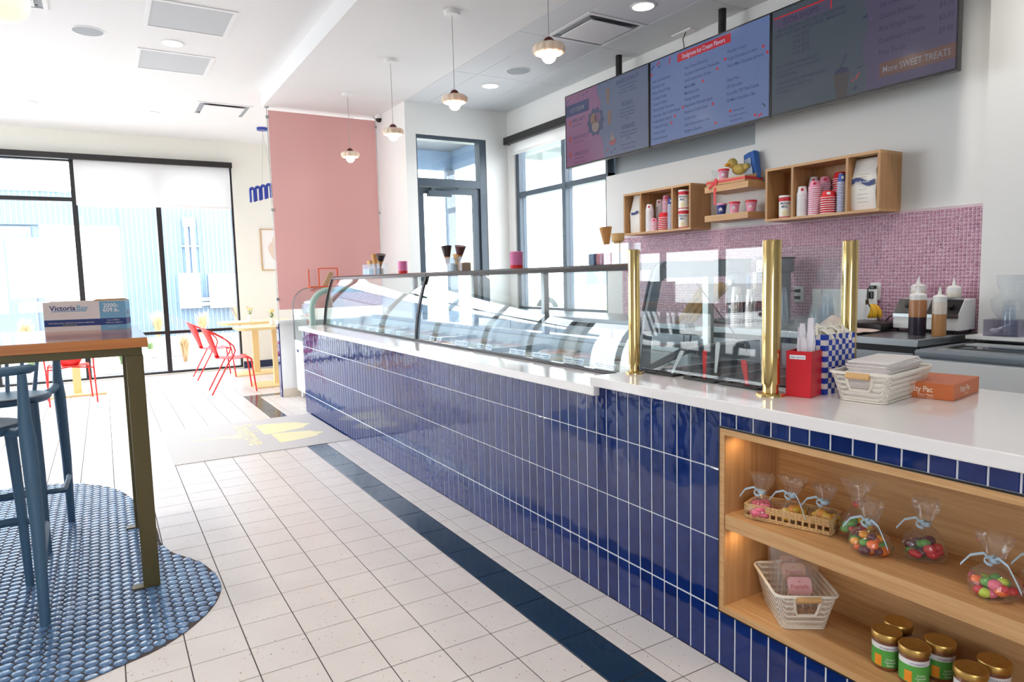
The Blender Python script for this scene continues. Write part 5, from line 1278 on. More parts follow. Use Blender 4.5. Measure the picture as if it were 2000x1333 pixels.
for x, y, z, lb in ((-1.72, 4.27, DZ, 'round grey ceiling speaker in the dining ceiling'), (1.905, 3.07, KZ, 'round grey ceiling speaker in the kitchen ceiling')):
    t = thing('ceiling_speaker', lb, 'speaker', (x, y, z), 'round ceiling speakers')
    obj('rim', MB().lathe([(.128, 0), (.128, -.006), (.118, -.008), (.117, -.004)], (x, y, z), 32), 'vent_white', t); obj('mesh_cover', MB().lathe([(.1175, -.0045), (.0001, -.007)], (x, y, z), 32), 'vent_grey', t, smooth=60)
# dome camera at the soffit corner
t = thing('dome_camera', 'small dark dome security camera at the corner of the pink partition', 'camera', (1.31, 5.40, 3.40))
obj('housing', MB().lathe([(.05, 0), (.05, -.035), (.045, -.045)], (1.31, 5.40, 3.40), 20), 'white_plastic', t); obj('dome', MB().lathe([(.042, -.045), (.038, -.065), (.024, -.082), (.0001, -.088)], (1.31, 5.40, 3.40), 20), 'black_plastic', t, smooth=60)
# flower shaped pendants
mat('pendant_cream', (238, 222, 200), .5, var=.04, sub=.1); mat('pendant_red', (92, 20, 24), .3); mat('bulb', (255, 240, 214), .4, emit=7, ergb=(255, 236, 205)); mat('cord_grey', (170, 168, 166), .6)
pn = None
for k, (y, lb) in enumerate(((4.60, 'cream flower pendant hanging in front of the pink partition, farthest'), (3.31, 'cream flower pendant second from the pink partition'), (2.015, 'cream flower pendant third from the pink partition'), (.72, 'cream flower pendant nearest the menu screens'))):
    if pn is None:
        pn = thing('pendant_lamp', lb, 'lamp', (0, 0, 0), 'cream flower pendant lamps')
        obj('canopy', MB().lathe([(.062, 3.40), (.062, 3.375), (.056, 3.368), (.0001, 3.366)], n=24), 'white_plastic', pn)
        obj('cord', MB().cyl((0, 0, 3.37), (0, 0, 2.80), .0025, n=6), 'cord_grey', pn)
        obj('finial', MB().lathe([(.034, 2.770), (.036, 2.782), (.031, 2.800), (.018, 2.814), (.0001, 2.818)], n=20), 'pendant_red', pn, smooth=60)
        prof = [(.03, 2.774), (.085, 2.772), (.100, 2.760), (.102, 2.742), (.094, 2.722), (.080, 2.716), (.070, 2.722), (.04, 2.735)]
        obj('petal_shade', MB().lathe(prof, n=96, wob=lambda a, z: 1-.085*abs(math.sin(6*a))**6 if z else 1), 'pendant_cream', pn, smooth=60)
        obj('globe_bulb', MB().sphere((0, 0, 2.708), .046, 20, 14), 'bulb', pn, smooth=180)
    o = pn if k == 0 else dup(pn, loc=(.663, y, 0), label=lb)
    L = bpy.data.lights.new('pendant_bulb', 'POINT'); L.energy = 2.2; L.color = (1, .85, .66); L.shadow_soft_size = .05
    lo = bpy.data.objects.new('pendant_bulb', L); COL.objects.link(lo); lo.location = (.663, y, 2.63)
pn.location = (.663, 4.60, 0)
# big glowing globe, top left
mat('globe_glow', (255, 240, 214), .35, emit=.62, ergb=(255, 238, 206))
gx = CAM + (_f + _r*((10-1000)/1327.66) + _u*((666.5-2)/1327.66))*3.6
t = thing('globe_pendant', 'large warm white oval globe pendant at the top left corner', 'lamp', tuple(gx))
obj('globe', MB().sphere(tuple(gx), .112, 32, 20, (1, 1, 1.0)), 'globe_glow', t, smooth=180)
obj('stem', MB().cyl((gx.x, gx.y, gx.z+.11), (gx.x, gx.y, 3.575), .006, n=8), 'brass_satin', t); obj('canopy', MB().lathe([(.06, 3.58), (.06, 3.56)], (gx.x, gx.y, 0), 20), 'brass_satin', t)
# blue squiggle pendant
mat('lamp_blue', (40, 66, 160), .35, var=.05)
t = thing('squiggle_pendant', 'cobalt blue looped tube pendant beside the pink partition', 'lamp', (.38, 7.55, 2.5))
obj('canopy', MB().lathe([(.075, 3.58), (.075, 3.545)], (.353, 7.55, 0), 24), 'lamp_blue', t)
pth = []
for i in range(6):
    x = .14+.077*i; z = 2.52+.022*i
    for a in range(9):
        q = math.pi*a/8; pth.append((x+.026-.026*math.cos(q)*1.0, 7.55+.012*math.sin(q*2), z+.17+.035*math.sin(q)))
    u_ = MB().tube([(x, 7.55, z)] + pth[-9:] + [(x+.052, 7.55, z+.01)], .0165, 10)
    obj('loop', u_, 'lamp_blue', t, smooth=60)
obj('spine', MB().tube([(.14, 7.575, 2.70), (.60, 7.575, 2.83)], .009, 8), 'lamp_blue', t)
obj('cord', MB().cyl((.36, 7.55, 3.55), (.31, 7.575, 2.75), .0016, n=5).cyl((.345, 7.55, 3.55), (.48, 7.575, 2.79), .0016, n=5), 'cord_grey', t)
# ------------------------------------------------------------------ menu screens
TX, TZ, TH = 2.36, 2.447, .713
RT, UP = (0, -1, 0), (0, 0, 1)
screenmat('scr_blue', (88, 106, 150), .85); screenmat('scr_blue_dark', (52, 62, 92), .85); screenmat('scr_red', (168, 28, 38), .85); screenmat('scr_ink', (44, 54, 92), .85); screenmat('scr_light', (170, 184, 214), .85); screenmat('scr_pink', (122, 84, 116), .8); screenmat('scr_slate', (86, 96, 122), .8)
screenmat('scr_cola', (66, 60, 62), .75); screenmat('scr_rust', (134, 60, 66), .8); screenmat('scr_plum', (74, 66, 92), .75); screenmat('scr_dark', (62, 72, 82), .75); screenmat('scr_brown', (96, 68, 60), .75); screenmat('scr_tan', (118, 96, 82), .75); screenmat('scr_tan2', (128, 116, 108), .75); screenmat('scr_grey', (128, 128, 138), .7); screenmat('scr_ink2', (44, 46, 74), .75); screenmat('scr_mauve', (104, 76, 104), .8)
def tv(y0, label):
    t = thing('menu_screen', label, 'screen', (TX+.03, y0-.615, TZ), 'wall hung menu screens')
    y1 = y0-1.228
    b = MB().box(TX+.002, y1, TZ, TX+.045, y0, TZ+TH)
    obj('housing', b, 'black_plastic', t, bev=.004)
    f_ = MB().box(TX-.004, y1, TZ, TX+.003, y0, TZ+.014).box(TX-.004, y1, TZ+TH-.009, TX+.003, y0, TZ+TH).box(TX-.004, y1, TZ+.014, TX+.003, y1+.009, TZ+TH-.009).box(TX-.004, y0-.009, TZ+.014, TX+.003, y0, TZ+TH-.009)
    obj('bezel', f_, 'black_plastic', t, smooth=0)
    obj('mount_arm', MB().box(TX+.045, y0-.70, TZ+.2, TX+.14, y0-.55, TZ+.5), 'black_metal', t, smooth=0)
    obj('pole', MB().cyl((TX+.15, y0-.655, TZ+.15), (TX+.15, y0-.655, 3.40), .03, n=20), 'black_metal', t)
    return t
def scr(t, m, rects, y0, lay=0, name='screen', ref=None):
    b = MB()
    for u0, v0, u1, v1 in rects: b.box(TX-.0006*lay-.0004, y0-u1, TZ+v0, TX+.0016, y0-u0, TZ+v1)
    return obj(name, b, m, t, smooth=0)
def poly(t, m, P_, y0, lay=1, name='picture'):
    return obj(name, MB().prism([(y0-u, TZ+v) for u, v in P_], TX-.0006*lay-.0004, TX+.0015, 'x'), m, t, smooth=0)
def word(t, m, items, y0, lay=2):
    b = MB()
    for it in items:
        s, u, v, sz = it[:4]; al = it[4] if len(it) > 4 else 'L'; bo = it[5] if len(it) > 5 else 0
        txt(b, s, (TX-.0006*lay-.0008, y0-u, TZ+v), RT, UP, sz, al, bo*.6, 0, 1.0, .76)
    return obj('print', b, m, t, smooth=0)
def dots(t, m, pts, y0, r=.011, lay=2):
    b = MB()
    for u, v in pts: b.cyl((TX-.0006*lay-.0006, y0-u, TZ+v), (TX+.001, y0-u, TZ+v), r, n=12)
    return obj('dot_print', b, m, t, smooth=0)
def sprinkle(t, m, items, y0, lay=1):
    b = MB()
    for u, v, a, l, w in items:
        c, s = math.cos(a), math.sin(a); b.prism([(y0-(u+p*c-q*s), TZ+v+p*s+q*c) for p, q in ((-l, -w), (l, -w), (l, w), (-l, w))], TX-.0006*lay-.0004, TX+.0015, 'x')
    return obj('confetti', b, m, t, smooth=0)
# middle screen: flavors
y0 = 1.68; t2 = tv(y0, 'bright menu screen listing ice cream flavors under a red heading')
scr(t2, 'scr_blue', [(.009, .014, 1.219, .704)], y0)
scr(t2, 'scr_red', [(.325, .622, .872, .688)], y0, 1, 'banner')
word(t2, 'scr_light', [('Snelgrove Ice Cream Flavors', .598, .638, .050, 'C', .010)], y0)
c1 = ['Bear Lake Raspberry', 'Birthday Cake', 'Burnt Almond Fudge', 'Canadian Vanilla', 'Caramel Cashew', '(Cherini) Rich Chocolate', 'Chocolate Chip Cookie Dough', 'Cookie Butter Biscoff', 'Cookies & Cream', 'Cotton Candy', 'Fresh Strawberry']
c2_ = ['Goat Cheese Blueberry', "Grandma's Strawberry Cheesecake", "Laird's Lemon Sour Cream", 'Malted Milk', 'Mocha Java Joe', 'Orange Sherbet', 'Peppermint Chocolate Spray', 'Raspberry Cookie Swirl', 'Rocky Road', 'Salted Peanut Butter Oreo', 'Snelgrove Sherbet']
c3 = ['Thunder Crunch', 'Triple Chocolate Brownie', "Vicki's Mint Chocolate Brownie"]
W_ = [(s, .035, .528-.0475*i, .033, 'L', .003) for i, s in enumerate(c1)] + [(s, .405, .545-.0495*i, .033, 'L', .003) for i, s in enumerate(c2_)] + [(s, .84, .545-.052*i, .034, 'L', .003) for i, s in enumerate(c3)]
W_ += [(s, .84, .340-.050*i, .034, 'L', .003) for i, s in enumerate(['Dairy Free:', 'DF Chocolate', 'If you like "DF" Pina Colada', 'DF Mint Chocolate Chip'])] + [('contains gluten', .895, .112, .024), ('Ice cream is made in a', .865, .075, .024), ('facility with nuts', .865, .040, .024)]
word(t2, 'scr_ink', W_, y0)
dots(t2, 'scr_red', [(.82, .512), (.745, .462), (.60, .408), (1.165, .505), (1.20, .455), (.385, .256), (.295, .208), (.255, .160), (.70, .212), (.73, .062), (.872, .122), (.02, .60), (1.10, .045)], y0)
sprinkle(t2, 'scr_red', [(.10, .675, .5, .02, .006), (.235, .66, 1.3, .03, .005), (1.14, .035, .5, .02, .006)], y0); sprinkle(t2, 'scr_blue_dark', [(.035, .655, .8, .022, .008), (.115, .645, 1.5, .008, .008), (1.175, .10, -.8, .02, .006)], y0)
# left screen: ice cream sizes, shakes, floats
y0 = 2.919; t1 = tv(y0, 'left menu screen with a mauve ice cream panel partly covering the window')
scr(t1, 'scr_slate', [(.009, .014, 1.219, .704)], y0)
wav = [(.009, .014), (.62, .014)] + [(.585+.03*math.sin(i*.9)-.012*i/2, .014+.69*i/12) for i in range(1, 12)] + [(.52, .704), (.009, .704)]
poly(t1, 'scr_pink', wav, y0, 1); scr(t1, 'scr_ink', [(.009, .50, .385, .612)], y0, 2, 'banner')
word(t1, 'scr_grey', [('ICE CREAM', .20, .532, .060, 'C', .012)], y0, 3)
word(t1, 'scr_ink', [('SMALL $4.75', .11, .432, .052), ('MEDIUM $5.75', .13, .262, .052), ('LARGE $ 6.75', .14, .105, .052), ('single scoop, one flavor', .11, .395, .022), ('two scoops, two flavors', .13, .228, .022), ('three scoops, any flavors', .14, .072, .022), ('waffle cone or bowl add $1.25', .14, .035, .020),
     ('SHAKES & MALTS', .945, .632, .052, 'C'), ('any flavor blended thick with milk', .945, .600, .024, 'C'), ('small $6.25   large $7.25', .945, .570, .024, 'C'), ('add malt, whip or a cherry on top', .945, .542, .022, 'C'),
     ('FLOATS', .945, .425, .056, 'C'), ('root beer, orange or cola', .945, .392, .024, 'C'), ('with two scoops of vanilla', .945, .362, .024, 'C'), ('or choose your own flavor', .945, .334, .024, 'C'), ('$6.50', .945, .304, .024, 'C'),
     ('SUNDAES', .955, .222, .056, 'C'), ('hot fudge, caramel, strawberry', .955, .190, .024, 'C'), ('with nuts and whipped cream', .955, .160, .024, 'C'), ('$7.50', .955, .130, .024, 'C'), ('ask about our seasonal specials', .955, .082, .022, 'C'), ('follow us for new flavors', .965, .044, .022, 'C')], y0)
poly(t1, 'scr_blue_dark', [(.485+(.118+.012*math.cos(10*a))*math.cos(a), .372+(.125+.013*math.cos(10*a))*math.sin(a)) for a in [k*math.pi/30 for k in range(60)]], y0, 2)
for m_, c, r in (('scr_tan', (.455, .405), .05), ('scr_mauve', (.52, .405), .048), ('scr_tan2', (.485, .33), .055)): poly(t1, m_, [(c[0]+r*math.cos(a), c[1]+r*math.sin(a)) for a in [k*math.pi/9 for k in range(18)]], y0, 3)
poly(t1, 'scr_tan', [(.645, .63), (.70, .63), (.69, .50), (.66, .50)], y0, 2); poly(t1, 'scr_tan', [(.665, .43), (.72, .43), (.715, .30), (.675, .30)], y0, 2)
poly(t1, 'scr_rust', [(.675, .15), (.79, .16), (.765, .115), (.71, .11)], y0, 2); poly(t1, 'scr_tan2', [(.70, .16), (.72, .20), (.74, .235), (.75, .19), (.77, .16)], y0, 2)
for v in (.44, .285, .13): poly(t1, 'scr_rust', [(.06, v+.02), (.09, v+.025), (.10, v), (.085, v-.035), (.07, v-.035), (.055, v)], y0, 2)
sprinkle(t1, 'scr_rust', [(.10, .675, .4, .02, .006), (.22, .665, 1.2, .028, .005), (.66, .08, 1.4, .018, .006)], y0, 2); sprinkle(t1, 'scr_ink', [(.05, .655, .8, .02, .007), (.30, .66, .6, .014, .005), (.36, .675, 1.5, .012, .005), (.72, .05, 1.2, .012, .005), (.77, .07, .7, .012, .005)], y0, 2)
# right screen: soda shoppe and treats
y0 = .449; t3 = tv(y0, 'dark menu screen with soda shoppe list and sweet treat prices at the right')
scr(t3, 'scr_dark', [(.009, .014, 1.219, .704)], y0)
wav = [(1.219, .014), (.70, .014)] + [(.69+.015*math.sin(i*1.1), .014+.69*i/12) for i in range(1, 12)] + [(.68, .704), (1.219, .704)]
poly(t3, 'scr_plum', wav, y0, 1); scr(t3, 'scr_plum', [(.02, .585, .45, .652)], y0, 1, 'banner'); scr(t3, 'scr_red', [(.02, .652, .46, .662), (.452, .585, .46, .652)], y0, 2, 'banner_line')
word(t3, 'scr_ink2', [('SODA SHOPPE', .235, .598, .056, 'C', .012), ('MOUNTAIN DEW, COKE, DIET COKE, DR PEPPER,', .31, .555, .030, 'C', .003), ('SPRITE, ROOT BEER, DIET DR PEPPER, SMARTWATER', .30, .522, .030, 'C', .003), ('16 oz  $1.50', .24, .482, .034, 'C'), ('24 oz  $1.75', .24, .447, .034, 'C'), ('32 oz  $2.00', .24, .412, .034, 'C'), ('52 oz  $3.00', .24, .377, .034, 'C'),
     ('Build Your Own: starting at $1.50', .05, .315, .030), ('pick any soda and add flavors, creams and fruit', .05, .282, .024), ('Italian Sodas and floats', .05, .252, .024), ('Snelgrove Favorites: dirty soda from $3.25', .05, .205, .030), ('add coconut, vanilla, raspberry or lime', .05, .172, .024), ('over pebble ice', .05, .145, .024)], y0)
word(t3, 'scr_ink2', [('Ice Cream Sandwich', .78, .482, .044, 'L', .002), ('Cookie Dunker', .78, .412, .044, 'L', .002), ('Rice Krispie Treats', .78, .342, .044, 'L', .002), ("Dutchman's Cookie", .78, .272, .044, 'L', .002), ('Pints To Go', .78, .202, .044, 'L', .002), ('$4.50', 1.20, .366, .046, 'R'), ('$2.50', 1.20, .296, .046, 'R'), ('$9.00', 1.20, .226, .046, 'R'), ('$4.50', 1.20, .506, .046, 'R'), ('$3.50', 1.20, .436, .046, 'R')], y0)
scr(t3, 'scr_brown', [(.785, .072, 1.219, .155)], y0, 2, 'banner'); word(t3, 'scr_grey', [('More SWEET TREATS', 1.0, .094, .055, 'C', .008)], y0, 3)
poly(t3, 'scr_cola', [(.485, .165), (.59, .165), (.575, .014), (.50, .014)], y0, 1); poly(t3, 'scr_ink2', [(.485, .165), (.50, .19), (.54, .20), (.575, .19), (.59, .165)], y0, 2)
sprinkle(t3, 'scr_ink2', [(.545, .23, 1.1, .05, .003), (.66, .17, .1, .018, .004), (.63, .05, .8, .014, .008), (.69, .46, .2, .016, .006)], y0, 2); sprinkle(t3, 'scr_rust', [(.645, .12, .9, .02, .006), (.615, .10, .5, .008, .008)], y0, 2)
t = thing('cable_drop', 'small white cable plate with a dark cable above the flavor screen', 'cable', (2.6, 1.53, 3.39))
obj('plate', MB().box(2.57, 1.42, 3.388, 2.65, 1.64, 3.3995), 'white_plastic', t, smooth=0); obj('cable', MB().tube([(2.60, 1.50, 3.39), (2.575, 1.51, 3.33), (2.56, 1.48, 3.26), (2.54, 1.47, 3.17), (2.46, 1.46, 3.05)], .004, 6), 'black_plastic', t, smooth=60)
# ------------------------------------------------------------------ things on the raised countertop
H2 = .9465
mat('holder_red', (206, 28, 42), .38, var=.05); mat('label_white', (238, 240, 244), .5); mat('wrapper', (240, 238, 246), .45, var=.03); mat('straw_wrap', (236, 230, 218), .6, var=.05)
def quad_prism(P_, z0, z1): return MB().prism(P_, z0, z1)
hp = [(.198, -1.339), (.222, -1.418), (.333, -1.388), (.309, -1.309)]
hc = (sum(p[0] for p in hp)/4, sum(p[1] for p in hp)/4)
rh = thing('spoon_holder', 'square red holder with a white label on the raised countertop', 'holder', (*hc, H2))
inn = [(hc[0]+(x-hc[0])*.94, hc[1]+(y-hc[1])*.94) for x, y in hp]
w = MB(); n4 = 4
vs = [(x, y, z) for z in (H2, H2+.155) for x, y in hp] + [(x, y, z) for z in (H2+.155, H2+.006) for x, y in inn]
fs = [(3, 2, 1, 0)] + [(i, (i+1) % 4, 4+(i+1) % 4, 4+i) for i in range(4)] + [(4+i, 4+(i+1) % 4, 8+(i+1) % 4, 8+i) for i in range(4)] + [(8+i, 8+(i+1) % 4, 12+(i+1) % 4, 12+i) for i in range(4)] + [(12, 13, 14, 15)]
obj('holder', w.add(vs, fs), 'holder_red', rh, bev=.0015)
e = (Vector((*hp[1], 0))-Vector((*hp[0], 0))).normalized(); nn = Vector((e.y, -e.x, 0)); nn = nn if nn.x < 0 else -nn
o0 = Vector((*hp[0], H2+.128)) + nn*.0008 + e*.012
obj('label', MB().add([o0, o0+e*.052, o0+e*.052+Vector((0, 0, .014)), o0+Vector((0, 0, .014))], [(0, 1, 2, 3)]), 'label_white', rh, smooth=0)
t = MB(); txt(t, 'clean spoons!', o0+e*.026+Vector((0, 0, .0042))+nn*.0006, e, (0, 0, 1), .0088, 'C', .004, 0); obj('lettering', t, 'print_navy', rh, smooth=0)
rr = random.Random(5)
for k in range(16):
    a, b = rr.uniform(.18, .82), rr.uniform(.18, .82)
    bx_ = Vector((inn[0][0]*(1-a)+inn[1][0]*a, inn[0][1]*(1-a)+inn[1][1]*a, 0))*(1-b)+Vector((inn[3][0]*(1-a)+inn[2][0]*a, inn[3][1]*(1-a)+inn[2][1]*a, 0))*b
    h = (.185, .19, .25, .195, .265, .2, .26, .19, .21, .245, .2, .23, .195, .2, .22, .205)[k]
    tilt = Vector((rr.uniform(-.02, .02), rr.uniform(-.03, .03), 0)); p0_ = Vector((hc[0], hc[1], 0))*.5+bx_*.5+Vector((0, 0, H2+.008)); p1_ = bx_+tilt*.6+Vector((0, 0, H2+h))
    sd = Vector((-.45+rr.uniform(-.3, .3), .86, 0)).normalized()*.0100
    t_ = thing('wrapped_spoon', 'white wrapped spoon standing in the square red holder', 'spoon', tuple(p0_), 'wrapped spoons in the red holder')
    q = p0_+(p1_-p0_)*.86
    obj('wrapper', MB().strip([p0_-sd, q-sd, p1_-sd*.5], [p0_+sd, q+sd, p1_+sd*.9], (.0035, 0, 0)), 'wrapper', t_, smooth=0)
# checkered straw box
mat('check_blue', (24, 60, 172), .4, var=.05); mat('check_white', (226, 220, 216), .4, var=.03)
X0, X1, Y0_, Y1_, ZB = .314, .480, -1.405, -1.325, H2+.205
cbx = thing('straw_box', 'blue and white checkered box full of wrapped straws', 'box', ((X0+X1)/2, (Y0_+Y1_)/2, H2))
ww = MB().box(X0, Y0_, H2, X1, Y0_+.003, ZB).box(X0, Y1_-.003, H2, X1, Y1_, ZB).box(X0, Y0_+.003, H2, X0+.003, Y1_-.003, ZB).box(X1-.003, Y0_+.003, H2, X1, Y1_-.003, ZB).box(X0+.003, Y0_+.003, H2, X1-.003, Y1_-.003, H2+.003)
obj('walls', ww, 'check_white', cbx, smooth=0)
ck = MB(); s_ = .0186
for j in range(11):
    for i in range(9):
        if (i+j) % 2 == 0: ck.box(X0+i*s_, Y0_-.0005, H2+j*s_, min(X1, X0+(i+1)*s_), Y0_, min(ZB, H2+(j+1)*s_))
    for i in range(5):
        if (i+j) % 2 == 0: ck.box(X0-.0005, Y0_+i*s_, H2+j*s_, X0, min(Y1_, Y0_+(i+1)*s_), min(ZB, H2+(j+1)*s_))
pc_ = obj('checker_print', ck, 'check_blue', cbx, smooth=0); pc_['kind'] = 'stuff'
for k in range(60):
    a = rr.uniform(X0+.012, X1-.012); b = rr.uniform(Y0_+.012, Y1_-.012); L_ = .028; an = rr.uniform(0, 3.1)
    c = Vector((a, b, ZB+rr.uniform(-.002, .026))); d_ = Vector((math.cos(an), math.sin(an)*.8, rr.uniform(-.3, .5)))*L_
    t_ = thing('wrapped_straw', 'paper wrapped straw end sticking out of the checkered box', 'straw', tuple(c), 'wrapped straws in the checkered box')
    obj('paper', MB().tube([c-d_*.9-Vector((0, 0, .02)), c, c+d_*.5], [.0045, .0062, .0036], 5), 'straw_wrap', t_)
# napkin basket
mat('basket_cream', (236, 230, 218), .5, var=.03); wood('handle_wood', (206, 158, 100), (228, 188, 134), 'y', 1, .5); mat('napkin', (236, 230, 230), .8, var=.03, scale=20)
def mesh_mat(name, rgb, scale=150):
    """perforated sheet: round holes cut by alpha on a real wall"""
    m, n, p = _new(name); ob = n.nodes['Material Output']
    tcn = n.nodes.new('ShaderNodeTexCoord'); vo = n.nodes.new('ShaderNodeTexVoronoi'); vo.inputs['Scale'].default_value = scale; vo.inputs['Randomness'].default_value = 0
    n.links.new(tcn.outputs['Object'], vo.inputs['Vector'])
    gt = n.nodes.new('ShaderNodeMath'); gt.operation = 'GREATER_THAN'; gt.inputs[1].default_value = .46; n.links.new(vo.outputs['Distance'], gt.inputs[0])
    p.inputs['Base Color'].default_value = lin(*rgb); p.inputs['Roughness'].default_value = .5
    tr = n.nodes.new('ShaderNodeBsdfTransparent'); mx = n.nodes.new('ShaderNodeMixShader')
    n.links.new(gt.outputs[0], mx.inputs[0]); n.links.new(tr.outputs[0], mx.inputs[1]); n.links.new(p.outputs[0], mx.inputs[2]); n.links.new(mx.outputs[0], ob.inputs[0])
    MATS[name] = m
mesh_mat('basket_mesh', (236, 230, 218), 230)
def wire_basket(name, label, loc, rz, a, b, h, flare=.022, hw_=.045, mesh='basket_mesh', solid='basket_cream'):
    """small perforated basket; handle on the local -x side; a,b = base half sizes"""
    t = thing(name, label, 'basket', (0, 0, 0))
    def ring(z, k, r): return [(x, y, z) for x, y in rrect(0, 0, a+k, b+k, r, 4)]
    # rim dips on the handle side where the hand hole sits
    for nm, z0, z1, k0, k1, m_ in (('mesh_wall', .004, h-.008, 0, flare, mesh),):
        A, B = ring(z0, k0, .02), ring(z1, k1, .025); n = len(A); mb = MB()
        for i in range(n):
            j = (i+1) % n; mid = (Vector(A[i])+Vector(A[j]))/2
            onh = A[i][0] < -a*.6 and A[j][0] < -a*.6 and abs(mid.y) < b
            if onh and abs(A[i][1]-A[j][1]) > b*.6:
                y0, y1 = A[i][1], A[j][1]; Y0h, Y1h = B[i][1], B[j][1]
                def P(u, v):
                    p = Vector(A[i])*(1-u)+Vector(A[j])*u; q = Vector(B[i])*(1-u)+Vector(B[j])*u; return p*(1-v)+q*v
                U = [0, .18, .24, .76, .82, 1]; V = [0, .42, 1.0]
                vs = [P(u, v) for v in V for u in U]; fs = []
                for r in range(2):
                    for c in range(5):
                        if r == 1 and c in (1, 2, 3): continue
                        fs.append((r*6+c, r*6+c+1, (r+1)*6+c+1, (r+1)*6+c))
                mb.add(vs, fs)
                hole = [P(.2, .97), P(.22, .55), P(.27, .42), P(.73, .42), P(.78, .55), P(.8, .97)]
                hl, hr = P(.2, .99), P(.8, .99); g0, g1 = P(.24, .985), P(.76, .985)
            else: mb.add([A[i], A[j], B[j], B[i]], [(0, 1, 2, 3)])
        wobj = obj(nm, mb, m_, t, smooth=40)
    obj('rim', MB().tube([(p[0], p[1], h-.004) for p in ring(0, flare+.002, .027)], .005, 6, closed=True), solid, t, smooth=60)
    obj('floor_sheet', MB().prism(rrect(0, 0, a, b, .02, 4), .001, .005), solid, t, smooth=0)
    obj('handle_loop', MB().tube(hole, .0052, 6), solid, t, smooth=60)
    obj('wood_grip', MB().cyl((g0.x-.004, g0.y, g0.z-.002), (g1.x-.004, g1.y, g1.z-.002), .0105, n=14), 'handle_wood', t)
    t.location = loc; t.rotation_euler = (0, 0, rz)
    return t
wire_basket('napkin_basket', 'cream perforated basket with a wooden grip holding napkins', (.428, -1.535, H2), math.radians(8), .148, .072, .098)
nz = H2+.006
for k in range(22):
    M = Matrix.Translation((.445+rr.uniform(-.004, .004), -1.532+rr.uniform(-.003, .003), nz)) @ Matrix.Rotation(math.radians(8+rr.uniform(-3, 3)), 4, 'Z')
    t_ = obj('napkin', MB().prism(rrect(0, 0, .132, .066, .008, 2), 0, .0050).xf(M), 'napkin', bev=.0018)
    tag(t_, 'folded white paper napkin stacked in the cream basket', 'napkin', 'napkins in the cream basket'); nz += .0055
# paper box
mat('box_orange', (206, 112, 62), .45, var=.06); mat('box_print', (244, 226, 206), .5)
pt_ = thing('paper_box', 'small orange patty paper box at the end of the counter things', 'box', (.63, -1.65, H2))
M = Matrix.Translation((.512, -1.718, H2)) @ Matrix.Rotation(math.radians(9), 4, 'Z')
obj('carton', MB().box(0, 0, 0, .245, .150, .052).xf(M), 'box_orange', pt_, bev=.0015)
R2 = M.to_3x3() @ Vector((1, 0, 0)); B3 = M.to_3x3() @ Vector((0, 1, 0))
t = MB(); txt(t, 'Patty Pac', M @ Vector((-.0008, .135, .022)), -B3, (0, 0, 1), .026, 'L', .014, 0, .95, .85); txt(t, 'Patty Paper', M @ Vector((-.0008, .078, .009)), -B3, (0, 0, 1), .010, 'C', .004, 0); txt(t, 'interfolded dry waxed', M @ Vector((-.0008, .078, .002)), -B3, (0, 0, 1), .005, 'C', 0, 0)
txt(t, 'Patty Pac', M @ Vector((.06, -.0008, .022)), R2, (0, 0, 1), .026, 'L', .014, 0, .95, 1.0); txt(t, 'Patty Paper', M @ Vector((.12, -.0008, .010)), R2, (0, 0, 1), .008, 'C', 0, 0)
obj('lettering', t, 'box_print', pt_, smooth=0)
# ------------------------------------------------------------------ niche, upper shelf
Z1 = .5475
mat('wicker', (214, 178, 126), .7, var=.15, scale=40, bump=.5, bscale=120)
wk = thing('wicker_basket', 'low woven wicker tray on the upper niche shelf', 'basket', (0, 0, 0))
def weave(nm, P0, P1, z):
    P0, P1 = Vector(P0), Vector(P1); L_ = (P1-P0).length; n = int(L_/.006); d = (P1-P0)/n; s = Vector((-(P1-P0).y, (P1-P0).x, 0)).normalized()
    return [P0+d*i+s*(.0022 if i % 2 else -.0022)+Vector((0, 0, z)) for i in range(n+1)]
cor = [(-.135, -.055), (.135, -.055), (.135, .055), (-.135, .055)]
for a, b in zip(cor, cor[1:]+cor[:1]):
    mb = MB()
    for k, z in enumerate((.004, .010, .030, .036, .042, .048)): mb.tube(weave('', (*a, 0), (*b, 0), z), .0036, 5)
    L_ = math.hypot(b[0]-a[0], b[1]-a[1]); n = int(L_/.02)
    for i in range(n+1):
        p = (a[0]+(b[0]-a[0])*i/n, a[1]+(b[1]-a[1])*i/n); mb.tube([(p[0], p[1], .002), (p[0], p[1], .048)], .0036, 5)
    o_ = obj('woven_side', mb, 'wicker', wk, smooth=60); o_['kind'] = 'stuff'
obj('woven_floor', MB().box(-.133, -.053, 0, .133, .053, .004), 'wicker', wk, smooth=0)
wk.location = (.125, -1.425, Z1); wk.rotation_euler = (0, 0, math.radians(-72))
for nm, c in (('gum_pink', (236, 110, 140)), ('gum_yellow', (244, 194, 60)), ('gum_orange', (240, 110, 30)), ('gum_red', (206, 36, 52)), ('gum_green', (96, 160, 70)), ('gum_dark', (92, 40, 56)), ('gum_lime', (186, 210, 70)), ('gum_amber', (246, 160, 30))):
    mat(nm, c, .22, var=.1, scale=30, sub=.25, coat=.3)
mat('ribbon_blue', (176, 202, 220), .3, var=.05); mat('twine_red', (206, 70, 80), .6, var=.3, scale=80)
glass('cello', (.985, .988, .99), 1.45, .03, .03)
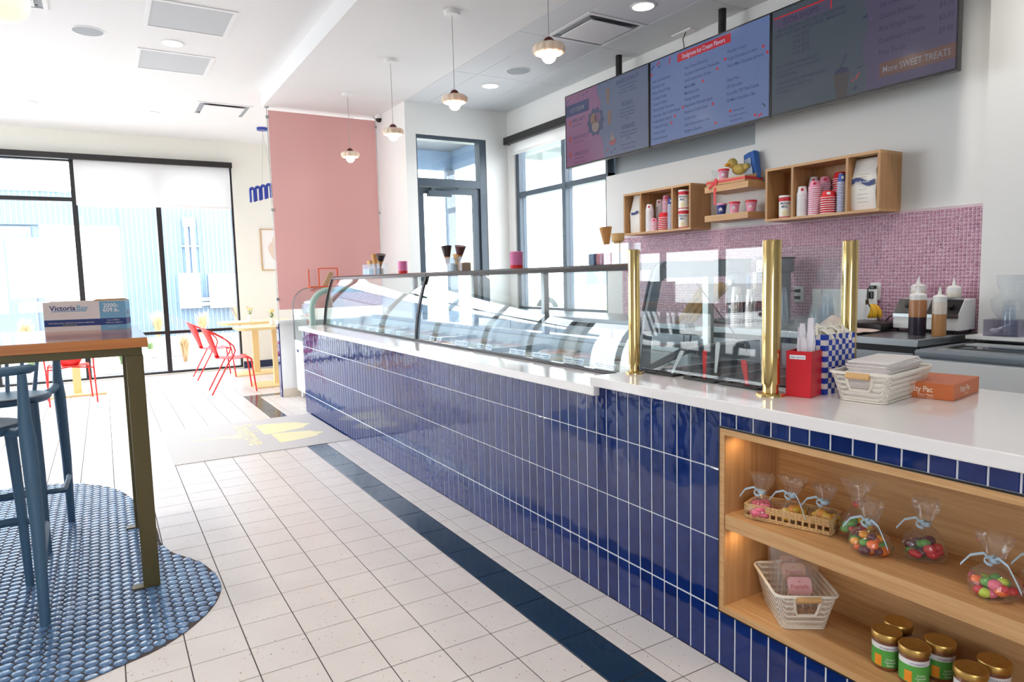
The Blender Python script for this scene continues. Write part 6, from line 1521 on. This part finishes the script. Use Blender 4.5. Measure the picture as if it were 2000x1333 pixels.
def candy_bag(x, y, z, label, cols, seed, r=.048, h=.15, ring=False, rib='ribbon_blue', flat=.8, tails=((1, -1), (-1, .6))):
    t = thing('candy_bag', label, 'candy bag', (x, y, z), 'cellophane candy bags')
    q = random.Random(seed); hb = h*.42
    for k in range(26):
        a = q.uniform(0, 6.28); d = r*.72*math.sqrt(q.random()); zz = z+.012+q.random()*hb*.6*(1-d/r*.5)
        m_ = cols[k % len(cols)]; c = (x+d*math.cos(a), y+d*math.sin(a), zz)
        if ring:
            tb = [(c[0]+.013*math.cos(p), c[1]+.013*math.sin(p)*(.9), c[2]+.004*math.sin(p+a)) for p in [i*.785 for i in range(8)]]
            obj('candy', MB().tube(tb, .0075, 6, closed=True), m_, t, smooth=60)
        else: obj('candy', MB().sphere(c, q.uniform(.013, .018), 9, 6, (1, 1, .75)), m_, t, smooth=180)
    ph = q.uniform(0, 6)
    wob = lambda a, zz: 1+.09*math.sin(3*a+ph+zz*60)+.07*math.sin(7*a-ph+zz*90)+.05*math.sin(11*a+zz*140)
    body = [(r*.75, .001), (r*1.0, .008), (r*1.06, hb*.45), (r*.92, hb*.8), (r*.5, hb*1.1), (.011, hb*1.35)]
    obj('film', MB().lathe(body, (x, y, z), 22, wob=wob), 'cello', t, smooth=180)
    nk = [(.011, hb*1.35), (.014, hb*1.5), (.020, hb*1.8), (.026, h*.85), (.030+.004*math.sin(ph), h)]
    obj('ruff', MB().lathe(nk, (x, y, z), 22, sy=1.25, wob=lambda a, zz: 1+.28*math.sin(6*a+ph)+.14*math.sin(13*a-ph+zz*60)), 'cello', t, smooth=180)
    zr = z+hb*1.37; k_ = obj('knot', MB().lathe([(.012, -.006), (.0135, 0), (.012, .006)], (x, y, zr), 12), rib, t)
    if rib == 'ribbon_blue':
        for (sy, sx) in tails:
            P_ = [Vector((x-.008, y, zr)), Vector((x-.02+.004*sx, y+sy*.018, zr+.016)), Vector((x-.03, y+sy*.042, zr+.006)), Vector((x-.035, y+sy*.062, zr-.024))]
            if sy < 0: P_.append(Vector((x-.042, y+sy*.078, zr-.048)))
            obj('ribbon_tail', MB().strip([p+Vector((0, 0, .0034)) for p in P_], [p-Vector((0, 0, .0034)) for p in P_], (-.0006, 0, 0)), rib, t, smooth=60)
        lp = [Vector((x-.012-.010*math.sin(i*.7), y+.018*math.sin(i*.785)*math.cos(i*.3), zr+.010*math.cos(i*.785))) for i in range(9)]
        obj('ribbon_bow', MB().strip([p+Vector((0, .0, .004)) for p in lp], [p-Vector((0, .0, .004)) for p in lp], (-.0006, 0, 0)), rib, t, smooth=60)
zb = Z1+.0045
candy_bag(.075, -1.345, zb, 'bag of pink ring candies at the left end of the wicker tray', ['gum_pink'], 1, .045, .145, True, tails=((1, .5),))
candy_bag(.120, -1.430, zb, 'bag of yellow candies in the middle of the wicker tray', ['gum_yellow', 'gum_yellow', 'gum_amber'], 2, .047, .15)
candy_bag(.160, -1.518, zb, 'bag of yellow candies at the right end of the wicker tray', ['gum_yellow', 'gum_amber', 'gum_yellow'], 3, .045, .14, tails=((1, .5),))
candy_bag(.165, -1.625, Z1, 'bag of mixed candies tied with red twine right of the wicker tray', ['gum_yellow', 'gum_green', 'gum_red', 'gum_orange'], 4, .048, .185, rib='twine_red')
candy_bag(.100, -1.705, Z1, 'bag of orange and green jelly candies at the front of the niche shelf', ['gum_orange', 'gum_orange', 'gum_amber', 'gum_green', 'gum_dark'], 5, .055, .155, tails=((-1, -1), (1, .6)))
candy_bag(.185, -1.815, Z1, 'bag of red and dark jelly candies with a tall ruff', ['gum_red', 'gum_dark', 'gum_green', 'gum_red', 'gum_dark'], 6, .052, .175, tails=((1, .6),))
candy_bag(.095, -2.030, Z1, 'bag of green and pink gummies near the right edge of the niche', ['gum_green', 'gum_pink', 'gum_lime', 'gum_red', 'gum_orange'], 7, .055, .16, tails=((-1, -1), (1, .6)))
candy_bag(.185, -2.105, Z1, 'bag of orange candies cut by the right edge of the picture', ['gum_orange', 'gum_amber', 'gum_red'], 8, .05, .17, tails=((1, .6),))
# ------------------------------------------------------------------ niche, lower shelf
Z2 = .2215
mb_ = wire_basket('pop_basket', 'cream perforated basket with a wooden grip on the lower niche shelf', (.150, -1.418, Z2), 0, .105, .070, .125, flare=.026)
mb_.rotation_euler = (0, 0, math.radians(55))
mat('pop_kraft', (214, 170, 140), .5, var=.1); mat('label_pink', (240, 186, 190), .5, var=.03); mat('label_peach', (240, 196, 164), .5, var=.03); mat('ink_pink', (206, 96, 112), .5); mat('stick', (226, 204, 168), .7)
glass('ziplock', (.965, .95, .95), 1.35, .04, .07)
ca, sa = math.cos(math.radians(55)), math.sin(math.radians(55))
def bw(u, v, w): return Vector((.150+u*ca-v*sa, -1.418+u*sa+v*ca, Z2+w))
for k, (u, hgt, lab, lb) in enumerate(((.045, .255, 'label_peach', 'rear clear zip bag of pops with a peach label in the basket'), (.0, .235, 'label_peach', 'middle clear zip bag of pops in the perforated basket'), (-.055, .195, 'label_pink', 'front clear zip bag of pops with a pink label in the basket'))):
    t_ = thing('pop_bag', lb, 'bag', tuple(bw(u, 0, .006)), 'zip bags of pops')
    ln = .045*(1 if k else .5)
    q = [bw(u-.012, -.062, .008), bw(u-.012, .062, .008), bw(u+ln-.010, .068, hgt), bw(u+ln-.010, -.068, hgt)]
    q2 = [bw(u+.022, -.062, .008), bw(u+.022, .062, .008), bw(u+ln-.006, .068, hgt), bw(u+ln-.006, -.068, hgt)]
    mid = [(a+b)/2-Vector((ca, sa, 0))*.016 for a, b in ((q[0], q[3]), (q[1], q[2]))]
    obj('film', MB().add(q+q2+mid, [(0, 1, 9, 8), (8, 9, 2, 3), (4, 5, 6, 7), (0, 4, 7, 3), (1, 2, 6, 5)]), 'ziplock', t_, smooth=40)
    def fp(v, w, e): 
        f_ = (w-.008)/(hgt-.008); bulge = .016*(1-abs(2*f_-1))
        return bw(u-.012+(ln+.002)*f_-bulge-e, v, w)
    zc_ = hgt*.62
    P_ = [(v, w) for v, w in ((-.038, zc_-.018), (-.030, zc_-.026), (.030, zc_-.026), (.038, zc_-.018), (.038, zc_+.018), (.030, zc_+.026), (-.030, zc_+.026), (-.038, zc_+.018))]
    obj('paper_label', MB().add([fp(v, w, .003) for v, w in P_]+[fp(v, w, .0024) for v, w in P_], [tuple(range(8))]+[tuple(range(15, 7, -1))]), lab, t_, smooth=0)
    tx = MB(); dn = (fp(0, zc_+.01, 0)-fp(0, zc_-.01, 0)).normalized(); rv = Vector((sa, -ca, 0))
    txt(tx, 'Poptails', fp(0, zc_-.006, .0038), rv, dn, .018, 'C', .006, 0); txt(tx, 'n', fp(0, zc_+.010, .0038), rv, dn, .014, 'C', .01, 0); obj('lettering', tx, 'ink_pink', t_, smooth=0)
    for i in range(4):
        v = -.04+.027*i; obj('pop', MB().sphere(tuple(bw(u+.004, v, .028)), .015, 9, 6), 'pop_kraft', t_, smooth=180); obj('stick', MB().cyl(bw(u+.004, v, .035), bw(u+.012, v*.7, hgt*.66), .0022, n=6), 'stick', t_)
mat('jar_sauce', (126, 74, 42), .12, var=.1, coat=.6); mat('jar_gold', (206, 168, 96), .32, .85, .05); mat('label_green', (86, 170, 74), .5, var=.03); mat('label_band', (236, 236, 240), .5); mat('pic_orange', (244, 150, 40), .5, var=.2, scale=60)
def jar(x, y, label, green=True, turn=0):
    t = thing('sauce_jar', label, 'jar', (x, y, Z2), 'gold lidded sauce jars')
    r = .0375
    obj('glass_body', MB().lathe([(r*.9, 0), (r, .005), (r, .078), (r*.93, .086), (r*.9, .092)], (x, y, Z2), 28), 'jar_sauce', t, smooth=40)
    lid = obj('lid', MB().lathe([(.0395, .088), (.0402, .090), (.0402, .104), (.0385, .107), (.036, .1075), (.0345, .1062), (.020, .1062), (.0185, .1072), (.014, .1074), (.0125, .1062), (.0001, .1062)], (x, y, Z2), 32), 'jar_gold', t, smooth=30)
    def band(nm, m_, z0, z1, a0, a1, rr_=.0379, n=14):
        A = [(x+rr_*math.cos(math.radians(a0+(a1-a0)*i/n)), y+rr_*math.sin(math.radians(a0+(a1-a0)*i/n))) for i in range(n+1)]
        return obj(nm, MB().strip([(*p, Z2+z0) for p in A], [(*p, Z2+z1) for p in A]), m_, t, smooth=60)
    a0 = 232+turn
    b1 = band('white_label', 'label_band', .062 if green else .030, .077, a0-105, a0+75)
    if green:
        band('green_label', 'label_green', .012, .062, a0-105, a0+75)
        band('picture', 'pic_orange', .014, .046, a0-62, a0-32, .0383, 6)
    tx = MB(); wrap_text(tx, 'STONEWALL', (x, y), .0384, Z2+.0655, math.radians(a0-8), .0075)
    obj('lettering', tx, 'print_navy', t, smooth=0)
    if green:
        tx = MB()
        for i, (s_, sz) in enumerate((('Cream', .0085), ('Caramel', .0085), ('Sauce', .0085))): wrap_text(tx, s_, (x, y), .0384, Z2+.034-.0085*i, math.radians(a0+2), sz, bold=.006)
        obj('lettering', tx, 'print_white', t, smooth=0)
jar(.110, -1.757, 'gold lidded sauce jar with green label at the left front of the group', turn=-8)
jar(.188, -1.745, 'gold lidded sauce jar at the back left of the group')
jar(.098, -1.842, 'gold lidded sauce jar with green label nearest the shelf edge', turn=2)
jar(.180, -1.868, 'gold lidded sauce jar with green label behind the nearest one', turn=8)
jar(.106, -1.982, 'front gold lidded sauce jar with white label at the bottom right', False)
jar(.194, -1.998, 'rear gold lidded sauce jar with white label at the right end', False)
# ------------------------------------------------------------------ outdoors
def corrugated():
    m, n, p = _new('corrugated')
    ge = n.nodes.new('ShaderNodeNewGeometry'); no = n.nodes.new('ShaderNodeTexNoise'); no.inputs['Scale'].default_value = .8; n.links.new(ge.outputs['Position'], no.inputs['Vector'])
    cr = n.nodes.new('ShaderNodeValToRGB'); cr.color_ramp.elements[0].color = lin(112, 134, 158); cr.color_ramp.elements[1].color = lin(128, 150, 174)
    n.links.new(no.outputs['Fac'], cr.inputs[0]); n.links.new(cr.outputs[0], p.inputs['Base Color']); p.inputs['Roughness'].default_value = .5
    MATS['corrugated'] = m
corrugated()
mat('stucco', (240, 240, 240), .8, var=.02); mat('elec_grey', (224, 230, 236), .5, var=.02); mat('gravel', (176, 174, 174), .9, var=.25, scale=30, bump=.8, bscale=30); mat('concrete', (214, 212, 208), .8, var=.06, scale=3); mat('soil', (200, 182, 160), .9, var=.2, scale=8, bump=.4, bscale=20)
mat('asphalt', (190, 190, 192), .9, var=.08, scale=8); mat('grass_dry', (206, 172, 128), .8, var=.2, scale=9); mat('grass_green', (134, 160, 100), .8, var=.25, scale=9); mat('lawn', (128, 158, 96), .9, var=.2, scale=6); mat('storefront', (120, 136, 156), .5); mat('dark_glass', (120, 140, 156), .08, var=.05)
g_ = obj('ground', MB().box(-60, 9.0, -.35, 60, 70, -.06).box(-60, -60, -.35, -6.3, 9.0, -.06).box(2.95, -60, -.35, 60, 9.0, -.06).box(-6.3, -60, -.35, 2.95, -7.4, -.06), 'concrete', smooth=0); g_['kind'] = 'structure'
pl = obj('planting_bed', MB().box(-14, 9.9, -.06, 3.2, 12.4, -.035), 'gravel', smooth=0); pl['kind'] = 'structure'
pb2 = obj('planting_bed', MB().box(-14, 16.2, -.06, 9, 17.95, -.03), 'soil', smooth=0); pb2['kind'] = 'structure'
kb = obj('kerb', MB().box(-14, 12.4, -.06, 3.2, 12.6, .09).box(-14, 16.05, -.06, 9, 16.2, .09), 'concrete', smooth=0); kb['kind'] = 'structure'
drv = obj('driveway', MB().box(-40, 12.6, -.06, 3.2, 16.05, -.045), 'asphalt', smooth=0); drv['kind'] = 'structure'
bl = thing('metal_building', 'blue grey corrugated metal building across the drive outside the far window', 'building', (-1.5, 18.2, -.06))
def corr(x0, x1, z0, z1, y=18.0, p=.115):
    P_ = []; x = x0
    while x < x1:
        P_ += [(x, y), (x+p*.40, y), (x+p*.5, y-.025), (x+p*.9, y-.025)]; x += p
    P_ = [(min(a, x1), b) for a, b in P_]+[(x1, y)]
    return MB().strip([(a, b, z0) for a, b in P_], [(a, b, z1) for a, b in P_])
obj('corrugated_wall', corr(-1.3, 3.0, -.06, 5.5), 'corrugated', bl, smooth=0)
obj('corrugated_wall', corr(-14, -1.3, 2.95, 3.78), 'corrugated', bl, smooth=0)
obj('parapet_cap', MB().box(-14, 17.93, 3.78, -1.3, 18.3, 3.86), 'stucco', bl, smooth=0)
obj('stucco_panel', MB().box(-3.03, 18.0, -.06, -1.3, 18.2, 2.95), 'stucco', bl, smooth=0)
obj('backing', MB().box(-1.3, 18.05, -.06, 3.0, 19, 5.5).box(-14, 18.06, -.06, -3.03, 18.2, 2.95).box(-14, 18.2, -.06, -1.3, 19, 3.78), 'storefront', bl, smooth=0)
for x0 in (-6.3, -4.7):
    w_ = obj('storefront_window', MB().box(x0, 17.98, 0, x0+1.5, 18.04, 2.9), 'storefront', bl, smooth=0)
    for a, b, c, d in ((x0+.08, .1, x0+1.42, 1.7), (x0+.08, 1.85, x0+1.42, 2.8)): obj('window_pane', MB().box(a, 17.965, b, c, 17.98, d), 'dark_glass', w_, smooth=0)
for x0, x1, z0, z1, lb in ((.03, .56, .72, 1.68, 'pale grey electrical cabinet below the conduits on the metal building'), (.79, 1.85, .70, 1.66, 'wide white electrical cabinet on the metal building at the window edge')):
    t = thing('electrical_cabinet', lb, 'cabinet', ((x0+x1)/2, 17.85, z0), 'electrical cabinets outside')
    obj('box', MB().box(x0, 17.72, z0, x1, 17.975, z1), 'elec_grey', t, bev=.01); obj('latch', MB().box(x1-.06, 17.70, (z0+z1)/2-.05, x1-.04, 17.72, (z0+z1)/2+.05), 'alu', t, smooth=0)
cd_ = thing('conduit_run', 'grey conduit pipes running up the metal building above the electrical cabinet', 'conduit', (.4, 17.9, 1.68))
for x, r in ((.30, .05), (.46, .06)): obj('pipe', MB().cyl((x, 17.88, 1.68), (x, 17.88, 3.2), r, n=12).cyl((x, 17.88, 2.95), (x, 17.88, 3.2), r*1.5, n=12), 'elec_grey', cd_)
obj('bracket', MB().box(.15, 17.9, 2.4, .62, 17.97, 2.44), 'alu', cd_, smooth=0)
obj('pipe', MB().cyl((.56, 17.88, .95), (.79, 17.88, .95), .05, n=10).cyl((.56, 17.88, .82), (.79, 17.88, .82), .05, n=10), 'elec_grey', cd_)
def tuft(x, y, z, h, n, m_, label, seed, name='ornamental_grass', spread=.35):
    q = random.Random(seed); b = MB()
    for i in range(n):
        a = q.uniform(0, 6.28); l = h*q.uniform(.6, 1.05); s = q.uniform(.1, spread)*h; wv = Vector((-math.sin(a), math.cos(a), 0))*.006*h/.5
        p0_ = Vector((x+q.uniform(-.05, .05)*h, y+q.uniform(-.05, .05)*h, z)); p1_ = p0_+Vector((math.cos(a)*s*.35, math.sin(a)*s*.35, l*.6)); p2_ = p0_+Vector((math.cos(a)*s, math.sin(a)*s, l))
        b.add([p0_-wv, p0_+wv, p1_+wv, p1_-wv, p2_], [(0, 1, 2, 3), (3, 2, 4)])
    t = thing(name, label, 'grass', (x, y, z), 'grass clumps outside the far window'); obj('blades', b, m_, t, smooth=0); t.children[0]['kind'] = 'stuff'
for i, (x, y, h, m_, lb) in enumerate(((-.62, 16.9, .75, 'grass_dry', 'dry tan grass clump between the window mullion and the red chairs'), (.45, 16.9, .7, 'grass_dry', 'dry tan grass clump under the electrical cabinets'), (1.45, 17.2, 1.0, 'grass_dry', 'tall dry grass clump at the right jamb of the far window'), (-1.85, 16.7, .6, 'grass_dry', 'dry grass clump just right of the carton'),
        (-3.4, 16.9, .7, 'grass_dry', 'dry grass clump left of the carton'), (-1.55, 11.2, .5, 'grass_green', 'green spiky grass clump under the bar table edge'), (-.55, 10.9, .55, 'grass_dry', 'dry grass clump low behind the red chairs'), (-1.05, 12.1, .38, 'grass_green', 'small green shrub by the fallen kerb stone'), (-2.9, 11.3, .45, 'grass_green', 'green grass clump behind the bar stools'), (-3.6, 11.0, .5, 'grass_dry', 'dry grass clump at the far left under the table'))):
    tuft(x, y, -.035, h, 170, m_, lb, i+20)
rk = MB(); q = random.Random(11)
for i in range(260): rk.sphere((q.uniform(-5, 2.5), q.uniform(9.95, 12.35), -.03), q.uniform(.025, .07), 6, 4, (1, 1, .6))
o = obj('river_rock', rk, 'gravel', smooth=40); o['kind'] = 'stuff'; o['label'] = 'grey river rocks covering the planting bed outside'; o['category'] = 'rocks'
o = obj('wheel_stop', MB().box(-1.15, 12.0, -.035, -.35, 12.25, .14), 'concrete', bev=.03); tag(o, 'short grey concrete block lying in the planting bed', 'block')
# patio canopy behind the door
mat('canopy_grey', (96, 104, 110), .6)
cn = thing('patio_canopy', 'grey flat patio canopy seen through the light above the door', 'canopy', (4, 8, 3.4))
obj('roof', MB().box(1.5, 4.85, 3.72, 6.2, 9.0, 3.9), 'canopy_grey', cn, smooth=0); obj('fascia', MB().box(1.5, 8.9, 3.37, 4.0, 9.0, 3.74).box(4.0, 5.0, 3.37, 4.1, 9.0, 3.74), 'corrugated', cn, smooth=0)
mat('canopy_lamp', (250, 250, 250), .5, emit=1.5); obj('lamp_panel', MB().box(2.75, 6.55, 3.705, 3.05, 6.85, 3.72), 'canopy_lamp', cn, smooth=0); obj('column', MB().box(3.9, 8.85, -.06, 4.05, 9.0, 3.4), 'flare_slate_metal', cn, smooth=0)
o = obj('lawn', MB().box(9, 10, -.06, 40, 50, -.04), 'lawn', smooth=0); o['kind'] = 'structure'
# parked car beyond the kitchen window
mat('car_white', (232, 236, 240), .2, coat=.6, var=.02); mat('tyre', (40, 42, 46), .8); 
cr_ = thing('parked_car', 'white sport utility car parked outside the kitchen window', 'car', (11.5, 15.2, -.06))
prof = [(0, .45), (.05, .85), (.5, 1.0), (1.05, 1.05), (1.6, 1.62), (2.2, 1.74), (3.9, 1.72), (4.5, 1.15), (4.55, .6), (4.5, .42)]
M = Matrix.Translation((10.2, 16.6, -.06)) @ Matrix.Rotation(math.radians(-35), 4, 'Z')
obj('body', MB().prism(prof, 0, 1.85, 'y').xf(M), 'car_white', cr_, bev=.05)
obj('side_window', MB().prism([(1.35, 1.1), (1.75, 1.56), (2.65, 1.62), (2.65, 1.1)], -.01, 1.86, 'y').prism([(2.75, 1.1), (2.75, 1.62), (3.75, 1.6), (4.1, 1.15)], -.01, 1.86, 'y').xf(M), 'dark_glass', cr_, smooth=0)
for x in (.9, 3.65):
    for y in (-.02, 1.67): obj('wheel', MB().cyl((x, y, .36), (x, y+.2, .36), .36, n=22).xf(M), 'tyre', cr_); obj('hubcap', MB().cyl((x, y-.01 if y < 0 else y+.2, .36), (x, y if y < 0 else y+.21, .36), .2, n=18).xf(M), 'alu', cr_)
# far shrubs and trees beyond the kitchen window
mat('tree_leaf', (206, 218, 200), .8, var=.3, scale=3); mat('bark', (120, 104, 92), .9)
for i, (x, y, h, lb) in enumerate(((26, 36, 4.2, 'distant pale green tree left in the kitchen window'), (34, 34, 5.0, 'distant tree right in the kitchen window'), (22, 42, 3.2, 'distant round shrub low in the kitchen window'))):
    t = thing('tree', lb, 'tree', (x, y, -.06), 'distant trees outside'); q = random.Random(i)
    obj('trunk', MB().tube([(x, y, -.06), (x+.1, y, h*.5), (x, y+.1, h*.8)], [.12, .09, .04], 7), 'bark', t)
    b = MB()
    for k in range(420):
        d = Vector((q.gauss(0, 1), q.gauss(0, 1), q.gauss(0, .8))); d = d.normalized()*(q.random()**.4)*h*.36; c = Vector((x, y, h*.66))+d; s = .16
        u_ = Vector((q.uniform(-1, 1), q.uniform(-1, 1), q.uniform(-1, 1))).normalized()*s; v_ = u_.orthogonal().normalized()*s*.6
        b.add([c-u_, c-v_, c+u_, c+v_], [(0, 1, 2, 3)])
    obj('foliage', b, 'tree_leaf', t, smooth=0)['kind'] = 'stuff'
